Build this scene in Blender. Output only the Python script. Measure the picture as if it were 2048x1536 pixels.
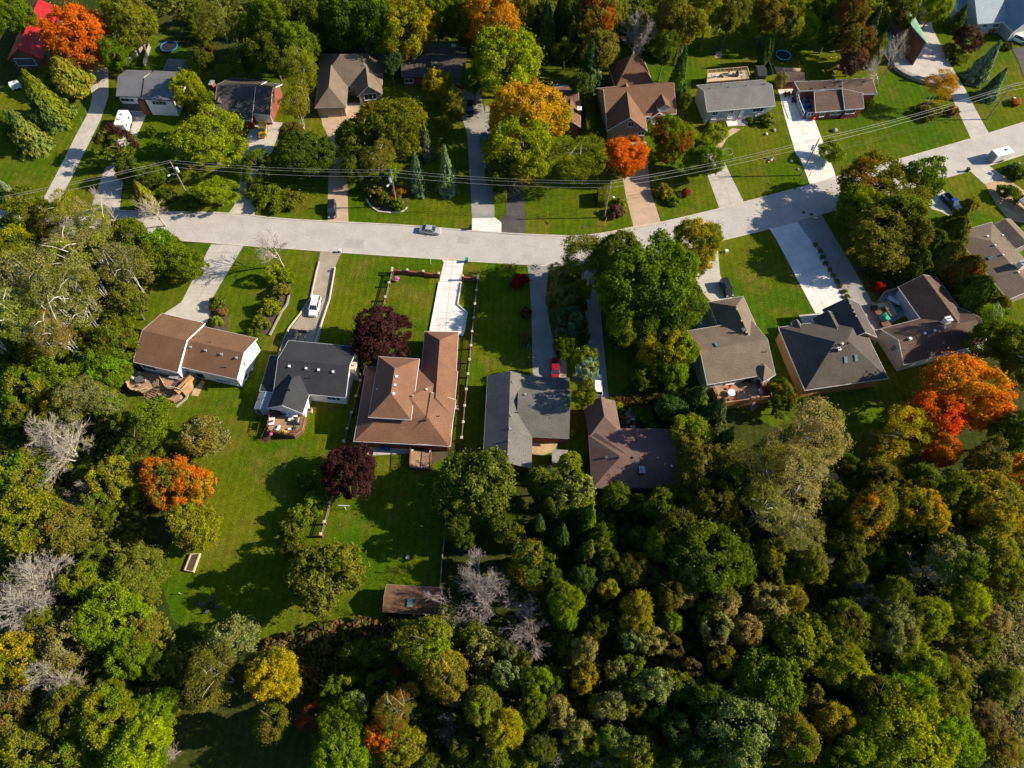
import bpy, math, random
import numpy as np
from mathutils import Vector, Matrix
for o in list(bpy.data.objects): bpy.data.objects.remove(o)
S = bpy.context.scene
COL = S.collection
# ---------------------------------------------------------------- camera, sky, sun, exposure
FPX, CAM_H = 1422.0, 120.0           # focal length in photo pixels (2048 wide), flying height in metres
VP = (993.0, 1563.0)                 # where verticals converge in the photo (straight down)
_d = np.array([VP[0]-1024, VP[1]-768, FPX]); _d /= np.linalg.norm(_d)
_Z = -_d
_Y = np.array([0, 0, 1.]) - _Z[2]*_Z; _Y /= np.linalg.norm(_Y)
_X = np.cross(_Y, _Z)
RW = np.array([_X, _Y, _Z])          # rows: world axes in camera coordinates (x right, y down, z forward)
cam = bpy.data.objects.new("camera", bpy.data.cameras.new("camera")); COL.objects.link(cam)
m = Matrix.Identity(4)
for i in range(3):
    m[i][0] = RW[i][0]; m[i][1] = -RW[i][1]; m[i][2] = -RW[i][2]
m[2][3] = CAM_H
cam.matrix_world = m
cam.data.sensor_width = 36; cam.data.lens = 36*FPX/2048
cam.data.clip_start = 0.5; cam.data.clip_end = 6000
S.camera = cam
SUN_EL, SUN_AZ = 29.0, 4.5           # degrees above horizon, degrees from +X towards +Y
w = bpy.data.worlds.new("World"); S.world = w; w.use_nodes = True
nt = w.node_tree; bg = nt.nodes["Background"]
sky = nt.nodes.new("ShaderNodeTexSky"); sky.sky_type = 'NISHITA'; sky.sun_disc = False
sky.sun_elevation = math.radians(SUN_EL); sky.sun_rotation = math.radians(90-SUN_AZ)
tn = nt.nodes.new("ShaderNodeVectorMath"); tn.operation = 'MULTIPLY'; tn.inputs[1].default_value = (.72, .92, 1.15)
nt.links.new(sky.outputs[0], tn.inputs[0]); nt.links.new(tn.outputs[0], bg.inputs[0]); bg.inputs[1].default_value = 0.068
sl = bpy.data.lights.new("sun", 'SUN'); sl.energy = 5.0; sl.angle = math.radians(0.5); sl.color = (1.0, 0.88, 0.68)
so = bpy.data.objects.new("sun", sl); COL.objects.link(so)
a, e = math.radians(SUN_AZ), math.radians(SUN_EL)
so.rotation_euler = Vector((math.cos(a)*math.cos(e), math.sin(a)*math.cos(e), math.sin(e))).to_track_quat('Z', 'Y').to_euler()
S.view_settings.view_transform = 'Standard'; S.view_settings.look = 'None'
S.view_settings.exposure = 0.95; S.view_settings.gamma = 1
S.render.engine = 'CYCLES'
S.cycles.max_bounces = 5; S.cycles.diffuse_bounces = 2; S.cycles.transmission_bounces = 3; S.cycles.glossy_bounces = 2
S.cycles.use_adaptive_sampling = True; S.cycles.adaptive_threshold = 0.03
R = random.Random(7)
# ---------------------------------------------------------------- measuring: photo pixel -> point at height z
TL = {'A': (0, 0, .3418), 'B': (674, 0, .3418), 'C': (1348, 0, .3418), 'D': (0, 480, .3418), 'E': (674, 480, .3418), 'F': (1348, 480, .3418),
      'G': (0, 1000, .34895), 'H': (674, 1000, .34895), 'I': (1348, 1000, .34895), 'o': (0, 0, 1),
      'a': (200, 100, .17578), 'b': (600, 70, .17578), 'c': (1060, 110, .17578), 'd': (1380, 60, .17578), 'e': (240, 560, .17578),
      'f': (490, 650, .17578), 'g': (1340, 560, .17578), 'h': (1640, 510, .17578), 'j': (1440, 240, .11719), 'k': (1808, 120, .11719),
      'n': (1000, 340, .11719), 'q': (1788, 0, .12695), 'r': (1788, 280, .12695), 's': (1808, 430, .1432)}
def px(k, X, Y):
    x0, y0, s = TL[k]; return x0+X*s, y0+Y*s
def P(x, y, z=0.0):
    c = RW @ np.array([x-1024, y-768, FPX]); t = (CAM_H-z)/-c[2]
    return Vector((c[0]*t, c[1]*t, z))
def W(k, X, Y, z=0.0): return P(*px(k, X, Y), z)
def mpp(x, y, z=0.0):                # pixels per metre at that point
    c = RW @ np.array([x-1024, y-768, FPX]); return FPX/((CAM_H-z)/-c[2]*FPX)
# ---------------------------------------------------------------- materials
MT = {}
def node(nt, t, **kw):
    n = nt.nodes.new(t)
    for k, v in kw.items(): setattr(n, k, v)
    return n
def mat(name, col, col2=None, scale=1.0, detail=4, rough=.8, metal=0, spec=.3, bump=0, fine=0, fscale=30, coat=0, stripes=None, course=None, lo=.35, hi=.65, rough_n=.6):
    """noise mottled material; stripes=(width m, amount, axis) adds ribs; course adds shingle rows"""
    m = bpy.data.materials.new(name); m.use_nodes = True; n = m.node_tree; b = n.nodes["Principled BSDF"]
    b.inputs['Roughness'].default_value = rough; b.inputs['Metallic'].default_value = metal
    b.inputs['Specular IOR Level'].default_value = spec; b.inputs['Coat Weight'].default_value = coat
    geo = node(n, 'ShaderNodeNewGeometry'); col2 = col2 or tuple(c*.8 for c in col)
    nz = node(n, 'ShaderNodeTexNoise'); nz.inputs['Scale'].default_value = scale; nz.inputs['Detail'].default_value = detail; nz.inputs['Roughness'].default_value = rough_n
    n.links.new(geo.outputs['Position'], nz.inputs['Vector'])
    mr = node(n, 'ShaderNodeMapRange'); mr.inputs['From Min'].default_value = lo; mr.inputs['From Max'].default_value = hi
    n.links.new(nz.outputs['Fac'], mr.inputs['Value'])
    mx = node(n, 'ShaderNodeMix', data_type='RGBA'); mx.inputs['A'].default_value = (*col, 1); mx.inputs['B'].default_value = (*col2, 1)
    n.links.new(mr.outputs[0], mx.inputs['Factor']); out = mx.outputs['Result']
    if fine:
        nf = node(n, 'ShaderNodeTexNoise'); nf.inputs['Scale'].default_value = fscale; nf.inputs['Detail'].default_value = 2
        n.links.new(geo.outputs['Position'], nf.inputs['Vector'])
        m2 = node(n, 'ShaderNodeMapRange'); m2.inputs['From Min'].default_value = .3; m2.inputs['From Max'].default_value = .7
        m2.inputs['To Min'].default_value = 1-fine; m2.inputs['To Max'].default_value = 1+fine
        n.links.new(nf.outputs['Fac'], m2.inputs['Value'])
        mm = node(n, 'ShaderNodeVectorMath', operation='SCALE'); n.links.new(out, mm.inputs[0]); n.links.new(m2.outputs[0], mm.inputs['Scale']); out = mm.outputs[0]
    if course or stripes:
        wv = node(n, 'ShaderNodeTexWave'); wv.wave_profile = 'SAW'
        wid, amt, ax = course or stripes
        wv.bands_direction = ax; wv.inputs['Scale'].default_value = 0.314/wid; wv.inputs['Distortion'].default_value = .3 if course else 0; wv.inputs['Detail Scale'].default_value = 2
        n.links.new(geo.outputs['Position'], wv.inputs['Vector'])
        m3 = node(n, 'ShaderNodeMapRange'); m3.inputs['From Min'].default_value = 0 if course else .75; m3.inputs['From Max'].default_value = 1
        m3.inputs['To Min'].default_value = 1-amt; m3.inputs['To Max'].default_value = 1+amt
        n.links.new(wv.outputs['Fac'], m3.inputs['Value'])
        mm = node(n, 'ShaderNodeVectorMath', operation='SCALE'); n.links.new(out, mm.inputs[0]); n.links.new(m3.outputs[0], mm.inputs['Scale']); out = mm.outputs[0]
    n.links.new(out, b.inputs['Base Color'])
    if bump:
        bp = node(n, 'ShaderNodeBump'); bp.inputs['Strength'].default_value = bump; bp.inputs['Distance'].default_value = .1
        n.links.new((nf if fine else nz).outputs['Fac'], bp.inputs['Height']); n.links.new(bp.outputs[0], b.inputs['Normal'])
    MT[name] = m; return m
mat('concrete', (.47, .44, .39), (.35, .325, .28), .35, 7, .85, fine=.08, fscale=4, lo=.38, hi=.68, rough_n=.7)
mat('new_concrete', (.69, .67, .63), (.54, .52, .48), .3, 7, .85, fine=.05, fscale=4, lo=.4, hi=.7, rough_n=.65)
mat('road', (.43, .405, .37), (.35, .33, .30), .22, 7, .9, fine=.1, fscale=3.5, lo=.38, hi=.66, rough_n=.7)
mat('joint', (.36, .34, .31), (.42, .40, .36), 1, 3, .95)
mat('tar', (.2, .19, .18), (.27, .255, .235), 1, 3, .8)
mat('road_patch', (.37, .35, .32), (.31, .295, .27), .6, 5, .95, fine=.1, fscale=5)
mat('kerb', (.50, .45, .38), (.40, .35, .28), .6, 4, .9, fine=.08, fscale=4)
mat('tan_paving', (.46, .33, .23), (.38, .27, .18), .5, 5, .85, fine=.1, fscale=5)
mat('grey_drive', (.30, .285, .26), (.23, .22, .2), .3, 5, .9, fine=.1, fscale=5)
mat('asphalt', (.06, .055, .058), (.085, .078, .078), .5, 5, .9, fine=.15, fscale=8)
mat('gravel', (.34, .29, .22), (.26, .22, .165), .5, 5, .95, fine=.15, fscale=6)
mat('stone_gravel', (.36, .37, .38), (.2, .2, .2), 3, 4, .95, fine=.3, fscale=9)
mat('sand', (.48, .35, .20), (.34, .24, .13), .5, 5, .95, fine=.15, fscale=5)
mat('soil', (.10, .07, .05), (.055, .04, .03), .8, 5, 1, fine=.3, fscale=6)
mat('stone', (.34, .31, .27), (.2, .18, .16), 1.5, 5, .95, fine=.2, fscale=8)
mat('brown_shingle', (0.1692, 0.09, 0.0504), (0.1368, 0.0706, 0.0396), .35, 5, .95, fine=.16, fscale=4.5, course=(.2, .04, 'Z'))
mat('red_shingle', (0.195, 0.0975, 0.0585), (0.156, 0.0764, 0.0468), .35, 5, .95, fine=.18, fscale=4.5, course=(.2, .04, 'Z'))
mat('tan_shingle', (0.1692, 0.1296, 0.0936), (0.1332, 0.1008, 0.072), .35, 5, .95, fine=.2, fscale=4.5, course=(.2, .04, 'Z'))
mat('dark_shingle', (0.084, 0.072, 0.0624), (0.064, 0.0544, 0.048), .35, 5, .95, fine=.2, fscale=4.5, course=(.2, .04, 'Z'))
mat('umber_shingle', (0.1105, 0.0723, 0.0527), (0.0808, 0.0527, 0.0399), .35, 5, .95, fine=.25, fscale=3.5, course=(.2, .05, 'Z'))
mat('black_shingle', (0.0357, 0.0365, 0.0425), (0.0272, 0.0281, 0.0331), .35, 5, .9, fine=.2, fscale=4.5, course=(.2, .05, 'Z'))
mat('grey_shingle', (0.1665, 0.162, 0.153), (0.1305, 0.126, 0.1188), .35, 5, .95, fine=.13, fscale=4, course=(.2, .04, 'Z'))
mat('slate_shingle', (0.1403, 0.1318, 0.119), (0.102, 0.0978, 0.0892), .35, 5, .95, fine=.18, fscale=4, course=(.35, .07, 'X'))
mat('mauve_shingle', (0.168, 0.1, 0.084), (0.128, 0.076, 0.064), .35, 5, .9, fine=.18, fscale=4.5, course=(.2, .05, 'Z'))
mat('grey_metal_roof', (.17, .17, .18), (.14, .14, .15), .3, 3, .5, spec=.5, stripes=(.45, .22, 'X'))
mat('blue_metal_roof', (.25, .33, .38), (.21, .28, .33), .3, 3, .45, spec=.5, stripes=(.35, .2, 'Y'))
mat('green_metal_roof', (.16, .33, .2), (.13, .28, .17), .3, 3, .5, spec=.5, stripes=(.5, .15, 'Y'))
mat('red_metal_roof', (.40, .010, .012), (.27, .008, .01), .8, 4, .5, spec=.4, stripes=(.5, .15, 'Y'))
mat('white_wall', (.78, .77, .74), (.72, .7, .68), .5, 3, .6, stripes=(.2, .06, 'Z'))
mat('grey_wall', (.42, .44, .45), (.37, .39, .4), .5, 3, .6, stripes=(.2, .06, 'Z'))
mat('tan_wall', (.36, .29, .21), (.3, .24, .17), .6, 4, .8, stripes=(.2, .06, 'Z'))
mat('brick', (.24, .08, .05), (.17, .055, .035), 2, 4, .9, fine=.2, fscale=12)
mat('orange_wood', (.5, .27, .11), (.42, .22, .085), 1, 4, .7, stripes=(.18, .12, 'Z'))
mat('brown_wood', (.16, .085, .05), (.1, .055, .033), 1, 4, .8)
mat('deck', (.42, .26, .16), (.33, .2, .12), .8, 4, .7, stripes=(.14, .2, 'X'))
mat('grey_deck', (.3, .26, .22), (.22, .19, .16), .8, 4, .8, stripes=(.14, .2, 'X'))
mat('light_wood', (.55, .42, .28), (.46, .34, .22), 1, 4, .7)
mat('weathered', (.3, .28, .25), (.2, .185, .165), 2, 4, .9)
mat('white_paint', (.8, .8, .8), (.74, .74, .74), 1, 2, .45, spec=.5)
mat('cream_stone', (.6, .53, .42), (.45, .4, .32), 3, 4, .85)
mat('glass', (.02, .03, .035), (.03, .04, .05), 1, 2, .08, spec=1)
mat('black_plastic', (.02, .02, .022), (.03, .03, .03), 1, 2, .5)
mat('rubber', (.015, .015, .015), (.02, .02, .02), 1, 2, .8)
mat('steel', (.5, .5, .5), (.4, .4, .42), 1, 2, .35, metal=.9)
mat('grey_plastic', (.3, .3, .31), (.25, .25, .26), 1, 2, .5)
for n_, c_ in dict(silver=(.42, .43, .45), white=(.78, .78, .78), black=(.012, .013, .016), red=(.3, .008, .02), blue=(.01, .03, .2), yellow=(.75, .42, .01),
                   navy=(.01, .02, .06), dark_green=(.015, .03, .025)).items():
    mat('paint_'+n_, c_, tuple(x*.95 for x in c_), 1, 2, .3, spec=.5, coat=.6, metal=.3 if n_ == 'silver' else 0)
for n_, c_ in dict(red=(.5, .02, .02), blue=(.02, .12, .4), sky=(.06, .38, .6), teal=(.01, .25, .17), yellow=(.75, .5, .02), white=(.75, .75, .73), tan=(.45, .33, .22),
                   grey=(.28, .29, .3), black=(.02, .02, .02), pink=(.55, .06, .3), green=(.05, .2, .06), orange=(.6, .2, .03), dkgrey=(.09, .095, .1), wine=(.12, .01, .03)).items():
    mat('c_'+n_, c_, tuple(x*.85 for x in c_), 2, 3, .6)
mat('pole_wood', (.3, .25, .2), (.2, .165, .13), 1.5, 4, .9)
mat('bark', (.16, .13, .11), (.09, .075, .06), 4, 4, .95)
mat('pale_bark', (.62, .58, .53), (.3, .27, .24), 2.5, 4, .9, lo=.5, hi=.75)
mat('grey_twig', (.40, .36, .33), (.3, .265, .24), 2, 3, .9)
mat('mauve_twig', (.30, .255, .25), (.22, .18, .175), 2, 3, .9)
mat('ash_twig', (.50, .46, .40), (.38, .345, .3), 2, 3, .9)
def grass_mat(name, c1, c2, c3, fs=3.0):
    m = bpy.data.materials.new(name); m.use_nodes = True; n = m.node_tree; b = n.nodes["Principled BSDF"]
    b.inputs['Roughness'].default_value = 1; b.inputs['Specular IOR Level'].default_value = .05
    geo = node(n, 'ShaderNodeNewGeometry'); L = n.links.new
    def nz(s, d=5, r=.6):
        t = node(n, 'ShaderNodeTexNoise'); t.inputs['Scale'].default_value = s; t.inputs['Detail'].default_value = d; t.inputs['Roughness'].default_value = r
        L(geo.outputs['Position'], t.inputs['Vector']); return t.outputs['Fac']
    def rng(v, a, b_, c=0, d=1):
        t = node(n, 'ShaderNodeMapRange'); t.inputs['From Min'].default_value = a; t.inputs['From Max'].default_value = b_
        t.inputs['To Min'].default_value = c; t.inputs['To Max'].default_value = d; L(v, t.inputs['Value']); return t.outputs[0]
    m1 = node(n, 'ShaderNodeMix', data_type='RGBA'); m1.inputs['A'].default_value = (*c1, 1); m1.inputs['B'].default_value = (*c2, 1)
    L(rng(nz(.045, 5), .38, .62), m1.inputs['Factor'])
    m2 = node(n, 'ShaderNodeMix', data_type='RGBA'); m2.inputs['B'].default_value = (*c3, 1); L(m1.outputs['Result'], m2.inputs['A'])
    L(rng(nz(.13, 7, .7), .5, .72, 0, .85), m2.inputs['Factor'])
    sc = node(n, 'ShaderNodeVectorMath', operation='SCALE'); L(m2.outputs['Result'], sc.inputs[0]); L(rng(nz(fs, 6, .8), .3, .7, .6, 1.4), sc.inputs['Scale'])
    s2 = node(n, 'ShaderNodeVectorMath', operation='SCALE'); L(sc.outputs[0], s2.inputs[0]); L(rng(nz(.6, 6, .7), .3, .7, .72, 1.28), s2.inputs['Scale'])
    # mower passes
    wv = node(n, 'ShaderNodeTexWave'); wv.wave_profile = 'SIN'; wv.bands_direction = 'X'; wv.inputs['Scale'].default_value = .22; wv.inputs['Distortion'].default_value = 6; wv.inputs['Detail Scale'].default_value = .08
    L(geo.outputs['Position'], wv.inputs['Vector'])
    s3 = node(n, 'ShaderNodeVectorMath', operation='SCALE'); L(s2.outputs[0], s3.inputs[0]); L(rng(wv.outputs['Fac'], 0, 1, .92, 1.08), s3.inputs['Scale'])
    L(s3.outputs[0], b.inputs['Base Color'])
    bp = node(n, 'ShaderNodeBump'); bp.inputs['Strength'].default_value = .6; bp.inputs['Distance'].default_value = .25
    L(nz(fs, 4, .8), bp.inputs['Height']); L(bp.outputs[0], b.inputs['Normal'])
    MT[name] = m
grass_mat('lawn', (.044, .095, .002), (.098, .115, .004), (.15, .115, .02))
grass_mat('forest_floor', (.03, .045, .008), (.05, .055, .012), (.07, .05, .02), 1.5)
def leaf_mat(name, gloss=.15, trans=.45):
    """leaf colour from the tree's own colour (object colour) and its second colour (property tint_b)"""
    m = bpy.data.materials.new(name); m.use_nodes = True; n = m.node_tree; L = n.links.new
    n.nodes.remove(n.nodes["Principled BSDF"]); out = n.nodes["Material Output"]
    oi = node(n, 'ShaderNodeObjectInfo'); ab = node(n, 'ShaderNodeAttribute', attribute_type='OBJECT', attribute_name='tint_b')
    ar = node(n, 'ShaderNodeAttribute', attribute_type='GEOMETRY', attribute_name='rnd')
    am = node(n, 'ShaderNodeAttribute', attribute_type='OBJECT', attribute_name='tint_mix')
    tc = node(n, 'ShaderNodeTexCoord'); ad = node(n, 'ShaderNodeVectorMath', operation='ADD')
    L(tc.outputs['Object'], ad.inputs[0]); cx = node(n, 'ShaderNodeCombineXYZ'); mul = node(n, 'ShaderNodeMath', operation='MULTIPLY'); mul.inputs[1].default_value = 37
    L(oi.outputs['Random'], mul.inputs[0]); L(mul.outputs[0], cx.inputs[0]); L(cx.outputs[0], ad.inputs[1])
    nz = node(n, 'ShaderNodeTexNoise'); nz.inputs['Scale'].default_value = 1.1; nz.inputs['Detail'].default_value = 3; L(ad.outputs[0], nz.inputs['Vector'])
    a0 = node(n, 'ShaderNodeMath', operation='ADD'); L(nz.outputs['Fac'], a0.inputs[0]); L(am.outputs['Fac'], a0.inputs[1])
    au = node(n, 'ShaderNodeAttribute', attribute_type='OBJECT', attribute_name='tint_up'); sx = node(n, 'ShaderNodeSeparateXYZ'); L(tc.outputs['Object'], sx.inputs[0])
    a1 = node(n, 'ShaderNodeMath', operation='MULTIPLY_ADD'); L(sx.outputs[2], a1.inputs[0]); L(au.outputs['Fac'], a1.inputs[1]); L(a0.outputs[0], a1.inputs[2])
    a2 = node(n, 'ShaderNodeMath', operation='MULTIPLY_ADD'); a2.inputs[1].default_value = .22; L(ar.outputs['Fac'], a2.inputs[0]); L(a1.outputs[0], a2.inputs[2])
    mr = node(n, 'ShaderNodeMapRange'); mr.inputs['From Min'].default_value = 1.0; mr.inputs['From Max'].default_value = 1.22; L(a2.outputs[0], mr.inputs['Value'])
    mx = node(n, 'ShaderNodeMix', data_type='RGBA'); L(oi.outputs['Color'], mx.inputs['A']); L(ab.outputs['Color'], mx.inputs['B']); L(mr.outputs[0], mx.inputs['Factor'])
    m2 = node(n, 'ShaderNodeMapRange'); m2.inputs['To Min'].default_value = .72; m2.inputs['To Max'].default_value = 1.62; L(ar.outputs['Fac'], m2.inputs['Value'])
    sc = node(n, 'ShaderNodeVectorMath', operation='SCALE'); L(mx.outputs['Result'], sc.inputs[0]); L(m2.outputs[0], sc.inputs['Scale'])
    df = node(n, 'ShaderNodeBsdfDiffuse'); tr = node(n, 'ShaderNodeBsdfTranslucent'); ms = node(n, 'ShaderNodeMixShader'); ms.inputs[0].default_value = trans
    L(sc.outputs[0], df.inputs[0]); L(sc.outputs[0], tr.inputs[0]); L(df.outputs[0], ms.inputs[1]); L(tr.outputs[0], ms.inputs[2])
    L(ms.outputs[0], out.inputs[0]); MT[name] = m
leaf_mat('leaf'); leaf_mat('needle', trans=.25)
# ---------------------------------------------------------------- mesh building
class MB:
    def __init__(s): s.v = []; s.f = []
    def poly(s, pts):
        i = len(s.v); s.v += [tuple(p) for p in pts]; s.f.append(tuple(range(i, i+len(pts))))
    def prism(s, base, z0, z1, top=True):
        n = len(base); i = len(s.v)
        s.v += [(p[0], p[1], z0) for p in base] + [(p[0], p[1], z1) for p in base]
        s.f += [(i+k, i+(k+1) % n, i+n+(k+1) % n, i+n+k) for k in range(n)]
        s.f.append(tuple(i+n+k for k in range(n))); s.f.append(tuple(i+k for k in reversed(range(n))))
    def solid(s, top, dz):           # top: list of 3-D points, gives thickness dz down
        n = len(top); i = len(s.v)
        s.v += [tuple(p) for p in top] + [(p[0], p[1], p[2]-dz) for p in top]
        s.f.append(tuple(range(i, i+n))); s.f.append(tuple(i+n+k for k in reversed(range(n))))
        s.f += [(i+k, i+n+k, i+n+(k+1) % n, i+(k+1) % n) for k in range(n)]
    def box(s, c, d, rz=0, tilt=None):
        M_ = Matrix.Rotation(rz, 3, 'Z')
        if tilt: M_ = M_ @ Matrix.Rotation(tilt[1], 3, tilt[0])
        i = len(s.v); h = [x/2 for x in d]
        for z in (-1, 1):
            for x, y in ((-1, -1), (1, -1), (1, 1), (-1, 1)):
                p = M_ @ Vector((x*h[0], y*h[1], z*h[2])); s.v.append((c[0]+p.x, c[1]+p.y, c[2]+p.z))
        s.f += [(i+a_, i+b_, i+c_, i+d_) for a_, b_, c_, d_ in ((3, 2, 1, 0), (4, 5, 6, 7), (0, 1, 5, 4), (1, 2, 6, 5), (2, 3, 7, 6), (3, 0, 4, 7))]
    def tube(s, p0, p1, r0, r1=None, n=8, cap=True):
        r1 = r0 if r1 is None else r1; p0 = Vector(p0); p1 = Vector(p1); q = (p1-p0).to_track_quat('Z', 'Y'); i = len(s.v)
        for p, r in ((p0, r0), (p1, r1)):
            for k in range(n):
                a_ = 2*math.pi*k/n; s.v.append(tuple(p + q @ Vector((math.cos(a_)*r, math.sin(a_)*r, 0))))
        s.f += [(i+k, i+(k+1) % n, i+n+(k+1) % n, i+n+k) for k in range(n)]
        if cap: s.f += [tuple(i+k for k in reversed(range(n))), tuple(i+n+k for k in range(n))]
    def torus(s, c, r, t, n=28, m_=8, sx=1):
        i = len(s.v)
        for a_ in range(n):
            A = 2*math.pi*a_/n
            for b_ in range(m_):
                B = 2*math.pi*b_/m_; rr = r+t*math.cos(B); s.v.append((c[0]+rr*math.cos(A)*sx, c[1]+rr*math.sin(A), c[2]+t*math.sin(B)))
        s.f += [(i+a_*m_+b_, i+((a_+1) % n)*m_+b_, i+((a_+1) % n)*m_+(b_+1) % m_, i+a_*m_+(b_+1) % m_) for a_ in range(n) for b_ in range(m_)]
    def blob(s, c, r, seed=0, sub=2, amp=.25, flat=.7):
        rr = random.Random(seed); import bmesh
        bm = bmesh.new(); bmesh.ops.create_icosphere(bm, subdivisions=sub, radius=1); i = len(s.v)
        ph = [rr.uniform(0, 6) for _ in range(6)]
        for v in bm.verts:
            p = v.co; k = 1+amp*(math.sin(2.3*p.x+ph[0])*math.sin(2.9*p.y+ph[1])+.5*math.sin(5*p.z+ph[2]+3*p.x)+.3*math.sin(7*p.y+ph[3]))
            s.v.append((c[0]+p.x*r*k, c[1]+p.y*r*k, c[2]+p.z*r*k*flat))
        s.f += [tuple(i+v.index for v in f.verts) for f in bm.faces]; bm.free()
    def build(s, name, mt, parent=None, local=False, smooth=False, bevel=0):
        me = bpy.data.meshes.new(name); v = s.v
        if parent is not None and not local:
            l = parent_loc(parent); v = [(p[0]-l[0], p[1]-l[1], p[2]-l[2]) for p in v]
        me.from_pydata(v, [], s.f); me.materials.append(MT[mt] if isinstance(mt, str) else mt)
        if smooth: me.polygons.foreach_set('use_smooth', [True]*len(me.polygons))
        me.validate(); me.update()
        o = bpy.data.objects.new(name, me); COL.objects.link(o)
        if parent is not None: o.parent = parent
        if bevel:
            b_ = o.modifiers.new('bevel', 'BEVEL'); b_.width = bevel; b_.segments = 2; b_.limit_method = 'ANGLE'
        return o
def parent_loc(p):
    l = Vector(p.location)
    while p.parent: p = p.parent; l = l+p.location
    return l
def tag(o, label=None, cat=None, group=None, kind=None):
    if label: o['label'] = label
    if cat: o['category'] = cat
    if group: o['group'] = group
    if kind: o['kind'] = kind
    return o
def thing(name, label, cat, loc=(0, 0, 0), rz=0, group=None):
    o = bpy.data.objects.new(name, None); COL.objects.link(o); o.location = loc; o.rotation_euler = (0, 0, rz); o.empty_display_size = .3
    return tag(o, label, cat, group)
def copy_thing(src, loc, rz=0, label=None, scale=None):
    r = src.copy(); COL.objects.link(r); r.location = loc; r.rotation_euler = (0, 0, rz)
    if scale: r.scale = scale
    if label: r['label'] = label
    for ch in src.children:
        c = ch.copy(); COL.objects.link(c); c.parent = r
        for g in ch.children:
            d = g.copy(); COL.objects.link(d); d.parent = c
    return r
def sheet(name, pts, z, mt, kind='structure'):
    """flat outline on the ground; triangulated so concave outlines are safe"""
    import bmesh
    bm = bmesh.new(); bm.faces.new([bm.verts.new((p[0], p[1], z)) for p in pts]); bmesh.ops.triangulate(bm, faces=bm.faces[:])
    bmesh.ops.recalc_face_normals(bm, faces=bm.faces[:])
    for f in bm.faces:
        if f.normal.z < 0: f.normal_flip()
    me = bpy.data.meshes.new(name); bm.to_mesh(me); bm.free(); me.materials.append(MT[mt])
    o = bpy.data.objects.new(name, me); COL.objects.link(o); o['kind'] = kind; return o
def smooth_line(pts, n=6):
    out = []
    for i in range(len(pts)-1):
        p0 = pts[max(i-1, 0)]; p1 = pts[i]; p2 = pts[i+1]; p3 = pts[min(i+2, len(pts)-1)]
        for k in range(n):
            t = k/n; out.append(.5*((2*p1)+(p2-p0)*t+(2*p0-5*p1+4*p2-p3)*t*t+(3*p1-p0-3*p2+p3)*t**3))
    return out+[pts[-1]]
def strip(mb, line, wl, wr, z0, z1):
    """a raised band along a line, wl metres to the left and wr to the right"""
    n = len(line); Lp = []; Rp = []
    for i in range(n):
        d = line[min(i+1, n-1)]-line[max(i-1, 0)]; d.z = 0; d.normalize(); nn = Vector((-d.y, d.x, 0)); Lp.append(line[i]+nn*wl); Rp.append(line[i]-nn*wr)
    i0 = len(mb.v)
    for a_, b_ in zip(Lp, Rp): mb.v += [(a_.x, a_.y, z0), (a_.x, a_.y, z1), (b_.x, b_.y, z1), (b_.x, b_.y, z0)]
    for i in range(n-1):
        q = i0+4*i
        for k in range(3): mb.f.append((q+k, q+4+k, q+5+k, q+1+k))
    mb.f.append((i0+3, i0+2, i0+1, i0)); q = i0+4*(n-1); mb.f.append((q, q+1, q+2, q+3))
# ---------------------------------------------------------------- ground, lawns, road, driveways
mb = MB(); mb.poly([(-1500, -1400, 0), (1500, -1400, 0), (1500, 1600, 0), (-1500, 1600, 0)]); mb.build('ground', 'forest_floor')['kind'] = 'structure'
def L_(k, *c): return [W(k, X, Y) for X, Y in c]
north = L_('o', (-260, 404), (-100, 408), (60, 414), (181, 421), (342, 425), (458, 428), (567, 439), (697, 446), (824, 453), (944, 463), (1002, 467), (1052, 470), (1152, 473), (1210, 467), (1265, 456),
           (1323, 446), (1440, 418.7), (1488, 406), (1621, 371), (1673, 355.5), (1830, 311), (1943, 278.6), (2048, 246), (2200, 200))
south = L_('o', (-260, 452), (-100, 458), (150, 470), (300, 477), (403, 483), (489, 490), (643, 501), (684, 504), (886, 517.6), (930, 521), (1053, 528), (1096, 531), (1200, 528), (1265, 518), (1350, 501),
           (1433, 482), (1539, 456), (1594, 441), (1642, 427), (1720, 405), (1874, 359), (1939, 341), (1977, 330), (2048, 308), (2200, 260))
north = smooth_line(north, 4); south = smooth_line(south, 4)
sheet('road', north+south[::-1], .016, 'road')
mb = MB(); strip(mb, north, .32, .0, .005, .1); mb.build('kerb', 'kerb')['kind'] = 'structure'
mb = MB(); strip(mb, south, .0, .32, .005, .1); mb.build('kerb', 'kerb')['kind'] = 'structure'
sheet('lawn', L_('o', (-260, 250), (0, 180), (150, 75), (330, 70), (420, 130), (600, 110), (640, 130), (940, 110), (1100, 90), (1380, 62), (1560, 52), (1720, 60), (1800, 20), (2100, -30), (2260, 190))+north[::-1], .004, 'lawn')
sheet('lawn', south[16:45]+L_('o', (1130, 640), (1180, 740), (1230, 800), (1180, 900), (1080, 960), (900, 880), (888, 960), (884, 1190), (800, 1215), (730, 1250), (560, 1310), (430, 1290), (345, 1240), (318, 1150), (310, 1125),
       (390, 1030), (440, 960), (360, 905), (290, 850), (240, 830), (240, 740), (255, 640), (300, 560), (345, 500)), .004, 'lawn')
sheet('lawn', L_('o', (1396, 560), (1380, 520))+south[60:]+L_('o', (2300, 700), (1900, 700), (1910, 820), (1800, 930), (1650, 950), (1560, 860), (1440, 800), (1396, 700)), .006, 'lawn')
sheet('lawn', L_('o', (1236, 790), (1330, 700), (1220, 640), (1200, 560), (1178, 560), (1205, 640), (1218, 790)), .008, 'lawn')
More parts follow.
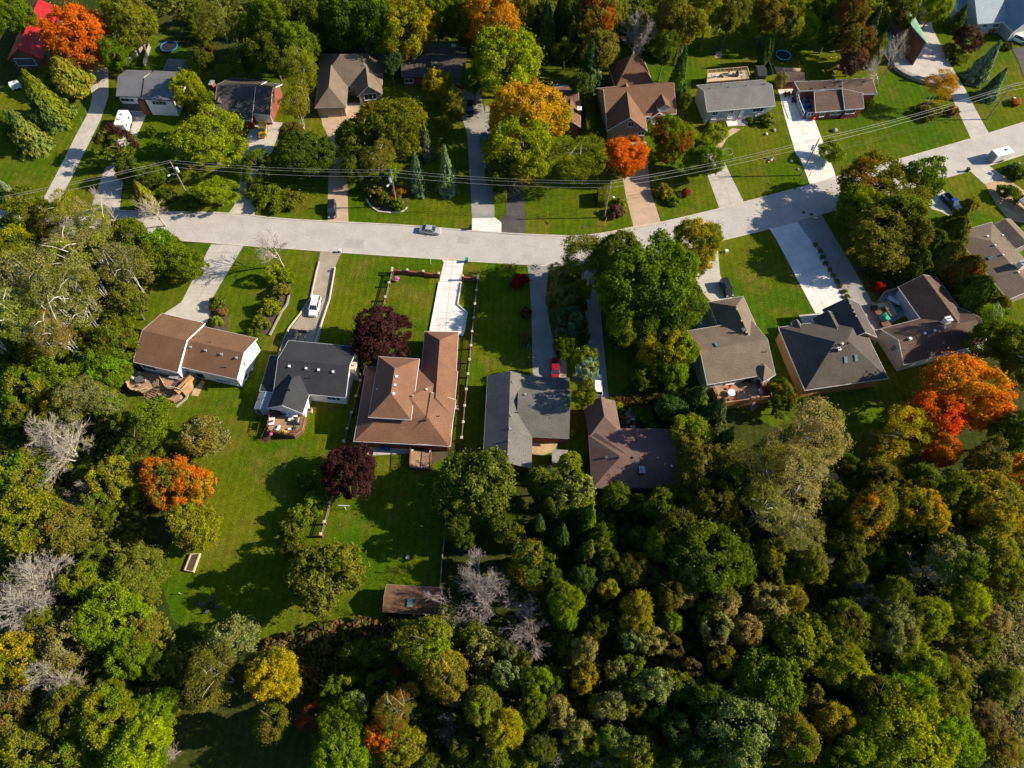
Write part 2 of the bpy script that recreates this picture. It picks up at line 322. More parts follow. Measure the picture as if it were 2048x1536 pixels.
# paved surfaces
NP = [0]
def pave(name, mt, z, *c, k='o', joints=None): 
    NP[0] += 1; return sheet(name, [W(k, X, Y) for X, Y in c], z+NP[0]*.0008, mt)
pave('driveway', 'concrete', .024, (455, 335), (632, 330), (636, 560), (590, 700), (500, 880), (420, 1040), (335, 1195), (290, 1290), (195, 1285), (232, 1205), (340, 1000), (440, 800), (505, 680), (530, 620), (540, 560), (500, 400), k='A')
pave('driveway', 'concrete', .024, (690, 640), (870, 640), (800, 800), (760, 1010), (720, 1060), (700, 1230), (525, 1243), (600, 1020), (700, 800), k='A')
pave('driveway', 'concrete', .024, (1490, 700), (1655, 718), (1595, 880), (1530, 1000), (1480, 1100), (1492, 1272), (1325, 1262), (1370, 1205), (1400, 1090), (1420, 900), (1450, 790), k='A')
pave('driveway', 'tan_paving', .024, (640, 225), (690, 226), (694, 205), (722, 205), (716, 235), (690, 252), (686, 300), (694, 340), (697, 447.5), (655, 445), (657, 330), (660, 280), (645, 250))
pave('driveway', 'grey_drive', .024, (735, 520), (835, 520), (870, 700), (915, 1000), (922, 1270), (790, 1275), (775, 1000), (760, 780), (735, 700), k='B')
pave('driveway', 'new_concrete', .024, (790, 1276), (925, 1273), (962, 1302), (962, 1366), (790, 1352), k='B')
pave('driveway', 'asphalt', .024, (985, 850), (1075, 850), (1095, 1180), (1105, 1377), (964, 1369), (964, 1275), (990, 1250), k='B')
pave('driveway', 'tan_paving', .024, (1640, 830), (1810, 830), (1820, 980), (1835, 1120), (1897, 1307), (1737, 1337), (1690, 1150), (1665, 1000), k='B')
pave('driveway', 'concrete', .024, (150, 850), (215, 880), (290, 940), (413, 1192), (268, 1228), (200, 1040), k='C')
pave('footpath', 'tan_paving', .024, (240, 870), (275, 870), (310, 810), (392, 756), (340, 750), (285, 790), (250, 835), k='C')
pave('driveway', 'new_concrete', .024, (608, 520), (700, 520), (742, 690), (822, 700), (952, 1042), (797, 1085), (752, 965), (738, 930), (712, 900), (650, 690), k='C')
pave('driveway', 'concrete', .024, (1290, 330), (1310, 400), (1390, 450), (1530, 490), (1605, 525), (1680, 690), (1740, 817), (1848, 790), (1792, 690), (1705, 525), (1640, 420), (1515, 170), (1500, 100), (1380, 60), (1250, 200), (1225, 318), k='C')
pave('driveway', 'concrete', .024, (1235, 26), (1428, 30), (1290, 260), (1250, 330), (1225, 390), (1240, 420), (1190, 520), (1060, 470), (960, 430), (1060, 365), (1130, 230), k='D')
pave('driveway', 'gravel', .024, (1878, 63), (2000, 70), (1958, 165), (1920, 350), (1850, 660), (1630, 700), (1640, 640), (1685, 540), (1760, 445), (1805, 365), (1850, 180), k='D')
pave('driveway', 'new_concrete', .024, (608, 108), (752, 118), (738, 150), (728, 240), (706, 378), (762, 425), (740, 560), (535, 550), (600, 240), (625, 130), k='E')
pave('driveway', 'grey_drive', .024, (1112, 142), (1240, 152), (1225, 300), (1240, 480), (1265, 580), (1322, 660), (1345, 720), (1342, 830), (1145, 810), (1140, 500), (1128, 250), k='E')
pave('driveway', 'grey_drive', .024, (1425, 140), (1530, 140), (1530, 280), (1570, 700), (1590, 925), (1500, 925), (1470, 600), (1440, 330), k='E')
pave('driveway', 'concrete', .024, (1405, 500), (1435, 490), (1440, 550), (1466, 600), (1430, 612), (1400, 580), (1385, 540))
pave('footpath', 'grey_drive', .024, (1395, 630), (1420, 640), (1435, 668), (1405, 680), (1380, 690), (1372, 676), (1395, 664))
pave('driveway', 'new_concrete', .024, (1539, 458), (1594, 443), (1622, 482), (1648, 520), (1688, 604), (1640, 640), (1628, 622), (1553, 480))
pave('footpath', 'concrete', .024, (730, 440), (855, 427), (845, 520), (765, 520), k='F')
pave('gravel_strip', 'stone_gravel', .012, (1594, 442), (1609, 437), (1640, 490), (1712, 604), (1690, 606), (1620, 482))
pave('driveway', 'grey_drive', .024, (1609, 438), (1642, 428), (1700, 525), (1770, 650), (1750, 690), (1725, 640), (1690, 590), (1640, 500))
pave('driveway', 'concrete', .024, (1450, 1165), (1530, 1068), (1600, 1140), (1640, 1180), (1740, 1330), (1560, 1240), (1510, 1225), k='C')
pave('driveway', 'concrete', .024, (1730, 1000), (1838, 968), (1942, 1040), (1815, 1077), k='C')
pave('driveway', 'sand', .018, (1815, 1070), (1945, 1040), (2200, 1230), (2200, 1330), (1960, 1290), (1880, 1190), k='C')
pave('ground_patch', 'soil', .012, (1055, 130), (1200, 250), (1340, 260), (1420, 330), (1330, 350), (1180, 330), (1080, 200), k='F')
pave('ground_patch', 'soil', .012, (640, 700), (740, 700), (650, 1220), (560, 1240), k='E')
pave('ground_patch', 'soil', .013, (500, 1080), (640, 1100), (650, 1260), (560, 1310), k='E')
pave('footpath', 'concrete', .018, (170, 1190), (420, 1200), (420, 1250), (180, 1262), k='E')
pave('ground_patch', 'sand', .012, (1140, 1160), (1300, 1170), (1270, 1240), (1200, 1260), (1140, 1250), k='E')
pave('footpath', 'sand', .012, (910, 1360), (950, 1365), (1010, 1470), (1030, 1536), (920, 1536), k='F')
pave('footpath', 'sand', .012, (1220, 1360), (1420, 1345), (1440, 1400), (1250, 1405), k='F')
pave('footpath', 'grey_drive', .012, (870, 620), (860, 700), (880, 760), (850, 830), (885, 830), (905, 760), (890, 690), (895, 620), k='B')
pave('footpath', 'sand', .012, (1130, 880), (1180, 820), (1200, 830), (1160, 915), (1120, 910), k='D')
pave('footpath', 'sand', .012, (1530, 400), (1550, 400), (1535, 530), (1512, 530), k='B')
pave('ground_patch', 'sand', .012, (235, 310), (280, 300), (278, 338), (240, 340), k='C')
pave('ground_patch', 'sand', .012, (585, 390), (740, 400), (735, 425), (600, 425), k='C')
pave('ground_patch', 'tan_paving', .024, (300, 695), (425, 695), (430, 735), (310, 742), k='C')
pave('flower_bed', 'soil', .012, (180, 1150), (230, 1215), (280, 1245), (380, 1240), (415, 1200), (400, 1120), (300, 1090), k='B')
pave('flower_bed', 'soil', .013, (500, 690), (545, 745), (600, 730), (600, 700), (560, 680), k='C')
pave('flower_bed', 'soil', .013, (1235, 420), (1300, 350), (1340, 400), (1330, 540), (1210, 520), k='D')
pave('flower_bed', 'soil', .012, (1650, 160), (1720, 190), (1700, 330), (1620, 480), (1580, 560), (1480, 540), (1560, 400), k='D')

def joints(k, q, n, m_=1, w_=.04):
    """control joints across (n) and along (m_) a paved strip given by its corners a-b (one end), c-d (other end)"""
    a_, b_, c_, d_ = [W(k, *x) for x in q]; mb = MB(); z = .085
    def seg(p, r_):
        d = r_-p; t = Vector((-d.y, d.x, 0)).normalized()*w_/2; mb.poly([(x.x, x.y, z) for x in (p-t, r_-t, r_+t, p+t)])
    for i in range(1, n): t = i/n; seg(a_.lerp(d_, t), b_.lerp(c_, t))
    for j in range(1, m_+1): t = j/(m_+1); seg(a_.lerp(b_, t), d_.lerp(c_, t))
    mb.build('driveway_joint', 'joint')['kind'] = 'structure'
joints('o', ((1554, 181), (1587, 181), (1672, 356), (1620, 371)), 12, 1)
joints('o', ((1540, 458), (1593, 444), (1687, 604), (1640, 638)), 9, 2)
joints('o', ((884, 518), (929, 520), (914, 610), (878, 610)), 6, 1)
joints('o', ((876, 612), (914, 612), (925, 665), (858, 664)), 4, 1)
joints('o', ((213, 120), (217, 190), (112, 407), (80, 411)), 14, 0)
joints('o', ((423, 490), (486, 490), (424, 605), (366, 602)), 7, 1)
joints('o', ((1418, 305), (1446, 318), (1488, 406), (1440, 419)), 6, 1)
joints('o', ((1895, 170), (1930, 175), (1978, 268), (1944, 278)), 6, 0)
joints('o', ((1940, 341), (1976, 331), (2011, 355), (1968, 367)), 3, 1)
# sealed cracks and patches in the street
mb = MB(); cr_ = random.Random(9)
for i in range(26):
    x = cr_.uniform(300, 1950); t = (x-300)/1650
    ci = min(range(len(north)), key=lambda q: abs((W('o', x, 460).x)-north[q].x)); sj = min(range(len(south)), key=lambda q: abs(south[q].x-north[ci].x)); a_ = north[ci].lerp(south[sj], cr_.uniform(.05, .5)); L = cr_.uniform(2, 6); an = cr_.choice((cr_.uniform(-.3, .3), cr_.uniform(1.2, 1.9)))
    p = a_.copy()
    for q in range(7):
        an += cr_.uniform(-.35, .35); p2 = p+Vector((math.cos(an), -abs(math.sin(an)), 0))*L/7; d = p2-p; t_ = Vector((-d.y, d.x, 0)).normalized()*.022; mb.poly([(v.x, v.y, .022) for v in (p-t_, p2-t_, p2+t_, p+t_)]); p = p2
mb.build('road_cracks', 'tar')['kind'] = 'structure'
for x0, x1, o0, o1 in ((905, 945, .2, .45), (1350, 1380, .5, .8), (700, 716, .55, .85), (1700, 1730, .15, .5)):
    q = []
    for x, o in ((x0, o0), (x1, o0), (x1, o1), (x0, o1)):
        X_ = W('o', x, 470 if x < 1300 else 440).x; n0 = min(north, key=lambda v: abs(v.x-X_)); s0 = min(south, key=lambda v: abs(v.x-X_)); q.append(n0.lerp(s0, o))
    sheet('road_patch', q, .0205, 'road_patch')
pave('driveway', 'asphalt', .024, (1850, 760), (2150, 735), (2300, 1100), (2150, 1400), (2048, 1250), (1960, 960), k='q')
# ---------------------------------------------------------------- houses
class Block:
    """rectangular roofed volume: eave line A->B (photo marks at eave height), depth D metres to the left of it"""
    def __init__(s, k, A, B, D, ze, rh, ridge='u', hips=(0, 0), ov=.45, z0=0.0, skew=0, kC=None, wall=True, off=None):
        a_ = W(k, *A, ze); b_ = W(kC or k, *B, ze); s.o = a_; u = b_-a_; u.z = 0; s.L = u.length; s.u = u.normalized(); s.vv = Vector((-s.u.y, s.u.x, 0))
        if isinstance(D, tuple): c = W(*D, ze); D = (c-a_).dot(s.vv)
        s.D = D; s.ze = ze; s.rh = rh; s.ridge = ridge; s.h = hips; s.ov = ov; s.z0 = z0; s.wall = wall
        s.half = (s.D if ridge == 'u' else s.L)/2; s.sl = rh/s.half
    def pt(s, u, v, z): p = s.o+s.u*u+s.vv*v; return Vector((p.x, p.y, z))
    def uv(s, p): d = Vector((p[0]-s.o.x, p[1]-s.o.y, 0)); return d.dot(s.u), d.dot(s.vv)
    def height(s, u, v):             # roof surface height (None outside)
        if not (-.01 <= u <= s.L+.01 and -.01 <= v <= s.D+.01): return None
        a_, b_, A_, B_ = (v, u, s.D, s.L) if s.ridge == 'u' else (u, v, s.L, s.D)
        z = min(a_, A_-a_)*s.sl
        hs = s.sl*1.0
        if s.h[0]: z = min(z, b_*hs*s.h[0])
        if s.h[1]: z = min(z, (B_-b_)*hs*s.h[1])
        return s.ze+max(z, 0)
    def faces(s, inset=0, dz=0):
        """roof faces as lists of 3-D points, inset horizontally and lowered"""
        i = inset; f = []
        if s.ridge == 'u': A_, B_ = s.D, s.L; q = lambda a_, b_, z: s.pt(b_, a_, z)
        else: A_, B_ = s.L, s.D; q = lambda a_, b_, z: s.pt(a_, b_, z)
        ze = s.ze+i*s.sl+dz; zr = s.ze+s.rh+dz; m_ = A_/2
        r0 = (m_/s.h[0] if s.h[0] else i); r1 = B_-(m_/s.h[1] if s.h[1] else i)
        i0 = i/ (s.h[0] or 1) if s.h[0] else i
        c = [q(i, i, ze), q(i, B_-i, ze), q(A_-i, B_-i, ze), q(A_-i, i, ze)]
        if r0 > r1: r0 = r1 = (r0+r1)/2
        e0, e1 = q(m_, r0, zr), q(m_, r1, zr)
        f = [[c[0], e0, e1, c[1]], [c[3], c[2], e1, e0]]
        g = [[c[0], c[3], e0], [c[1], e1, c[2]]]
        return f, g, c
    def add_roof(s, mb, eps=0.0):
        f, g, c = s.faces(-eps, 0)
        for x in f: mb.solid(x, .16)
        for x, h in zip(g, s.h):
            if h: mb.solid(x, .16)
    def add_fascia(s, mb, eps=0.0):
        f, g, c = s.faces(-eps, 0)
        e0, e1 = f[0][1], f[0][2]
        segs = [(c[0], c[1]), (c[2], c[3])]
        segs += [(c[0], c[3])] if s.h[0] else [(c[0], e0), (e0, c[3])]
        segs += [(c[1], c[2])] if s.h[1] else [(c[1], e1), (e1, c[2])]
        ctr = (c[0]+c[2])/2; segs = [x for q, x in enumerate(segs) if q not in getattr(s, 'skip', ())]
        for p, q_ in segs:
            d = q_-p; d.z = 0; n = Vector((-d.y, d.x, 0)).normalized(); md = (p+q_)/2
            if n.dot(Vector((md.x-ctr.x, md.y-ctr.y, 0))) < 0: n = -n
            t = n*.03
            i = len(mb.v); z_ = Vector((0, 0, .008)); b_ = Vector((0, 0, -.24))
            mb.v += [tuple(x) for x in (p+z_-t*.3, q_+z_-t*.3, q_+z_+t, p+z_+t, p+b_-t*.3, q_+b_-t*.3, q_+b_+t, p+b_+t)]
            mb.f += [(i, i+1, i+2, i+3), (i+7, i+6, i+5, i+4), (i+3, i+2, i+6, i+7), (i+1, i, i+4, i+5), (i, i+3, i+7, i+4), (i+2, i+1, i+5, i+6)]
    def add_wall(s, mb, eps=0.0):
        i = s.ov-eps; f, g, c = s.faces(i, -.17)
        for x in f: mb.poly(x)
        for x, h in zip(g, s.h):
            if h: mb.poly(x)
        base = [Vector((p.x, p.y, s.z0)) for p in c]; e0, e1 = f[0][1], f[0][2]
        mb.poly([base[0], c[0], c[1], base[1]]); mb.poly([base[2], c[2], c[3], base[3]])
        mb.poly([base[3], c[3], c[0], base[0]] if s.h[0] else [base[3], c[3], e0, c[0], base[0]])
        mb.poly([base[1], c[1], c[2], base[2]] if s.h[1] else [base[1], c[1], e1, c[2], base[2]])
        mb.poly(base[::-1])
class Slab:
    """flat roof piece: outline marks with a height each; optional walls below"""
    def __init__(s, k, pts, th=.2, wall=True, z0=0.0, ov=.3):
        s.p = [W(k, X, Y, z) for X, Y, z in pts]; s.th = th; s.wall = wall; s.z0 = z0
        s.c = sum(s.p, Vector())/len(s.p); s.q = [s.c+(p-s.c)*(1-ov/max((p-s.c).length, 1)*1.3) for p in s.p]
        n = Vector()
        for a_, b_ in zip(s.p, s.p[1:]+s.p[:1]): n += (a_-s.c).cross(b_-s.c)
        s.n = n.normalized()
    def inside(s, p, poly=None):
        r = False; poly = poly or s.p
        for a_, b_ in zip(poly, poly[1:]+poly[:1]):
            if (a_.y > p[1]) != (b_.y > p[1]) and p[0] < (b_.x-a_.x)*(p[1]-a_.y)/(b_.y-a_.y)+a_.x: r = not r
        return r
    def zat(s, p): return s.c.z-((p[0]-s.c.x)*s.n.x+(p[1]-s.c.y)*s.n.y)/s.n.z
    def add_roof(s, mb, eps=0): mb.solid(s.p, s.th)
    def add_fascia(s, mb, eps=0):
        for p, q_ in zip(s.p, s.p[1:]+s.p[:1]):
            d = q_-p; n = Vector((-d.y, d.x, 0)).normalized(); md = (p+q_)/2-s.c
            if n.x*md.x+n.y*md.y < 0: n = -n
            t = n*.03; i = len(mb.v); z_ = Vector((0, 0, .008)); b_ = Vector((0, 0, -.26))
            mb.v += [tuple(x) for x in (p+z_-t*.3, q_+z_-t*.3, q_+z_+t, p+z_+t, p+b_-t*.3, q_+b_-t*.3, q_+b_+t, p+b_+t)]
            mb.f += [(i, i+1, i+2, i+3), (i+7, i+6, i+5, i+4), (i+3, i+2, i+6, i+7), (i+1, i, i+4, i+5), (i, i+3, i+7, i+4), (i+2, i+1, i+5, i+6)]
    def add_wall(s, mb, eps=0):
        if not s.wall: return
        for a_, b_ in zip(s.q, s.q[1:]+s.q[:1]): mb.poly([(a_.x, a_.y, s.z0), (b_.x, b_.y, s.z0), (b_.x, b_.y, b_.z-s.th), (a_.x, a_.y, a_.z-s.th)])
def roof_hit(blocks, k, X, Y):
    x, y = px(k, X, Y); z = 14.0
    while z > 0:
        p = P(x, y, z)
        for b in blocks:
            if isinstance(b, Block): h = b.height(*b.uv(p))
            else: h = b.zat(p) if b.inside(p) else None
            if h is not None and abs(h-z) < .06: return p, b
        z -= .03
    return P(x, y, 3), blocks[0]
def wall_hit(blocks, k, X, Y):
    x, y = px(k, X, Y); z = 12.0; prev = None
    while z > .05:
        p = P(x, y, z)
        for b in blocks:
            if isinstance(b, Block):
                u, v = b.uv(p); o = b.ov
                if o < u < b.L-o and o < v < b.D-o and b.z0 < z < b.height(u, v)-.2:
                    ds = [(v-o, 'f'), (b.D-o-v, 'b'), (u-o, 'l'), (b.L-o-u, 'r')]
                    side = min(ds)[1]; n = {'f': -b.vv, 'b': b.vv, 'l': -b.u, 'r': b.u}[side]
                    return p+n*min(ds)[0], n
            elif b.wall and b.inside(p, b.q) and z < b.zat(p)-.2:
                best = None
                for a_, c_ in zip(b.q, b.q[1:]+b.q[:1]):
                    d = c_-a_; d.z = 0; n = Vector((-d.y, d.x, 0)).normalized(); ds = (p-a_).dot(n)
                    md = (a_+c_)/2-b.c
                    if n.x*md.x+n.y*md.y < 0: n = -n
                    if best is None or abs(ds) < best[0]: best = (abs(ds), n)
                return p+best[1]*best[0], best[1]
        z -= .03
    return None, None
def opening(root, blocks, kind, k, X, Y, w_, h_, frame='white_paint', pane='glass', bars=1, lift=0):
    p, n = wall_hit(blocks, k, X, Y)
    if p is None: print('MISS', kind, k, X, Y); return
    p = p+Vector((0, 0, lift)); t = Vector((-n.y, n.x, 0)); rz = math.atan2(t.y, t.x)
    if p.z-h_/2 < .1: p.z = .1+h_/2
    mb = MB(); f = .09
    for s_ in (-1, 1):
        mb.box(p+t*s_*(w_/2-f/2)+n*.02, (f, .12, h_-2*f), rz); mb.box(p+Vector((0, 0, s_*(h_/2-f/2)))+n*.02, (w_, .12, f), rz)
    for q in range(1, bars+1) if kind == 'window' else ():
        mb.box(p+t*(-w_/2+w_*q/(bars+1))+n*.015, (.06, .1, h_-2*f), rz)
    if kind == 'window':
        mb.box(p+n*.09+Vector((0, 0, -h_/2-.03)), (w_+.1, .16, .05), rz)
    o = mb.build(kind, frame, root)
    mb = MB(); mb.box(p+n*.012, (w_-2*f, .07, h_-2*f), rz)
    if kind == 'garage_door':
        for q in range(1, 4): mb.box(p+n*.02+Vector((0, 0, -h_/2+h_*q/4)), (w_-2*f-.02, .07, .03), rz)
    mb.build({'window': 'pane', 'garage_door': 'panel', 'door': 'panel'}[kind], pane, o)
    if kind == 'door':
        mb = MB(); mb.box(p+n*.07+t*(w_*.32), (.05, .06, .16), rz); mb.build('handle', 'steel', o)
def vent(root, blocks, k, X, Y, mt='grey_plastic', s_=.32, h_=.22, name='roof_vent'):
    p, b = roof_hit(blocks, k, X, Y); rz = math.atan2(b.u.y, b.u.x) if isinstance(b, Block) else 0
    mb = MB(); mb.box(p+Vector((0, 0, h_/2-.08)), (s_*.8, s_*.8, h_+.05), rz); mb.box(p+Vector((0, 0, h_-.03)), (s_*1.2, s_*1.2, .05), rz); mb.build(name, mt, root)
def pipe(root, blocks, k, X, Y, mt='grey_plastic', r=.09, h_=.6):
    p, b = roof_hit(blocks, k, X, Y); mb = MB(); mb.tube(p-Vector((0, 0, .1)), p+Vector((0, 0, h_)), r); mb.tube(p+Vector((0, 0, h_)), p+Vector((0, 0, h_+.08)), r*1.5); mb.build('vent_pipe', mt, root)
def skylight(root, blocks, k, X, Y, w_=.7, l_=1.2, u=.0):
    p, b = roof_hit(blocks, k, X, Y); e = .4
    ax = b.u; rz = math.atan2(ax.y, ax.x)
    g1 = (b.height(*b.uv(p+b.vv*e)) or p.z)-(b.height(*b.uv(p-b.vv*e)) or p.z); g2 = (b.height(*b.uv(p+b.u*e)) or p.z)-(b.height(*b.uv(p-b.u*e)) or p.z)
    if abs(g1) >= abs(g2): tl = ('X', math.atan2(g1, 2*e)); d = (w_, l_, .16)
    else: tl = ('Y', -math.atan2(g2, 2*e)); d = (l_, w_, .16)
    mb = MB(); mb.box(p+Vector((0, 0, .04)), d, rz, tl); o = mb.build('skylight', 'dkgrey' if 'dkgrey' in MT else 'c_dkgrey', root)
    mb = MB(); mb.box(p+Vector((0, 0, .08)), (d[0]-.16, d[1]-.16, .14), rz, tl); mb.build('pane', 'skyglass', o)
def chimney(root, blocks, k, X, Y, w_, d_, h_, mt='brick', cap='c_grey', down=1.5, pots=1, toground=False, off=0):
    p, b = roof_hit(blocks, k, X, Y); p = p+(b.u*off if off else Vector()); rz = math.atan2(b.u.y, b.u.x) if isinstance(b, Block) else 0
    zb = 0 if toground else p.z-down
    mb = MB(); mb.box((p.x, p.y, (zb+p.z+h_)/2), (w_, d_, p.z+h_-zb), rz); o = mb.build('chimney', mt, root)
    mb = MB(); mb.box((p.x, p.y, p.z+h_+.04), (w_+.14, d_+.14, .1), rz); mb.build('chimney_cap', cap, o)
    for q in range(pots):
        mb = MB(); c = p+Vector((math.cos(rz), math.sin(rz), 0))*((q-(pots-1)/2)*.5); mb.tube((c.x, c.y, p.z+h_+.05), (c.x, c.y, p.z+h_+.4), .13, .11); mb.build('chimney_pot', 'steel', o)
mat('skyglass', (.10, .22, .22), (.09, .2, .2), 1, 2, .12, spec=1)
def house(name, label, cat, blocks, roof, wall, fascia='white_paint', kind=None):
    b0 = blocks[0]; c = b0.pt(b0.L/2, b0.D/2, 0) if isinstance(b0, Block) else Vector((b0.c.x, b0.c.y, 0))
    root = thing(name, label, cat, (c.x, c.y, 0))
    r, w_, f = MB(), MB(), MB()
    for i, b in enumerate(blocks):
        e_ = i*.004
        b.add_roof(r, e_); b.add_fascia(f, e_)
        if b.wall: b.add_wall(w_, e_*1.3)
    r.build('roof', roof, root); f.build('fascia', fascia, root)
    if w_.f: w_.build('wall', wall, root)
    return root
def dormer(root, k, peak, front, wd, drop, roof, wallm, ln, direction, win=True):
    """small gabled dormer: front peak mark with its height, width, ridge length running back along direction"""
    p = W(k, *front, peak); d = direction; t = Vector((-d.y, d.x, 0)); rz = math.atan2(t.y, t.x)
    mb = MB(); bk = p+d*ln
    for s_ in (-1, 1):
        a_ = p+t*s_*(wd/2+.15)-Vector((0, 0, drop+.1)); b_ = bk+t*s_*(wd/2+.15)-Vector((0, 0, drop+.1))
        mb.solid([p-d*.2, a_-d*.2, b_, bk] if s_ > 0 else [p-d*.2, bk, b_, a_-d*.2], .1)
    o = mb.build('dormer', roof, root)
    mb = MB(); q = p-Vector((0, 0, .12)); hw = wd/2
    lo = q.z-drop-1.3
    A_ = [q, q+t*hw-Vector((0, 0, drop)), q-t*hw-Vector((0, 0, drop))]; 
    fr = [Vector((A_[2].x, A_[2].y, lo)), Vector((A_[1].x, A_[1].y, lo)), A_[1], A_[0], A_[2]]
    mb.poly(fr)
    for s_ in (1, -1):
        e_ = q+t*s_*hw; mb.poly([(e_.x, e_.y, lo), (e_+d*ln)[:2]+(lo,) if False else ((e_+d*ln).x, (e_+d*ln).y, lo), ((e_+d*ln).x, (e_+d*ln).y, q.z-drop), (e_.x, e_.y, q.z-drop)])
    mb.build('dormer_wall', wallm, o)
    if win:
        c = q-Vector((0, 0, drop+.45)); mb = MB(); mb.box(c-d*.03, (wd*.72, .12, .9), rz); mb.build('window_frame', 'white_paint', o)
        mb = MB()
        for s_ in (-1, 1): mb.box(c-d*.07+t*s_*wd*.17, (wd*.27, .08, .72), rz)
        mb.build('pane', 'glass', o)
H = {}
# 1 red metal roof, top left
b = [Block('A', (42, 350), (243, 345), 20, 3.2, 3.0, 'v', ov=.5)]
r = H['red'] = house('house', 'house with a bright red metal gable roof half under an orange maple', 'house', b, 'red_metal_roof', 'brown_wood', 'c_red')
opening(r, b, 'garage_door', 'A', 150, 362, 4.6, 2.1, 'white_paint', 'c_dkgrey')
# 2 grey metal roof with white walls
b = [Block('a', (182, 524), (470, 531), 9.4, 4.9, 1.9, 'u'), Block('a', (474, 558), (826, 574), 10.2, 4.9, 1.9, 'u')]
r = H['metal'] = house('house', 'white walled house with a ribbed grey metal roof beside the parked travel trailer', 'house', b, 'grey_metal_roof', 'white_wall', 'c_dkgrey')
opening(r, b, 'window', 'a', 310, 566, 3.2, 1.0, bars=2); opening(r, b, 'window', 'a', 672, 600, 3.4, 1.1, bars=3)
opening(r, b, 'garage_door', 'a', 370, 650, 4.6, 2.1, 'brown_wood', 'c_dkgrey')
opening(r, b, 'door', 'a', 520, 630, 1.1, 2.1, 'brown_wood', 'brown_wood')
mb = MB(); u0 = b[0]
mb.box(u0.pt(u0.L-.5, .1, 2.0), (1.5, 1.0, 4.0), math.atan2(u0.u.y, u0.u.x)); mb.build('brick_pier', 'brick', r)
chimney(r, b, 'a', 850, 360, .8, 1.1, .9, 'white_paint')
b = [Block('a', (715, 225), (925, 235), 4.2, 2.6, 1.3, 'u', (1, 1), .3)]
r = house('garden_shed', 'hipped grey roofed pavilion behind the ribbed metal roof house', 'shed', b, 'grey_shingle', 'weathered', 'c_dkgrey')
# 3 dark brown with dormers
b = [Block('a', (1290, 768), (1727, 803), 14.2, 2.9, 3.6, 'u'), Block('a', (1733, 722), (1934, 739), 11.0, 3.3, 3.1, 'u')]
r = H['dormer'] = house('house', 'brown roofed storey-and-a-half house with two white dormers and red siding', 'house', b, 'dark_shingle', 'brick', 'white_paint')
opening(r, b, 'garage_door', 'a', 1860, 775, 4.0, 2.3, 'white_paint', 'c_white')
dormer(r, 'a', 5.3, (1560, 608), 1.9, .9, 'dark_shingle', 'white_wall', 3.6, b[0].vv)
dormer(r, 'a', 5.3, (1335, 570), 1.9, .9, 'dark_shingle', 'white_wall', 3.6, b[0].vv)
chimney(r, b, 'a', 1290, 430, .9, 1.6, 1.4, 'brick')
mb = MB()
for X in (1440, 1510, 1590, 1720): 
    p = W('a', X, 860); mb = MB(); mb.tube((p.x, p.y+.6, 0), (p.x, p.y+.6, 2.75), .08); mb.build('porch_post', 'white_paint', r)


# 4 tan cross-hip house
b = [Block('b', (165, 832), (524, 824), 15.5, 3.0, 3.0, 'v', (1, 1)), Block('b', (650, 702), (940, 672), 11.5, 3.0, 2.7, 'v', (0, 1)), Block('b', (185, 590), (935, 575), 12.5, 3.1, 4.3, 'u', (1, 1))]
r = H['tan'] = house('house', 'tan cross hipped house with a wide garage facing the tan paved drive', 'house', b, 'tan_shingle', 'tan_wall', 'c_grey')
opening(r, b, 'garage_door', 'b', 360, 880, 5.0, 2.2, 'tan_wall', 'tan_wall'); opening(r, b, 'window', 'b', 548, 605, 1.3, 1.5); opening(r, b, 'window', 'b', 800, 700, 3.0, 1.7, bars=2)
b = [Block('b', (505, 190), (755, 190), 4.5, 2.6, 1.6, 'u', (1, 1), .3)]
house('garden_shed', 'hipped grey gazebo behind the tan cross hipped house', 'gazebo', b, 'grey_shingle', 'weathered', 'c_dkgrey')
# 5 dark low house in the trees
b = [Block('b', (1150, 474), (1500, 474), 12.5, 2.9, 1.7, 'u'), Block('b', (1480, 560), (1875, 570), 15.5, 2.9, 2.1, 'u')]
r = H['dark'] = house('house', 'low dark roofed house in tree shade left of the tall yellow green maple', 'house', b, 'dark_shingle', 'brick', 'c_dkgrey')
chimney(r, b, 'b', 1750, 160, 1.0, .9, 1.0, 'brick', 'c_white'); opening(r, b, 'window', 'b', 1240, 520, 2.2, 1.2)
# 6 small brown house behind the orange maple
b = [Block('c', (200, 700), (568, 690), 10.5, 2.9, 2.2, 'u'), Block('c', (320, 806), (574, 820), 9.5, 2.9, 1.8, 'v', (0, 0))]
r = H['small'] = house('house', 'small brown roofed house mostly hidden behind the big orange maple', 'house', b, 'brown_shingle', 'brick', 'white_paint')
chimney(r, b, 'c', 556, 655, .95, 1.2, 1.2, 'brick', 'c_white'); pipe(r, b, 'c', 437, 700, 'white_paint'); opening(r, b, 'window', 'c', 370, 850, 1.3, 1.3)
for q in ((350, 498), (390, 500)): vent(r, b, 'c', *q, 'c_dkgrey', .25, .15)
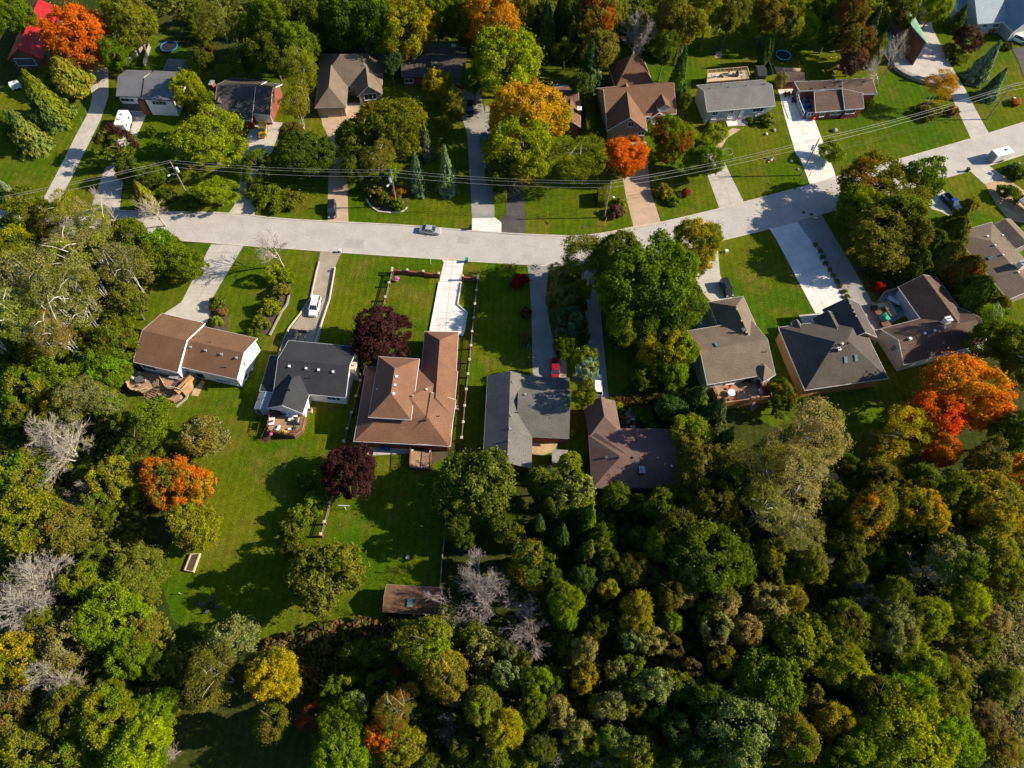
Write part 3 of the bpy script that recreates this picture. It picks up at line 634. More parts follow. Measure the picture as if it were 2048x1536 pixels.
# 7 large brown gabled house
b = [Block('c', (872, 745), (1668, 665), 11.5, 3.6, 4.2, 'u'), Block('c', (880, 860), (1336, 866), 11.8, 3.4, 3.9, 'v', (0, 0)), Block('c', (1375, 717), (1540, 690), 4.2, 3.3, 1.3, 'v', (0, 0)),
     Block('c', (975, 372), (1405, 330), 8.5, 3.4, 5.6, 'u', (1, 1))]
r = H['gable'] = house('house', 'large brown house with steep front gable and pyramid roof at the back', 'house', b, 'brown_shingle', 'tan_wall', 'white_paint')
dormer(r, 'c', 6.5, (1540, 555), 2.9, .95, 'brown_shingle', 'grey_wall', 3.4, b[0].vv, False)
opening(r, b, 'window', 'c', 1150, 785, 1.5, 1.5); opening(r, b, 'window', 'c', 1325, 718, 1.4, .8); opening(r, b, 'window', 'c', 1265, 890, 1.5, 1.0)
mb = MB(); p = W('c', 1450, 800); d0 = b[0].u; rz = math.atan2(d0.y, d0.x)
for i in range(6): mb.box((p.x, p.y+1.6-i*.32, .95-i*.16), (1.5, .34, .1), rz)
mb.build('porch_steps', 'grey_deck', r)
mb = MB(); q = W('c', 1450, 745, 1.1); mb.box((q.x, q.y, 1.05), (5.4, 2.2, .14), rz)
for i in range(-3, 4): mb.box((q.x+i*.85, q.y-1.05+i*.03, 1.55), (.07, .07, .95), rz)
mb.box((q.x-1.6, q.y-1.08, 2.02), (1.9, .08, .06), rz); mb.box((q.x+1.7, q.y-1.0, 2.02), (1.9, .08, .06), rz); mb.build('porch', 'white_paint', r)
# 8 grey bungalow
b = [Block('d', (195, 929), (972, 862), 9.6, 4.0, 2.2, 'u', ov=.4)]
r = H['bungalow'] = house('house', 'grey roofed raised bungalow with pale siding and a cluttered rear deck', 'house', b, 'grey_shingle', 'grey_wall', 'white_paint')
for q in ((286, 945, 1.5), (463, 930, 1.5), (775, 905, 2.8)): opening(r, b, 'window', 'd', q[0], q[1], q[2], 1.2, bars=1 if q[2] < 2 else 2)
opening(r, b, 'door', 'd', 585, 950, 1.4, 2.3, 'brown_wood', 'c_white')
for q in ((265, 1003), (450, 990), (770, 962)): opening(r, b, 'window', 'd', q[0], q[1], 1.2, .5)
for q in ((222, 668), (430, 652), (636, 634), (845, 618)): vent(r, b, 'd', *q, 'c_dkgrey', .36, .2)
pipe(r, b, 'd', 350, 625, 'c_dkgrey')
# 9 brown low-slope house
b = [Slab('C', [(705, 478, 3.6), (735, 532, 3.0), (985, 519, 3.6), (985, 466, 4.0)], wall=False), Slab('C', [(985, 466, 4.0), (985, 552, 3.4), (1190, 549, 3.2), (1160, 454, 3.7)]),
     Slab('C', [(820, 536, 3.1), (829, 656, 2.7), (996, 643, 2.7), (984, 520, 3.1)]), Slab('C', [(984, 519, 3.75), (1000, 641, 3.1), (1112, 633, 3.1), (1105, 545, 3.5)]),
     Slab('C', [(705, 480, 3.45), (738, 526, 3.0), (985, 515, 3.4), (985, 470, 3.8)], th=.1)]
r = H['patio'] = house('house', 'low brown roofed house with red siding and a walled corner patio', 'house', b, 'umber_shingle', 'brick', 'white_paint')
opening(r, b, 'window', 'C', 1033, 650, 2.4, 1.3, bars=2); opening(r, b, 'window', 'C', 930, 660, 1.2, 1.1); opening(r, b, 'window', 'C', 965, 658, 1.2, 1.1); opening(r, b, 'window', 'C', 868, 668, 1.2, 1.3)
opening(r, b, 'window', 'C', 728, 545, .9, 1.0)
for q in ((810, 518), (890, 510), (980, 505), (1115, 478)): vent(r, b, 'C', *q, 'umber_shingle', .35, .2)
# 10 green shed roof
b = [Slab('q', [(80, -120, 7.5), (95, 0, 7.5), (290, 410, 7.5), (540, 690, 7.0), (400, 400, 6.3), (215, 60, 6.3), (140, -120, 6.3)], wall=True, ov=.8)]
r = H['green'] = house('house', 'house with a narrow mint green metal roof beside the curved concrete drive', 'house', b, 'green_metal_roof', 'brown_wood', 'c_white')
# 11 blue grey tiled house top right
b = [Block('q', (1320, 372), (1770, 348), 14, 3.4, 3.6, 'u', (0, 0)), Block('q', (1880, 505), (2300, 420), 15, 3.2, 4.4, 'v', (0, 0)), Block('q', (990, 170), (1330, 150), 9, 3.0, 2.2, 'u', (0, 0))]
r = H['slate'] = house('house', 'blue grey roofed house in the top right corner with a white garage door', 'house', b, 'blue_metal_roof', 'grey_wall', 'white_paint')
opening(r, b, 'garage_door', 'q', 1950, 590, 4.6, 2.2, 'white_paint', 'c_white'); opening(r, b, 'window', 'q', 1430, 400, 1.3, 1.2); opening(r, b, 'window', 'q', 1600, 400, 1.6, 1.2)
# 12 tan house at right edge
b = [Block('s', (1455, 1180), (2020, 1003), 18.6, 3.0, 1.3, 'v', (0, 1)), Block('s', (1562, 477), (1810, 395), 7.3, 3.1, 1.0, 'v', (0, 0))]
r = H['right'] = house('house', 'long tan roofed house at the right edge behind a row of cedars', 'house', b, 'tan_shingle', 'tan_wall', 'white_paint')
chimney(r, b, 's', 1600, 735, 1.2, 1.2, 1.6, 'white_wall', 'c_grey'); skylight(r, b, 's', 1205, 600)
for q in ((1165, 300), (1272, 425), (1385, 560), (1498, 685), (1600, 800), (1375, 285)): vent(r, b, 's', *q, 'c_white', .3, .2)
# 13 brown split level at left
b = [Block('e', (148, 932), (655, 1052), 11.4, 4.6, 2.4, 'u', ov=.4), Block('e', (680, 985), (1330, 1132), 9.4, 3.9, 2.1, 'u', ov=.4)]
r = H['split'] = house('house', 'brown roofed white split level house with a multi level timber deck', 'house', b, 'brown_shingle', 'white_wall', 'white_paint')
for q in ((808, 768), (977, 806), (1157, 849), (1328, 890)): vent(r, b, 'e', *q, 'c_grey', .36, .3)
for q in ((240, 718), (1040, 708), (1215, 990)): pipe(r, b, 'e', *q, 'c_dkgrey', .08, .4)
opening(r, b, 'door', 'e', 915, 1085, 1.8, 2.1, 'white_paint', 'glass'); opening(r, b, 'window', 'e', 330, 990, 3.0, 1.6, bars=2); opening(r, b, 'window', 'e', 1180, 1150, 3, .7, bars=3); opening(r, b, 'window', 'e', 1430, 1095, 1.1, 1.2)
opening(r, b, 'window', 'e', 1412, 955, .5, .9, 'c_tan')
# 14 black roof
b = [Block('f', (325, 750), (1146, 829), 11.2, 3.4, 2.4, 'u', ov=.4), Block('f', (250, 942), (655, 1008), 9.2, 3.3, 2.1, 'v', (0, 1), ov=.4), Slab('f', [(285, 345, 2.8), (165, 752, 2.6), (330, 765, 2.9), (420, 360, 3.1)], wall=False)]
r = H['black'] = house('house', 'black roofed white house with a cream chimney and a furnished back deck', 'house', b, 'black_shingle', 'white_wall', 'white_paint')
for q in ((508, 475), (698, 498), (840, 516), (1006, 538)): vent(r, b, 'f', *q, 'c_white', .36, .3)
pipe(r, b, 'f', 510, 745, 'c_black', .13, .7); pipe(r, b, 'f', 745, 603, 'c_black', .07, .4)
chimney(r, b, 'f', 1195, 500, 1.2, 1.5, 1.3, 'cream_stone', 'cream_stone', pots=2, toground=True, off=.75)
opening(r, b, 'window', 'f', 1010, 835, 2.6, 1.2, bars=2); opening(r, b, 'door', 'f', 360, 1000, 2.4, 2.1, 'white_paint', 'glass'); opening(r, b, 'window', 'f', 560, 1035, 1.6, 1.1)
b = [Block('f', (103, 955), (255, 975), (('f', 165, 760)), 2.2, .5, 'v', (0, 0), .12)]
r = house('garden_shed', 'small shed with ribbed blue grey roof against the black roofed house', 'shed', b, 'blue_metal_roof', 'grey_wall', 'grey_plastic')
opening(r, b, 'door', 'f', 170, 1000, 1.3, 1.8, 'white_paint', 'c_dkgrey')
# 15 big red-brown hip house
b = [Block('E', (98, 1178), (664, 1207), 15.6, 3.2, 3.4, 'u', (1, 1)), Block('E', (512, 730), (700, 1000), 4, 3.2, .6, 'u', (1, 1), wall=False)]
b[1] = Block('E', (470, 1040), (681, 1044), ('E', 541, 535), 3.2, 2.1, 'v', (1, 1)); 
b[1].skip = (2,)
b.append(Block('E', (364, 1182), (656, 1209), 9.5, 3.25, 2.15, 'v', (1, 0)))
b.append(Block('E', (183, 1037), (432, 1052), 12.7, 6.0, 2.5, 'v', (1, 1)))
r = H['hip'] = house('house', 'rust brown hipped house with raised upper storey beside the brick pillar fence', 'house', b, 'red_shingle', 'brick', 'white_paint')
for q in ((349, 802), (341, 852), (333, 902)): vent(r, b, 'E', *q, 'c_white', .4, .3)
pipe(r, b, 'E', 525, 878, 'c_white', .13, .35); pipe(r, b, 'E', 445, 915, 'c_tan', .13, .3); pipe(r, b, 'E', 520, 1057, 'c_black', .13, .35); pipe(r, b, 'E', 236, 880, 'c_dkgrey', .08, .4); pipe(r, b, 'E', 598, 1033, 'c_dkgrey', .08, .4)
# 16 grey gable house
b = [Block('E', (852, 1325), (1138, 1335), ('E', 886, 796), 3.0, 2.1, 'v', (0, 0), ov=.4), Block('E', (1145, 1152), (1357, 1162), 13.6, 3.0, 2.6, 'u', (0, 0), ov=.4)]
b[1] = Block('E', (1050, 1148), (1357, 1162), ('E', 1362, 808), 3.0, 2.15, 'u', (0, 0), ov=.4)
r = H['grey'] = house('house', 'grey shingled L shaped house at the end of the grey drive with the red car', 'house', b, 'slate_shingle', 'brick', 'c_grey')
for q in ((1029, 832), (1103, 906), (1188, 912), (1272, 918), (1020, 1030), (1013, 1107), (1007, 1178), (1003, 1258)): vent(r, b, 'E', *q, 'c_grey', .34, .25)
pipe(r, b, 'E', 1060, 1010, 'c_dkgrey', .08, .4); pipe(r, b, 'E', 1355, 915, 'c_white', .2, .35)
# 17 mauve house
b = [Block('E', (1478, 1150), (1664, 1135), ('E', 1456, 955), 3.0, 1.9, 'v', (1, 0), ov=.35), Block('E', (1500, 1450), (2016, 1452), 11.5, 3.0, 1.9, 'u', (1, 0), ov=.4), Block('E', (1494, 1452), (1775, 1450), ('E', 1480, 1142), 3.02, 2.05, 'u', (1, 0), ov=.4)]
r = H['mauve'] = house('house', 'mauve brown roofed house beside the stone patio and the evergreen columns', 'house', b, 'mauve_shingle', 'tan_wall', 'c_dkgrey')
chimney(r, b, 'E', 1780, 1355, .9, 1.2, .9, 'brick', 'c_grey')
for q in ((1576, 1273), (1656, 1273), (1738, 1273)): vent(r, b, 'E', *q, 'c_dkgrey', .36, .2)
vent(r, b, 'E', 1957, 1323, 'c_white', .3, .2)
# 18 tan house with deck
b = [Block('g', (425, 1192), (1196, 1057), 12.3, 4.2, 2.5, 'u', (0, 0), ov=.4), Block('g', (600, 600), (985, 533), 12.5, 3.6, 2.7, 'v', (0, 1), ov=.4), Block('g', (1060, 1160), (1205, 1075), 4.2, 4.1, 1.5, 'u', (1, 1), ov=.3)]
b[1] = Block('g', (640, 740), (1050, 668), ('g', 466, 245), 3.6, 2.6, 'v', (0, 1), ov=.4)
r = H['deckhouse'] = house('house', 'tan roofed house with a hipped garage wing and sunny back deck', 'house', b, 'tan_shingle', 'grey_wall', 'white_paint')
skylight(r, b, 'g', 525, 738); chimney(r, b, 'g', 822, 585, .5, .5, .7, 'steel', 'steel', pots=1); pipe(r, b, 'g', 1088, 820, 'c_dkgrey', .08, .4)
for q in ((760, 336), (815, 467), (868, 598)): vent(r, b, 'g', *q, 'c_tan', .3, .2)
opening(r, b, 'window', 'g', 690, 1160, 1.8, 1.3); opening(r, b, 'door', 'g', 880, 1135, 2.2, 2.1, 'white_paint', 'glass')
for q in ((255, 745), (295, 840), (490, 370), (545, 520)): opening(r, b, 'window', 'g', *q, 1.2, 1.4)
# 19 dark hip house
b = [Block('g', (1535, 1255), (2485, 1118), ('g', 1232, 538), 3.9, 4.1, 'u', (1, 1), ov=.5), Block('h', (225, 1007), (652, 935), ('h', 33, 617), 3.8, 2.9, 'v', (0, 0), ov=.4), Block('g', (1720, 640), (2000, 590), ('g', 1625, 435), 3.9, 1.9, 'v', (0, 0), ov=.3), Block('g', (1440, 615), (1530, 600), ('g', 1395, 480), 4.0, .8, 'v', (0, 0), .2)]
r = H['darkhip'] = house('house', 'charcoal brown hip roofed house at the end of the white concrete drive', 'house', b, 'dark_shingle', 'orange_wood', 'white_paint')
for q in ((152, 1035), (190, 1028), (288, 1012), (325, 1005)): vent(r, b, 'h', *q, 'c_black', .34, .15)
chimney(r, b, 'h', 205, 1088, .5, .5, .6, 'steel', 'c_white'); pipe(r, b, 'h', 248, 1022, 'c_white', .15, .4); skylight(r, b, 'h', 290, 1193, .7, 1.3); skylight(r, b, 'h', 408, 1172, .7, 1.3)
for q in ((340, 553), (365, 602), (385, 650), (408, 698)): vent(r, b, 'h', *q, 'c_grey', .26, .15)
# 20 brown house with chimney, right
b = [Block('h', (958, 1250), (1900, 998), ('h', 735, 828), 3.3, 2.5, 'u', (0, 0), ov=.4), Block('h', (1270, 905), (1720, 780), ('h', 908, 358), 3.3, 2.4, 'v', (0, 0), ov=.4)]
r = H['chimney'] = house('house', 'umber roofed house with white chimney beside the yard full of gear', 'house', b, 'umber_shingle', 'grey_wall', 'white_paint')
chimney(r, b, 'h', 1425, 770, 1.2, 1.0, 1.3, 'white_wall', 'white_paint', pots=2); pipe(r, b, 'h', 1015, 965, 'c_white', .22, .5)
for q in ((1190, 895), (1303, 866), (1420, 832)): vent(r, b, 'h', *q, 'c_white', .36, .3)
skylight(r, b, 'h', 835, 1062, .7, 1.2)
b = [Block('H', (262, 640), (590, 660), ('H', 265, 482), 2.6, .9, 'u', (0, 0), .2)]
r = H['shed'] = house('garden_shed', 'brown roofed shed with a skylight at the bottom of the fenced lawn', 'shed', b, 'brown_shingle', 'brick', 'c_tan')
skylight(r, b, 'H', 418, 590, 1.0, 1.3)
b = [Block('d', (778, 520), (878, 520), ('d', 770, 405), 2.1, .6, 'u', (0, 0), .1)]
r = house('garden_shed', 'tiny blue grey shed behind the grey bungalow deck', 'shed', b, 'black_shingle', 'c_dkgrey', 'c_dkgrey')
b = [Block('C', (625, 478), (765, 470), ('C', 625, 425), 2.5, .9, 'u', (0, 0), .2)]
r = house('garden_shed', 'small brown roofed shed behind the walled corner patio house', 'shed', b, 'umber_shingle', 'brick', 'c_tan')
b = [Slab('C', [(2020, 1170, 2.4), (2150, 1290, 2.4), (2260, 1230, 2.4), (2100, 1120, 2.4)], wall=False)]
r = house('carport', 'grey flat roofed carport at the right edge above sandy ground', 'carport', b, 'grey_shingle', 'weathered', 'c_grey')
mb = MB()
for p in b[0].q: mb = MB(); mb.box((p.x, p.y, 1.1), (.12, .12, 2.2)); mb.build('post', 'light_wood', r)
b = [Slab('h', [(1415, 1130, 2.5), (1760, 1010, 2.5), (1900, 1110, 2.3), (1500, 1240, 2.3)], wall=False, th=.08)]
r = house('patio_roof', 'blue grey sheet patio roof showing above the orange maple', 'patio roof', b, 'blue_metal_roof', 'weathered', 'c_white')
mb = MB()
for p in b[0].q: mb = MB(); mb.box((p.x, p.y, 1.15), (.12, .12, 2.3)); mb.build('post', 'light_wood', r)
b = [Slab('E', [(1262, 1225, 2.2), (1350, 1230, 2.2), (1355, 1305, 2.1), (1258, 1300, 2.1)], th=.1, ov=.15)]
house('garden_shed', 'small grey box shed behind the L shaped grey house', 'shed', b, 'weathered', 'weathered', 'c_grey')
# ---------------------------------------------------------------- vehicles
def loft(mb, secs):
    """secs: list of rings (same length) of 3-D points"""
    n = len(secs[0]); i = len(mb.v)
    for r_ in secs: mb.v += [tuple(p) for p in r_]
    for a_ in range(len(secs)-1):
        for b_ in range(n):
            c_ = (b_+1) % n; mb.f.append((i+a_*n+b_, i+a_*n+c_, i+(a_+1)*n+c_, i+(a_+1)*n+b_))
    mb.f.append(tuple(i+k for k in reversed(range(n)))); mb.f.append(tuple(i+(len(secs)-1)*n+k for k in range(n)))
def car(k, c, front, kind, paint, label, name='parked_car', cat='car', group=None, roof=None):
    p = W(k, *c, .5); q = W(k, *front, .5); rz = math.atan2(q.y-p.y, q.x-p.x)
    r = thing(name, label, cat, (p.x, p.y, 0), rz, group)
    L, Wd, Hb, Ht = {'sedan': (4.7, 1.82, .92, 1.44), 'suv': (4.75, 1.92, 1.05, 1.74), 'hatch': (4.4, 1.8, .98, 1.55), 'van': (5.1, 2.0, 1.1, 1.8), 'pickup': (5.8, 2.0, 1.15, 1.9), 'jeep': (4.2, 1.85, 1.1, 1.85)}[kind]
    hw = Wd/2; hl = L/2
    def ring(x, w_, zt, zb=.28): return [(x, -w_, zb), (x, -w_, zt*.62), (x, -w_*.95, zt*.9), (x, -w_*.82, zt), (x, w_*.82, zt), (x, w_*.95, zt*.9), (x, w_, zt*.62), (x, w_, zb)]
    mb = MB(); hood = Hb*.93
    if kind == 'pickup':
        loft(mb, [ring(-.1*L, hw, Hb), ring(.18*L, hw, Hb), ring(.42*hl*2, hw*.97, hood), ring(hl*.97, hw*.88, hood*.85), ring(hl, hw*.8, hood*.6)])
        for s_ in (-1, 1): mb.box((-.29*L, s_*(hw-.06), .72), (.38*L, .12, .85))
        mb.box((-.48*L, 0, .72), (.08, Wd-.02, .85)); mb.box((-.29*L, 0, .5), (.38*L, Wd-.1, .2))
    else:
        loft(mb, [ring(-hl, hw*.82, Hb*.62), ring(-hl*.97, hw*.92, Hb*.9), ring(-hl*.8, hw, Hb), ring(hl*.25, hw, Hb), ring(hl*.75, hw*.97, hood*.94), ring(hl*.96, hw*.88, hood*.8), ring(hl, hw*.8, hood*.55)])
    mb.build('body', 'paint_'+paint, r, True, smooth=False, bevel=.04)
    xb, xt0, xt1, xf = {'sedan': (-.36*L, -.2*L, .08*L, .24*L), 'suv': (-.48*L, -.43*L, .1*L, .24*L), 'hatch': (-.46*L, -.36*L, .08*L, .26*L), 'van': (-.49*L, -.46*L, .14*L, .34*L),
                        'pickup': (-.11*L, -.07*L, .1*L, .22*L), 'jeep': (-.48*L, -.46*L, .12*L, .18*L)}[kind]
    mb = MB(); z0 = Hb*.97; z1 = Ht-.06
    i = len(mb.v); mb.v += [(xb, -hw*.9, z0), (xf, -hw*.88, z0), (xf, hw*.88, z0), (xb, hw*.9, z0), (xt0, -hw*.72, z1), (xt1, -hw*.70, z1), (xt1, hw*.70, z1), (xt0, hw*.72, z1)]
    mb.f += [(i, i+1, i+5, i+4), (i+1, i+2, i+6, i+5), (i+2, i+3, i+7, i+6), (i+3, i, i+4, i+7), (i+4, i+5, i+6, i+7), (i+3, i+2, i+1, i)]
    mb.build('cabin_glass', 'glass', r, True)
    mb = MB(); loft(mb, [[(xt0-.05, -hw*.66, z1), (xt0-.05, hw*.66, z1), (xt0, hw*.7, z1+.05), (xt0, -hw*.7, z1+.05)], [(xt0+.15, -hw*.74, z1-.01), (xt0+.15, hw*.74, z1-.01), (xt0+.15, hw*.7, z1+.08), (xt0+.15, -hw*.7, z1+.08)],
                         [(xt1-.15, -hw*.72, z1-.01), (xt1-.15, hw*.72, z1-.01), (xt1-.15, hw*.68, z1+.08), (xt1-.15, -hw*.68, z1+.08)], [(xt1+.04, -hw*.66, z1-.01), (xt1+.04, hw*.66, z1-.01), (xt1, hw*.6, z1+.04), (xt1, -hw*.6, z1+.04)]])
    for s_ in (-1, 1):
        for xa, xc in ((xf, xt1), (xb, xt0)): mb.tube((xa, s_*hw*.885, z0), (xc, s_*hw*.715, z1), .045, n=5)
        xm = (xt0+xt1)/2; mb.tube((xm, s_*hw*.9, z0), (xm, s_*hw*.725, z1), .04, n=5)
    mb.build('roof', 'paint_'+(roof or paint), r, True)
    for sx in (-1, 1):
        for s_ in (-1, 1):
            x = sx*L*.31; y = s_*(hw-.1); rr = .34 if kind in ('sedan', 'hatch') else .39
            mb = MB(); mb.tube((x, y-.11, rr), (x, y+.11, rr), rr, n=18); o = mb.build('wheel', 'rubber', r, True)
            mb = MB(); mb.tube((x, y+s_*.09, rr), (x, y+s_*.125, rr), rr*.6, n=12); mb.build('rim', 'steel', o, True).location = (0, 0, 0)
    for s_ in (-1, 1):
        mb = MB(); mb.box((hl*.965, s_*hw*.66, Hb*.68), (.1, .34, .15)); mb.build('headlight', 'c_white', r, True)
        mb = MB(); mb.box((-hl*.985, s_*hw*.7, Hb*.75), (.08, .28, .2)); mb.build('tail_light', 'c_red', r, True)
        mb = MB(); mb.box((xf-.25, s_*(hw+.08), Hb+.05), (.14, .18, .13)); mb.build('mirror', 'paint_'+paint, r, True)
    return r
car('B', (545, 1347), (600, 1354), 'sedan', 'silver', 'silver sedan with dark sunroof parked at the grass edge of the street', 'parked_sedan')
car('A', (1942, 1228), (1942, 1280), 'suv', 'black', 'black car parked at the street end of the tan driveway', 'parked_suv')
car('D', (1842, 390), (1828, 445), 'suv', 'white', 'white car coming up the narrow gravel drive', 'parked_suv')
car('D', (1708, 590), (1690, 640), 'suv', 'black', 'black car beside the black roofed house', 'parked_suv')
car('E', (1275, 748), (1272, 700), 'sedan', 'red', 'dark red car at the end of the first grey driveway')
car('E', (1524, 850), (1522, 800), 'suv', 'white', 'white vehicle half under the evergreen columns', 'parked_suv')
car('B', (780, 640), (776, 700), 'suv', 'black', 'black car in deep shade at the top of the long grey driveway', 'parked_suv')
car('B', (860, 822), (860, 870), 'hatch', 'blue', 'dark blue car on the long grey driveway')
car('a', (1850, 925), (1840, 1010), 'jeep', 'yellow', 'yellow car in front of the dormered brown house')
car('r', (1885, 445), (2010, 400), 'suv', 'black', 'black car parked on the grass beside the white cargo trailer', 'parked_suv')
car('r', (905, 1000), (985, 1085), 'pickup', 'navy', 'dark pickup truck with bright blue cab roof on the pale driveway', 'pickup_truck', 'pickup', roof='blue')
car('g', (640, 100), (680, 190), 'jeep', 'black', 'black boxy off road car beside the tan garage wing')
car('q', (1960, 620), (2060, 660), 'van', 'white', 'white vehicle before the blue grey garage', 'parked_van')
def trailer(k, p1, p2, z, w_, label, name, cat, paint='paint_white', rear='c_grey', zb=.55, nose=True, group=None):
    a_, b_ = W(k, *p1, z), W(k, *p2, z); c = (a_+b_)/2; d = b_-a_; L = d.length; rz = math.atan2(d.y, d.x)
    r = thing(name, label, cat, (c.x, c.y, 0), rz, group); mb = MB(); h = L/2; hw = w_/2
    loft(mb, [[(-h, -hw, zb), (-h, hw, zb), (-h, hw, z-.08), (-h, hw*.85, z), (-h, -hw*.85, z), (-h, -hw, z-.08)], [(h*.93, -hw, zb), (h*.93, hw, zb), (h*.93, hw, z-.08), (h*.93, hw*.85, z), (h*.93, -hw*.85, z), (h*.93, -hw, z-.08)],
              [(h, -hw*.8, zb), (h, hw*.8, zb), (h*1.0, hw*.8, z-.35), (h*.99, hw*.7, z-.2), (h*.99, -hw*.7, z-.2), (h, -hw*.8, z-.35)]])
    mb.build('body', paint, r, True)
    mb = MB(); mb.box((-h-.015, 0, (zb+z)/2), (.05, w_*.86, (z-zb)*.86)); mb.build('rear_door', rear, r, True)
    mb = MB(); mb.box((0, -hw-.012, (zb+z)/2-.1), (.8, .04, (z-zb)*.75)); mb.build('side_door', rear if rear != 'c_grey' else 'c_white', r, True)
    mb = MB(); mb.box((h*.35, 0, z+.08), (.5, .5, .2)); mb.build('roof_vent', 'c_grey', r, True)
    for sx in (-.35, .45):
        for s_ in (-1, 1):
            mb = MB(); mb.tube((sx, s_*(hw-.05)-.1, .34), (sx, s_*(hw-.05)+.1, .34), .34, n=16); mb.build('wheel', 'rubber', r, True)
    mb = MB(); mb.tube((h, -hw*.6, .5), (h+1.2, 0, .45), .05, n=6); mb.tube((h, hw*.6, .5), (h+1.2, 0, .45), .05, n=6); mb.build('tow_bar', 'c_black', r, True)
    return r
r = trailer('a', (207, 850), (262, 678), 2.9, 2.45, 'white travel trailer with roof vent parked beside the white walled house', 'travel_trailer', 'camper', rear='c_white')
for x in (-1.6, .9):
    mb = MB(); mb.box((x, -1.24, 1.9), (.9, .05, .5)); mb.build('window', 'glass', r, True)
mb = MB(); mb.box((-.6, 0, 3.02), (.8, .8, .25)); mb.build('air_conditioner', 'c_white', r, True)
trailer('r', (1592, 203), (1860, 133), 2.6, 2.3, 'white enclosed cargo trailer parked along the street at the right', 'cargo_trailer', 'trailer')
trailer('q', (545, 228), (440, 50), 3.0, 2.4, 'dark sided box trailer with white roof beside the mint green roof', 'box_trailer', 'trailer', 'c_dkgrey', 'c_tan')
trailer('A', (50, 490), (105, 475), 1.8, 1.5, 'small white covered trailer by the big spruces at the left edge', 'utility_trailer', 'trailer', zb=.4)
# ---------------------------------------------------------------- utility poles and wires
POLES = []
def pole(k, top, h, label, lamp=None, can=None, cross=False):
    t = W(k, *top, h); r = thing('utility_pole', label, 'utility pole', (t.x, t.y, 0), 0, 'utility poles along the north side of the street')
    mb = MB(); mb.tube((0, 0, 0), (0, 0, h), .17, .12, 10); mb.build('pole', 'pole_wood', r, True)
    mb = MB()
    if cross: mb.box((0, 0, h-.5), (.12, 2.4, .12), .5)
    for s_ in ((-1, 1) if cross else (1,)): mb.tube((s_*.4*(cross), s_*.9*cross, h-.45), (s_*.4*cross, s_*.9*cross, h+.1), .05, n=6)
    mb.build('cross_arm', 'pole_wood', r, True)
    if can:
        mb = MB(); x, y = can; mb.tube((x, y, h-3.1), (x, y, h-2.0), .3, n=14); mb.tube((x, y, h-2.0), (x, y, h-1.85), .3, .12, 14); mb.tube((x*.3, y*.3, h-2.6), (x, y, h-2.6), .06, n=6); mb.build('transformer', 'c_white', r, True)
    if lamp:
        x, y = lamp; z = h*.66; mb = MB(); mb.tube((0, 0, z-.2), (x*.5, y*.5, z+.5), .04, n=6); mb.tube((x*.5, y*.5, z+.5), (x, y, z+.55), .04, n=6); o = mb.build('lamp_arm', 'steel', r, True)
        mb = MB(); mb.box((x, y, z+.52), (.5, .3, .16), math.atan2(y, x)); mb.build('lamp_head', 'c_white', o, True)
    POLES.append((t, h))
pole('o', (340, 322.5), 10.6, 'utility pole with grey transformer at the left among dark trees', (-1.2, -1.0), (.45, .2))
pole('o', (781.3, 341.5), 10.8, 'utility pole with lamp and white transformer in the round shrub bed', (-.9, -1.2), (-.42, 0))
pole('o', (1221.9, 364), 10.8, 'utility pole with lamp beside the dusky purple shrub', (1.0, -1.2))
pole('o', (1638.7, 277.5), 10.9, 'utility pole with white transformer beside the big white driveway', None, (-.45, 0))
pole('o', (2024, 170.4), 9.95, 'utility pole with a long lamp arm near the right edge', (2.2, -.8), None, True)
ends = [W('o', -420, 470, 10.5)]+[t for t, h in POLES]+[W('o', 2500, 60, 10.5)]
def wire(name, label, pts, r_, mt='c_wire', sag=.9):
    mb = MB()
    for a_, b_ in zip(pts[:-1], pts[1:]):
        n = 16; prev = a_
        for i in range(1, n+1):
            t = i/n; q = a_.lerp(b_, t)-Vector((0, 0, sag*4*t*(1-t))); mb.tube(prev, q, r_, n=4, cap=False); prev = q
    o = mb.build(name, mt, None); tag(o, label, 'power line', 'overhead lines strung between the utility poles')
mat('c_wire', (.34, .33, .30), (.28, .27, .25), 1, 2, .6)
o_ = lambda dx, dy, dz: [p+Vector((dx, dy, dz)) for p in ends]
wire('power_line', 'topmost pair side wire along the poles, farther from the street', o_(.15, .35, .0), .028)
wire('power_line', 'topmost pair side wire along the poles, nearer the street', o_(-.1, -.35, -.05), .028)
wire('power_line', 'single wire strung lower than the topmost pair along the poles', o_(0, -.1, -1.5), .03)
wire('telephone_line', 'upper one of the two thin cables low on the poles', o_(0, 0, -3.9), .018, 'c_black', 1.2)
wire('telephone_line', 'lower one of the two thin cables low on the poles', o_(0, 0, -4.9), .018, 'c_black', 1.2)
for k, a_, b_, lb in (('n', (1796, 790), (1775, 965), 'yellow guy wire guard near the dusky purple shrub'), ('j', (1498, 885), (1478, 1030), 'yellow guy wire guard beside the big white driveway')):
    q0 = W(k, *b_, 0); q1 = W(k, *a_, 2.0); mb = MB(); mb.tube(q0, (q0.x+.25, q0.y+.35, 2.3), .06, n=6); tag(mb.build('guy_wire_guard', 'c_yellow'), lb, 'guard')
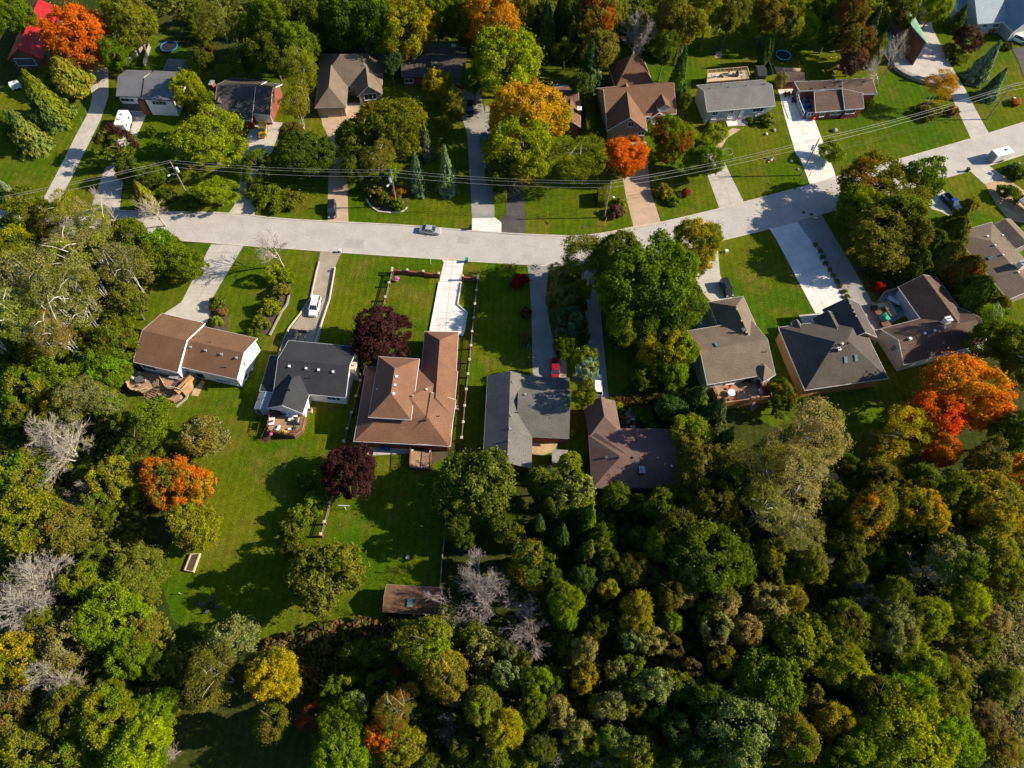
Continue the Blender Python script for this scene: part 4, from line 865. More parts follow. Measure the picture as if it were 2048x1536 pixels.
# ---------------------------------------------------------------- fences, walls, hedges
def run(name, label, cat, k, pts, h, t, mt, z0=0):
    mb = MB(); line = [W(k, X, Y) for X, Y in pts]; strip(mb, line, t/2, t/2, z0, z0+h); return tag(mb.build(name, mt), label, cat)
mat('fence_wood', (.2, .165, .125), (.14, .11, .085), 2, 4, .9)
def pillar_fence(label, k, pts, brick_all=False):
    P_ = [W(k, X, Y) for X, Y in pts]; r = thing('brick_pillar_fence', label, 'fence', tuple(P_[0]))
    for p in P_:
        mb = MB(); mb.box((p.x, p.y, .75), (.42, .42, 1.5), .03); o = mb.build('pillar', 'brick', r)
        mb = MB(); mb.box((p.x, p.y, 1.54), (.5, .5, .08), .03); mb.box((p.x, p.y, 1.63), (.24, .24, .12), .03); mb.build('cap', 'cream_stone', o)
    for a_, b_ in zip(P_, P_[1:]):
        d = b_-a_; L = d.length-.42; c = (a_+b_)/2; rz = math.atan2(d.y, d.x); mb = MB()
        if brick_all: mb.box((c.x, c.y, .5), (L, .28, 1.0), rz); mb.box((c.x, c.y, 1.03), (L, .36, .07), rz)
        else:
            for z in (.25, 1.05): mb.box((c.x, c.y, z), (L, .09, .1), rz)
            n = int(L/.16)
            for i in range(n):
                q = a_.lerp(b_, (i+1)/(n+1)); mb.box((q.x, q.y, .68), (.08, .03, 1.1), rz)
            mb.box((c.x, c.y, 1.25), (L, .16, .05), rz)
        mb.build('panel', 'brick' if brick_all else 'fence_wood', r)
pillar_fence('low brick wall with cream capped pillars left of the white front path', 'E', [(328, 192), (415, 200), (508, 208), (598, 220)], True)
pillar_fence('short brick wall with two capped pillars right of the white front path', 'E', [(736, 235), (826, 238)], True)
pillar_fence('pillar fence behind the upper dark purple maple', 'E', [(326, 205), (309, 275), (288, 358), (262, 450), (235, 560), (205, 660)])
pillar_fence('long pillar fence between the rust brown house and the grey house lawn', 'E', [(824, 250), (816, 318), (808, 398), (800, 478), (792, 558), (785, 640), (777, 722), (768, 806), (758, 895), (749, 990), (740, 1085), (731, 1175)])
pillar_fence('pillar fence between the black and the rust brown roofed houses', 'f', [(1378, 500), (1328, 672), (1278, 850), (1228, 1035), (1178, 1215), (1140, 1360)])
pillar_fence('lattice fence with brick pillars on the left of the lower lawn', 'G', [(1925, -40), (1898, 30), (1868, 140), (1848, 210)])
run('wire_fence', 'dark fence along the right side of the lower lawn', 'fence', 'o', [(897, 985), (890, 1070), (884, 1130), (880, 1190)], 1.3, .1, 'weathered')
run('edging_wall', 'pale curb wall on the left of the gravel drive', 'low wall', 'D', [(1868, 130), (1852, 190), (1820, 340), (1760, 430), (1690, 520), (1650, 620), (1632, 680)], .35, .2, 'kerb')
run('edging_wall', 'pale curb wall on the right of the gravel drive', 'low wall', 'D', [(1962, 165), (1930, 350), (1880, 500), (1842, 612), (1900, 628), (1898, 650)], .5, .2, 'kerb')
run('edging_wall', 'pale kerb on the bent right side of the white front path', 'low wall', 'E', [(728, 250), (706, 378), (762, 427), (744, 540)], .3, .22, 'new_concrete')
run('edging_wall', 'pale kerb on the straight left side of the white front path', 'low wall', 'E', [(598, 250), (570, 400), (545, 530)], .3, .22, 'new_concrete')
run('stone_wall', 'curved dark stone wall holding the curved concrete drive', 'stone wall', 'C', [(1278, 345), (1300, 408), (1345, 438), (1400, 462), (1470, 486), (1535, 500)], .9, 1.3, 'stone')
run('stone_wall', 'small stone border below the timber deck', 'stone wall', 'e', [(640, 1450), (700, 1400), (760, 1350), (775, 1300)], .3, .35, 'stone')
run('stone_wall', 'pale stone rim along the shrub row beside the gravel drive', 'stone wall', 'D', [(1700, 300), (1680, 380), (1650, 420), (1610, 500), (1580, 560)], .35, .35, 'stone')
run('stone_wall', 'pale stone rim of the round front bed by the second pole', 'stone wall', 'B', [(172, 1165), (195, 1205), (240, 1238), (310, 1246), (380, 1240), (412, 1215)], .2, .3, 'cream_stone')
def box_hedge(label, k, pts, h, c1, c2):
    """clipped hedge of small sprays on a dark core"""
    line = [W(k, X, Y, 0) for X, Y in pts]; root = thing('hedge', label, 'hedge', tuple(line[0])); rs = np.random.RandomState(len(label)); P_, N_ = [], []
    p = np.array([[q.x, q.y] for q in line]); mn, mx = p.min(0), p.max(0)
    def ins(x, y):
        r_ = False
        for i in range(len(p)):
            (x0, y0), (x1, y1) = p[i], p[(i+1) % len(p)]
            if (y0 > y) != (y1 > y) and x < (x1-x0)*(y-y0)/(y1-y0)+x0: r_ = not r_
        return r_
    A_ = (mx-mn).prod(); n = int(A_*170)
    for _ in range(n):
        x, y = rs.uniform(mn, mx)
        if ins(x, y): P_.append((x, y, h+rs.normal()*.06)); N_.append((0, 0, 1))
    for i in range(len(p)):
        a_, b_ = p[i], p[(i+1) % len(p)]; L = np.hypot(*(b_-a_)); nn = np.array([b_[1]-a_[1], a_[0]-b_[0]])/L
        c = p.mean(0); nn = nn if (a_-c).dot(nn) > 0 else -nn
        for _ in range(int(L*h*130)): t = rs.rand(); q = a_+(b_-a_)*t+nn*rs.normal()*.06; P_.append((q[0], q[1], rs.rand()*h)); N_.append((nn[0], nn[1], .2))
    P_ = np.array(P_); N_ = np.array(N_)+rs.normal(size=(len(P_), 3))*.45; l = np.array(line[0])
    o = bpy.data.objects.new('foliage', leaf_mesh('hedge', P_-l, N_, rs.uniform(.09, .2, len(P_)), rs.rand(len(P_)), 'leaf')); COL.objects.link(o); o.parent = root
    o.color = (*LC[c1], 1); o['tint_b'] = LC[c2]; o['tint_mix'] = .45; o['tint_up'] = 0.0
    mb = MB(); q = [Vector((c[0], c[1], 0))+(Vector((a_[0], a_[1], 0))-Vector((c[0], c[1], 0)))*.9 for a_ in p]; mb.prism(q, 0, h*.93); mb.build('stems', 'bark', root)
def late_objects():
    box_hedge('clipped hedge with sunlit end between the long grey and the black driveway', 'B', [(920, 1195), (990, 1180), (985, 850), (905, 850)], 1.9, 'green', 'yg')
    box_hedge('clipped hedge block left of the third utility pole', 'n', [(1655, 420), (1810, 400), (1790, 640), (1660, 640)], 2.2, 'green', 'olive')
    box_hedge('long tall hedge left of the large brown gabled house', 'c', [(600, 520), (700, 500), (720, 900), (640, 940)], 2.4, 'dgreen', 'green')
def boulder(k, X, Y, rr, mt, label, seed=1):
    p = W(k, X, Y); mb = MB(); mb.blob((p.x, p.y, rr*.35), rr, seed, 2); tag(mb.build('boulder', mt, smooth=True), label, 'boulder')
boulder('j', 790, 245, .42, 'cream_stone', 'white boulder on the lawn before the bungalow', 2)
boulder('j', 915, 180, .5, 'stone', 'grey boulder beside the white one', 3)
boulder('j', 1325, 848, .35, 'stone', 'small tan boulder near the fourth utility pole', 4)
boulder('j', 1950, 190, .7, 'stone', 'grey boulder on the lawn right of the big white driveway', 5)
boulder('j', 860, 690, .45, 'cream_stone', 'pale boulder in the round lawn bed', 6)
boulder('j', 1215, 715, .4, 'cream_stone', 'flat pale boulder right of the round lawn bed', 7)
boulder('H', 405, 332, .42, 'cream_stone', 'pale boulder on the lower lawn above the brown roofed shed', 8)
boulder('e', 1500, 1022, .45, 'cream_stone', 'pale boulder at the right end of the split level house', 9)
boulder('D', 1285, 1070, .25, 'stone', 'small boulder on the lawn below the split level house', 10)
for i, (X, Y, lb) in enumerate(((770, 655, 'dark stone at the left rim of the round lawn bed'), (900, 655, 'dark stone at the right rim of the round lawn bed'), (820, 720, 'orange stone at the front of the round lawn bed'))):
    boulder('j', X, Y, .28, ('c_black', 'stone', 'c_orange')[i], lb, 20+i)
p = W('j', 215, 550); mb = MB(); mb.torus((p.x-1.2, p.y, .04), 1.1, .09, 30, 6); tag(mb.build('bed_edging', 'stone', smooth=True), 'curved stone edging of the small lawn bed', 'edging')
def bin_(k, X, Y, mt, label, s_=1.0):
    p = W(k, X, Y); r = thing('wheelie_bin', label, 'bin', (p.x, p.y, 0)); mb = MB()
    loft(mb, [[(-.24*s_, -.26*s_, .08), (.24*s_, -.26*s_, .08), (.24*s_, .26*s_, .08), (-.24*s_, .26*s_, .08)], [(-.3*s_, -.34*s_, 1.0*s_), (.3*s_, -.34*s_, 1.0*s_), (.3*s_, .34*s_, 1.0*s_), (-.3*s_, .34*s_, 1.0*s_)]]); mb.build('body', mt, r, True)
    mb = MB(); mb.box((0, 0, 1.05*s_), (.66*s_, .76*s_, .09)); mb.build('lid', mt, r, True)
    mb = MB(); mb.tube((-.28, .3, .12), (.28, .3, .12), .12, n=10); mb.build('wheel', 'rubber', r, True)
bin_('E', 760, 128, 'c_teal', 'green bin at the street beside the white front path')
bin_('B', 782, 1342, 'c_black', 'black bin at the street left of the long grey driveway')
bin_('D', 1993, 72, 'c_white', 'white bin at the street end of the gravel drive', .8)
bin_('r', 1140, 500, 'c_black', 'black bin at the road beside the right hand lawn')
def post_sign(k, X, Y, label, mt='c_white', h=1.5):
    p = W(k, X, Y); r = thing('post', label, 'post', (p.x, p.y, 0)); mb = MB(); mb.tube((0, 0, 0), (0, 0, h), .05, n=8); mb.build('shaft', mt, r, True); mb = MB(); mb.box((0, 0, h), (.16, .16, .1)); mb.build('cap', mt, r, True)
post_sign('E', 549, 142, 'thin white post on the lawn left of the white front path', h=2.2)
post_sign('n', 812, 790, 'short yellow and white marker post on the lawn', 'c_yellow', 1.3)
post_sign('E', 1117, 640, 'slim garden ornament post with blue top beside the grey driveway', 'c_sky', 1.6)
post_sign('G', 1038, 540, 'little marker post on the lower lawn', 'c_tan', .9)
for k, X, Y, lb in (('n', 1435, 985, 'rusty utility cover in the grass near the street'), ('j', 1268, 1175, 'rusty drain cover at the road edge'), ('C', 758, 1243, 'round manhole cover in the shaded road'), ('C', 803, 1255, 'square drain grate in the shaded road'), ('F', 305, 72, 'small white utility box on the shaded lawn'), ('D', 1928, 182, 'dark drain grate in the gravel drive')):
    p = W(k, X, Y); mb = MB()
    if 'box' in lb: mb.box((p.x, p.y, .3), (.6, .5, .6), .2); mb.box((p.x, p.y, .62), (.66, .56, .05), .2)
    elif 'manhole' in lb: mb.tube((p.x, p.y, .03), (p.x, p.y, .045), .36, n=20)
    else: mb.box((p.x, p.y, .05), (.7, .6, .07), .3); mb.box((p.x, p.y, .09), (.5, .4, .02), .3)
    tag(mb.build('utility_box' if 'box' in lb else 'drain_cover', 'c_white' if 'box' in lb else 'umber_shingle', None), lb, 'utility box' if 'box' in lb else 'cover')
# ---------------------------------------------------------------- decks and their furniture
def deck(label, k, pts, z, mt='deck', rail=None, rail_mt='light_wood', skirt=None, name='deck'):
    P_ = [W(k, X, Y, z) for X, Y in pts]; r = thing(name, label, 'deck', (P_[0].x, P_[0].y, 0)); mb = MB(); mb.solid(P_, .2); mb.build('floor', mt, r)
    mb = MB()
    for a_, b_ in zip(P_, P_[1:]+P_[:1]): mb.poly([(a_.x, a_.y, 0), (b_.x, b_.y, 0), (b_.x, b_.y, z-.2), (a_.x, a_.y, z-.2)])
    mb.build('skirt', skirt or 'brown_wood', r)
    for i, j in rail or ():
        a_, b_ = P_[i], P_[j]; d = b_-a_; L = d.length; rz = math.atan2(d.y, d.x); c = (a_+b_)/2; mb = MB()
        mb.box((c.x, c.y, z+.98), (L, .12, .07), rz); mb.box((c.x, c.y, z+.12), (L, .05, .07), rz); n = max(2, int(L/.14))
        for q in range(n+1): e_ = a_.lerp(b_, q/n); mb.box((e_.x, e_.y, z+.52), ((.1 if q % 8 == 0 else .035), (.1 if q % 8 == 0 else .035), .95), rz)
        mb.build('railing', rail_mt, r)
    return r
def steps(root, k, top, bot, z, w_, mt='deck'):
    a_, b_ = W(k, *top, z), W(k, *bot, 0); d = b_-a_; rz = math.atan2(d.y, d.x); n = max(2, int(z/.18)); mb = MB(); hx = Vector((d.x, d.y, 0)); l = hx.length/n
    for i in range(n): q = a_+hx*((i+.5)/n); mb.box((q.x, q.y, z-.18*(i+1)*z/(.18*n)+.04), (l*1.05, w_, .06), rz)
    for s_ in (-1, 1):
        t = Vector((-math.sin(rz), math.cos(rz), 0))*w_/2*s_; mb.tube(a_+t+Vector((0, 0, .9)), b_+t+Vector((0, 0, .9)), .035, n=5); mb.tube(b_+t, b_+t+Vector((0, 0, .9)), .04, n=5)
    mb.build('steps', mt, root)
def chair(k, X, Y, z, rz, mt, label, lounge=False):
    p = W(k, X, Y, z); r = thing('garden_chair', label, 'chair', tuple(p), rz); mb = MB(); d = 1.1 if lounge else .5
    mb.box((d/2-.25, 0, .42), (d, .52, .06)); mb.build('seat', mt, r, True); mb = MB(); mb.box((-.3, 0, .72), (.06, .52, .6), 0, ('Y', -.25)); mb.build('backrest', mt, r, True)
    for x in (-.2, d-.3):
        for y in (-.22, .22): mb = MB(); mb.tube((x, y, 0), (x, y, .41), .022, n=5); mb.build('leg', 'c_dkgrey', r, True)
def table(k, X, Y, z, rz, size, mt, label, rnd=False, h=.74):
    p = W(k, X, Y, z); r = thing('garden_table', label, 'table', tuple(p), rz); mb = MB()
    if rnd: mb.tube((0, 0, h-.05), (0, 0, h), size[0]/2, n=24)
    else: mb.box((0, 0, h-.03), (size[0], size[1], .06))
    mb.build('tabletop', mt, r, True)
    for x in (-.38, .38):
        for y in (-.38, .38): mb = MB(); mb.tube((x*size[0], y*size[1], 0), (x*size[0], y*size[1], h-.05), .03, n=5); mb.build('leg', 'c_dkgrey', r, True)
def sofa(k, X, Y, z, rz, w_, mt, label):
    p = W(k, X, Y, z); r = thing('garden_sofa', label, 'sofa', tuple(p), rz); mb = MB(); mb.box((0, 0, .25), (.85, w_, .3)); mb.build('base', 'c_dkgrey', r, True)
    n = max(1, round(w_/.8))
    for i in range(n): mb = MB(); mb.box((.05, -w_/2+w_*(i+.5)/n, .46), (.7, w_/n-.06, .14)); mb.build('cushion', mt, r, True, bevel=.03)
    mb = MB(); mb.box((-.38, 0, .62), (.18, w_, .5)); mb.build('backrest', mt, r, True)
def grill(k, X, Y, z, rz, label, mt='c_black'):
    p = W(k, X, Y, z); r = thing('barbecue', label, 'barbecue', tuple(p), rz); mb = MB(); mb.box((0, 0, .45), (.6, 1.1, .8)); mb.build('cart', 'c_dkgrey', r, True)
    mb = MB(); mb.tube((0, -.45, .92), (0, .45, .92), .3, n=14); mb.build('lid', mt, r, True)
def pot(k, X, Y, z, mt, label, rr=.25):
    p = W(k, X, Y, z); r = thing('flower_pot', label, 'flower pot', tuple(p)); mb = MB(); mb.tube((0, 0, 0), (0, 0, rr*1.3), rr*.7, rr, 12); mb.build('pot', 'c_tan', r, True); mb = MB(); mb.blob((0, 0, rr*1.9), rr*1.2, 5, 2, .35, .8); mb.build('flowers', mt, r, True)
# split level house deck
d1 = deck('multi level timber deck behind the brown roofed split level house', 'e', [(175, 1030), (95, 1175), (118, 1245), (250, 1280), (340, 1240), (430, 1190), (470, 1080)], 1.5, rail=[(0, 1), (1, 2), (2, 3), (3, 4)], rail_mt='light_wood')
for nm, pts, z in (('upper_floor', [(455, 1095), (700, 1120), (800, 1050), (845, 1080), (785, 1200), (715, 1275), (640, 1245), (535, 1235)], 1.85), ('lower_floor', [(415, 1250), (540, 1240), (700, 1290), (680, 1335), (600, 1372), (450, 1345)], .9), ('middle_floor', [(340, 1238), (470, 1080), (540, 1238), (415, 1252)], 1.2)):
    P_ = [W('e', X, Y, z) for X, Y in pts]; mb = MB(); mb.solid(P_, z-.02); mb.build(nm, 'deck', d1)
P_ = [W('e', X, Y, 1.85) for X, Y in ((455, 1095), (535, 1235), (640, 1245), (715, 1275), (785, 1200))]
for a_, b_ in zip(P_, P_[1:]):
    d = b_-a_; c = (a_+b_)/2; rz = math.atan2(d.y, d.x); mb = MB(); mb.box((c.x, c.y, 2.8), (d.length, .12, .07), rz); n = int(d.length/.15)
    for q in range(n+1): e_ = a_.lerp(b_, q/n); mb.box((e_.x, e_.y, 2.35), (.04, .04, .9), rz)
    mb.build('railing', 'light_wood', d1)
steps(d1, 'e', (390, 1255), (350, 1370), 1.0, 2.2)
table('e', 235, 1150, 1.5, .3, (1.5, 1.5), 'c_dkgrey', 'dark round table on the left end of the timber deck', True)
for i, (X, Y, a_, lb) in enumerate(((185, 1135, 0, 'left'), (290, 1165, 3.1, 'right'), (235, 1095, 4.7, 'house'), (230, 1205, 1.5, 'garden'))): chair('e', X, Y, 1.5, a_, 'c_grey', 'grey chair at the %s side of the dark round deck table' % lb)
sofa('e', 620, 1115, 1.85, -1.7, 1.8, 'c_grey', 'grey bench sofa under the roof edge on the timber deck')
mb = MB(); p = W('e', 740, 1200, 1.85); mb.box((p.x, p.y, 2.2), (.9, 4.0, .7), -.55); tag(mb.build('planter', 'orange_wood'), 'long orange wooden planter on the timber deck', 'planter')
mb = MB(); p = W('e', 640, 1190, 1.85); mb.box((p.x, p.y, 1.87), (1.6, 2.0, .02), -.4); tag(mb.build('doormat', 'soil'), 'dark mat on the upper part of the timber deck', 'mat')
chair('e', 535, 1310, .9, 1, 'c_dkgrey', 'dark chair on the lowest part of the timber deck'); chair('e', 620, 1320, .9, 2.4, 'c_dkgrey', 'dark chair near the corner of the lowest deck part')
pot('e', 527, 1200, 1.85, 'c_red', 'pot of red flowers on the timber deck'); pot('e', 390, 1170, 1.2, 'c_teal', 'pot with teal green plant on the timber deck', .2); pot('e', 570, 1215, 1.85, 'c_teal', 'small teal pot beside the red flowers', .2)
p = W('e', 1345, 1175, .9); mb = MB(); mb.tube((p.x, p.y, 0), (p.x, p.y, .9), .04); mb.tube((p.x, p.y, .9), (p.x+.1, p.y-.15, 1.05), .12, .4, 14); tag(mb.build('satellite_dish', 'c_white'), 'satellite dish at the corner of the split level house', 'satellite dish')
# black roofed house deck
d2 = deck('furnished deck with angled corners behind the black roofed house', 'f', [(300, 1020), (265, 1180), (300, 1225), (560, 1262), (650, 1195), (690, 1040)], 1.3, rail=[(0, 1), (2, 3), (3, 4), (4, 5)], rail_mt='brick')
steps(d2, 'f', (285, 1205), (225, 1330), 1.3, 1.3, 'brown_wood')
table('f', 315, 1115, 1.3, .1, (1.0, 1.5), 'c_white', 'white rectangular table on the furnished deck'); pot('f', 315, 1100, 2.0, 'c_red', 'red centrepiece on the white deck table', .2)
sofa('f', 540, 1035, 1.3, -1.6, 2.2, 'c_white', 'white sofa against the wall on the furnished deck'); table('f', 525, 1080, 1.3, 0, (.8, .8), 'c_white', 'low white table before the white sofa', h=.42)
sofa('f', 350, 1035, 1.3, -1.6, 1.8, 'umber_shingle', 'brown bench against the wall on the furnished deck')
grill('f', 615, 1110, 1.3, 0, 'steel barbecue at the right rail of the furnished deck', 'steel'); chair('f', 380, 1195, 1.3, 1.2, 'c_white', 'white lounger at the front rail of the furnished deck', True); chair('f', 515, 1195, 1.3, 1.9, 'c_white', 'white chair at the front rail of the furnished deck')
for X, Y, mt_, lb in ((400, 1220, 'c_green', 'green plant pot at the front rail of the furnished deck'), (435, 1215, 'c_orange', 'orange flower pot at the front rail of the furnished deck'), (465, 1225, 'c_yellow', 'yellow flower pot at the front rail of the furnished deck'), (590, 1175, 'c_green', 'leafy pot in the right corner of the furnished deck'), (300, 1250, 'c_pink', 'pink flower pot by the deck stairs')): pot('f', X, Y, 1.3, mt_, lb, .24)
p = W('f', 745, 990); mb = MB(); mb.box((p.x, p.y, .4), (.85, .85, .8)); r = tag(mb.build('air_conditioner', 'c_tan'), 'beige air conditioner beside the black roofed house', 'air conditioner'); mb = MB(); mb.tube((p.x, p.y, .8), (p.x, p.y, .84), .34, n=16); mb.build('fan_grille', 'c_black', r, False)
# rust brown house
d3 = deck('small timber deck at the back door of the rust brown house', 'E', [(432, 1228), (552, 1238), (545, 1338), (428, 1330)], 1.1, rail=[(0, 3), (2, 1)], rail_mt='brick')
steps(d3, 'E', (485, 1300), (483, 1345), .9, 2.6); pot('E', 440, 1235, 1.1, 'c_white', 'white pot on the left post of the small timber deck', .18); pot('E', 545, 1240, 1.1, 'c_white', 'white pot on the right post of the small timber deck', .18)
p = W('E', 692, 992); mb = MB(); mb.box((p.x+.3, p.y, .45), (.8, .8, .9)); tag(mb.build('air_conditioner', 'c_grey'), 'grey air conditioner at the right side of the rust brown house', 'air conditioner')
pot('E', 350, 238, .3, 'c_pink', 'round pink flower basket inside the brick wall corner', .42)
sofa('E', 285, 1225, 0, 1.5, 1.6, 'c_blue', 'blue bench on the paving behind the rust brown house')
# tan deck house
d4 = deck('sunny timber deck behind the tan roofed house', 'g', [(470, 1190), (1085, 1165), (1140, 1345), (578, 1425)], 1.9, rail=[(0, 3), (1, 2), (3, 2)], rail_mt='orange_wood', skirt='orange_wood', mt='deck')
steps(d4, 'g', (960, 1380), (985, 1450), 1.2, 3.0, 'grey_deck')
table('g', 690, 1300, 1.9, 0, (1.5, 1.5), 'c_white', 'round patterned table on the sunny deck', True)
for i, (X, Y, a_, m_, lb) in enumerate(((672, 1240, 4.7, 'c_red', 'red chair on the house side of the sunny deck table'), (705, 1360, 1.6, 'c_red', 'red chair on the garden side of the sunny deck table'), (735, 1295, 3.1, 'c_tan', 'tan chair right of the sunny deck table'), (630, 1310, 0, 'c_dkgrey', 'dark chair left of the sunny deck table'))): chair('g', X, Y, 1.9, a_, m_, lb)
grill('g', 1000, 1195, 1.9, .3, 'black covered barbecue in the corner of the sunny deck'); sofa('g', 1085, 1280, 1.9, 3.3, 2.2, 'c_wine', 'wine red sofa at the right rail of the sunny deck'); table('g', 1025, 1280, 1.9, .2, (.7, 1.1), 'c_tan', 'low tan table before the wine red sofa', h=.4)
chair('g', 850, 1370, 1.9, 1, 'c_sky', 'blue chair at the front rail of the sunny deck')
# bungalow rear deck and front patio
d5 = deck('cluttered rear deck with pale timber rails behind the bungalow', 'd', [(188, 590), (192, 492), (640, 455), (668, 550)], 2.0, rail=[(0, 1), (1, 2), (2, 3)], rail_mt='light_wood', mt='light_wood')
for X, Y, mt_, a_, lb in ((250, 545, 'c_sky', 0, 'pale blue chair at the left end of the cluttered rear deck'), (300, 535, 'c_white', 2, 'white chair on the left half of the cluttered rear deck'), (345, 525, 'c_grey', 3, 'grey chair left of the red parasol'), (490, 515, 'c_grey', 1, 'grey chair right of the red parasol'), (570, 520, 'c_white', 4, 'white chair at the right end of the cluttered rear deck')): chair('d', X, Y, 2.0, a_, mt_, lb)
table('d', 400, 530, 2.0, .1, (1.6, .9), 'c_dkgrey', 'dark table under the red parasol on the rear deck'); grill('d', 530, 520, 2.0, 0, 'black barbecue on the rear deck of the bungalow')
p = W('d', 430, 520, 2.0); r = thing('parasol', 'closed red parasol on the cluttered rear deck', 'parasol', tuple(p)); mb = MB(); mb.tube((0, 0, 0), (0, 0, 2.4), .03); mb.build('pole', 'c_white', r, True); mb = MB(); mb.tube((0, 0, 1.0), (0, 0, 2.3), .2, .04, 10); mb.build('canopy', 'c_red', r, True)
mb = MB(); mb.prism([W('d', X, Y) for X, Y in ((405, 1035), (640, 1010), (655, 1072), (430, 1100))], 0, .16); tag(mb.build('patio_slab', 'new_concrete'), 'white patio slab in front of the bungalow door', 'patio')
mb = MB(); mb.prism([W('d', X, Y, .16) for X, Y in ((535, 1030), (605, 1022), (620, 1075), (550, 1085))], .165, .18); tag(mb.build('rug', 'c_grey'), 'patterned grey rug on the white patio slab', 'rug')
chair('d', 480, 1000, .16, 4.7, 'c_white', 'white chair at the left of the bungalow door'); chair('d', 640, 1005, .16, 4.2, 'c_white', 'white chair at the right of the bungalow door'); pot('d', 520, 1030, .16, 'c_pink', 'pink flower pot on the white patio slab', .2)
pot('d', 405, 1015, .0, 'c_red', 'red flowers at the corner of the white patio slab', .3)
# walled corner patio
for pts, lb in (([(1190, 740), (1215, 870), (1270, 1010)], 'low brick wall with white frames on the drive side of the corner patio'), ([(1310, 1012), (1425, 1005)], 'low brick wall on the street side of the corner patio')):
    P_ = [W('d', X, Y) for X, Y in pts]; r = thing('patio_wall', lb, 'patio wall', tuple(P_[0]))
    mb = MB(); strip(mb, P_, .12, .12, 0, .9); mb.build('wall', 'stone', r)
    for a_, b_ in zip(P_, P_[1:]):
        d = b_-a_; rz = math.atan2(d.y, d.x); n = 3; mb = MB()
        for z in (.98, 1.9): c = (a_+b_)/2; mb.box((c.x, c.y, z), (d.length, .1, .1), rz)
        for q in range(n+1): e_ = a_.lerp(b_, q/n); mb.box((e_.x, e_.y, 1.44), (.1, .1, 1.0), rz)
        mb.build('frame', 'white_paint', r)
pave('patio', 'stone_gravel', .03, (1230, 760), (1415, 745), (1425, 1005), (1290, 1010), (1215, 870), k='d')
sofa('d', 1345, 880, 0, 1.8, 2.4, 'c_blue', 'blue sofa in the walled corner patio'); sofa('d', 1385, 830, 0, 3.3, 1.6, 'c_grey', 'grey sofa against the wall of the corner patio'); table('d', 1330, 830, 0, .2, (1.1, .8), 'c_dkgrey', 'dark low table in the walled corner patio', h=.45)
chair('d', 1300, 800, 0, 5, 'c_sky', 'pale blue chair in the walled corner patio'); pot('d', 1390, 1030, 0, 'c_red', 'bright red flower pot before the corner patio wall', .35); grill('d', 1290, 765, 0, 1.4, 'tan covered barbecue at the top of the corner patio', 'c_tan')
p = W('d', 1095, 745); r = thing('ride_on_mower', 'red ride on mower at the top of the big white driveway', 'mower', (p.x, p.y, 0), .3); mb = MB(); mb.box((0, 0, .5), (1.5, .7, .35)); mb.box((.5, 0, .75), (.6, .6, .3)); mb.build('body', 'paint_red', r, True, bevel=.05)
mb = MB(); mb.box((-.35, 0, .8), (.45, .45, .1)); mb.box((-.6, 0, 1.0), (.1, .45, .4)); mb.build('seat', 'c_black', r, True)
for x, rr in ((-.5, .32), (.6, .22)):
    for y in (-.42, .42): mb = MB(); mb.tube((x, y-.1, rr), (x, y+.1, rr), rr, n=14); mb.build('wheel', 'rubber', r, True)
p = W('d', 1180, 810); r = thing('quad_bike', 'black quad bike beside the red sided wall', 'quad bike', (p.x, p.y, 0), 1.4); mb = MB(); mb.box((0, 0, .6), (1.3, .5, .35)); mb.box((-.2, 0, .82), (.7, .35, .15)); mb.tube((.45, -.35, 1.0), (.45, .35, 1.0), .03); mb.build('body', 'c_black', r, True, bevel=.05)
for x in (-.6, .6):
    for y in (-.45, .45): mb = MB(); mb.tube((x, y-.12, .3), (x, y+.12, .3), .3, n=14); mb.build('wheel', 'rubber', r, True)
# yard full of gear beside the umber roofed house
pave('patio', 'stone_gravel', .03, (700, 460), (908, 400), (1110, 660), (905, 720), (740, 820), (690, 720), (650, 530), k='h')
run('yard_fence', 'timber fence along the top of the yard full of gear', 'fence', 'h', [(655, 525), (708, 455), (905, 400)], 1.4, .12, 'light_wood')
table('h', 825, 540, 0, 1.0, (1.1, 2.6), 'c_white', 'long striped white table in the yard full of gear')
for X, Y, a_, m_, lb in ((905, 545, 1, 'c_dkgrey', 'dark chair right of the long striped table'), (865, 590, 2, 'c_black', 'black chair below the long striped table'), (955, 545, 3, 'c_grey', 'grey chair near the wall in the yard full of gear'), (970, 490, 3.5, 'c_dkgrey', 'dark chair at the top of the yard full of gear'), (760, 525, 0, 'c_sky', 'pale blue chair at the left of the long striped table'), (960, 650, 1.5, 'c_blue', 'blue chair at the lower end of the yard full of gear')): chair('h', X, Y, 0, a_, m_, lb)
sofa('h', 1010, 570, 0, 2.5, 1.9, 'c_grey', 'grey sofa by the wall of the yard full of gear'); mb = MB(); p = W('h', 875, 635, 0); mb.box((p.x, p.y, .3), (.5, 1.6, .6), -.8); tag(mb.build('storage_box', 'c_teal', bevel=.05), 'teal storage box in the yard full of gear', 'box')
p = W('h', 705, 700, .6); q = W('h', 760, 800, .6); rz = math.atan2(p.y-q.y, p.x-q.x); r = thing('flatbed_truck', 'dark flatbed truck with green load beside the yard full of gear', 'truck', (p.x, p.y, 0), rz)
mb = MB(); mb.box((0, 0, .7), (5.2, 2.0, .25)); mb.build('bed', 'brown_wood', r, True); mb = MB(); loft(mb, [[(1.4, -.95, .6), (1.4, .95, .6), (1.4, .85, 2.1), (1.4, -.85, 2.1)], [(2.5, -.95, .6), (2.5, .95, .6), (2.3, .85, 2.1), (2.3, -.85, 2.1)], [(3.5, -.9, .6), (3.5, .9, .6), (3.4, .8, 1.2), (3.4, -.8, 1.2)]]); mb.build('cab', 'paint_dark_green', r, True)
mb = MB(); mb.blob((-.6, 0, 1.25), 1.1, 4, 2, .3, .6); mb.build('load', 'c_teal', r, True)
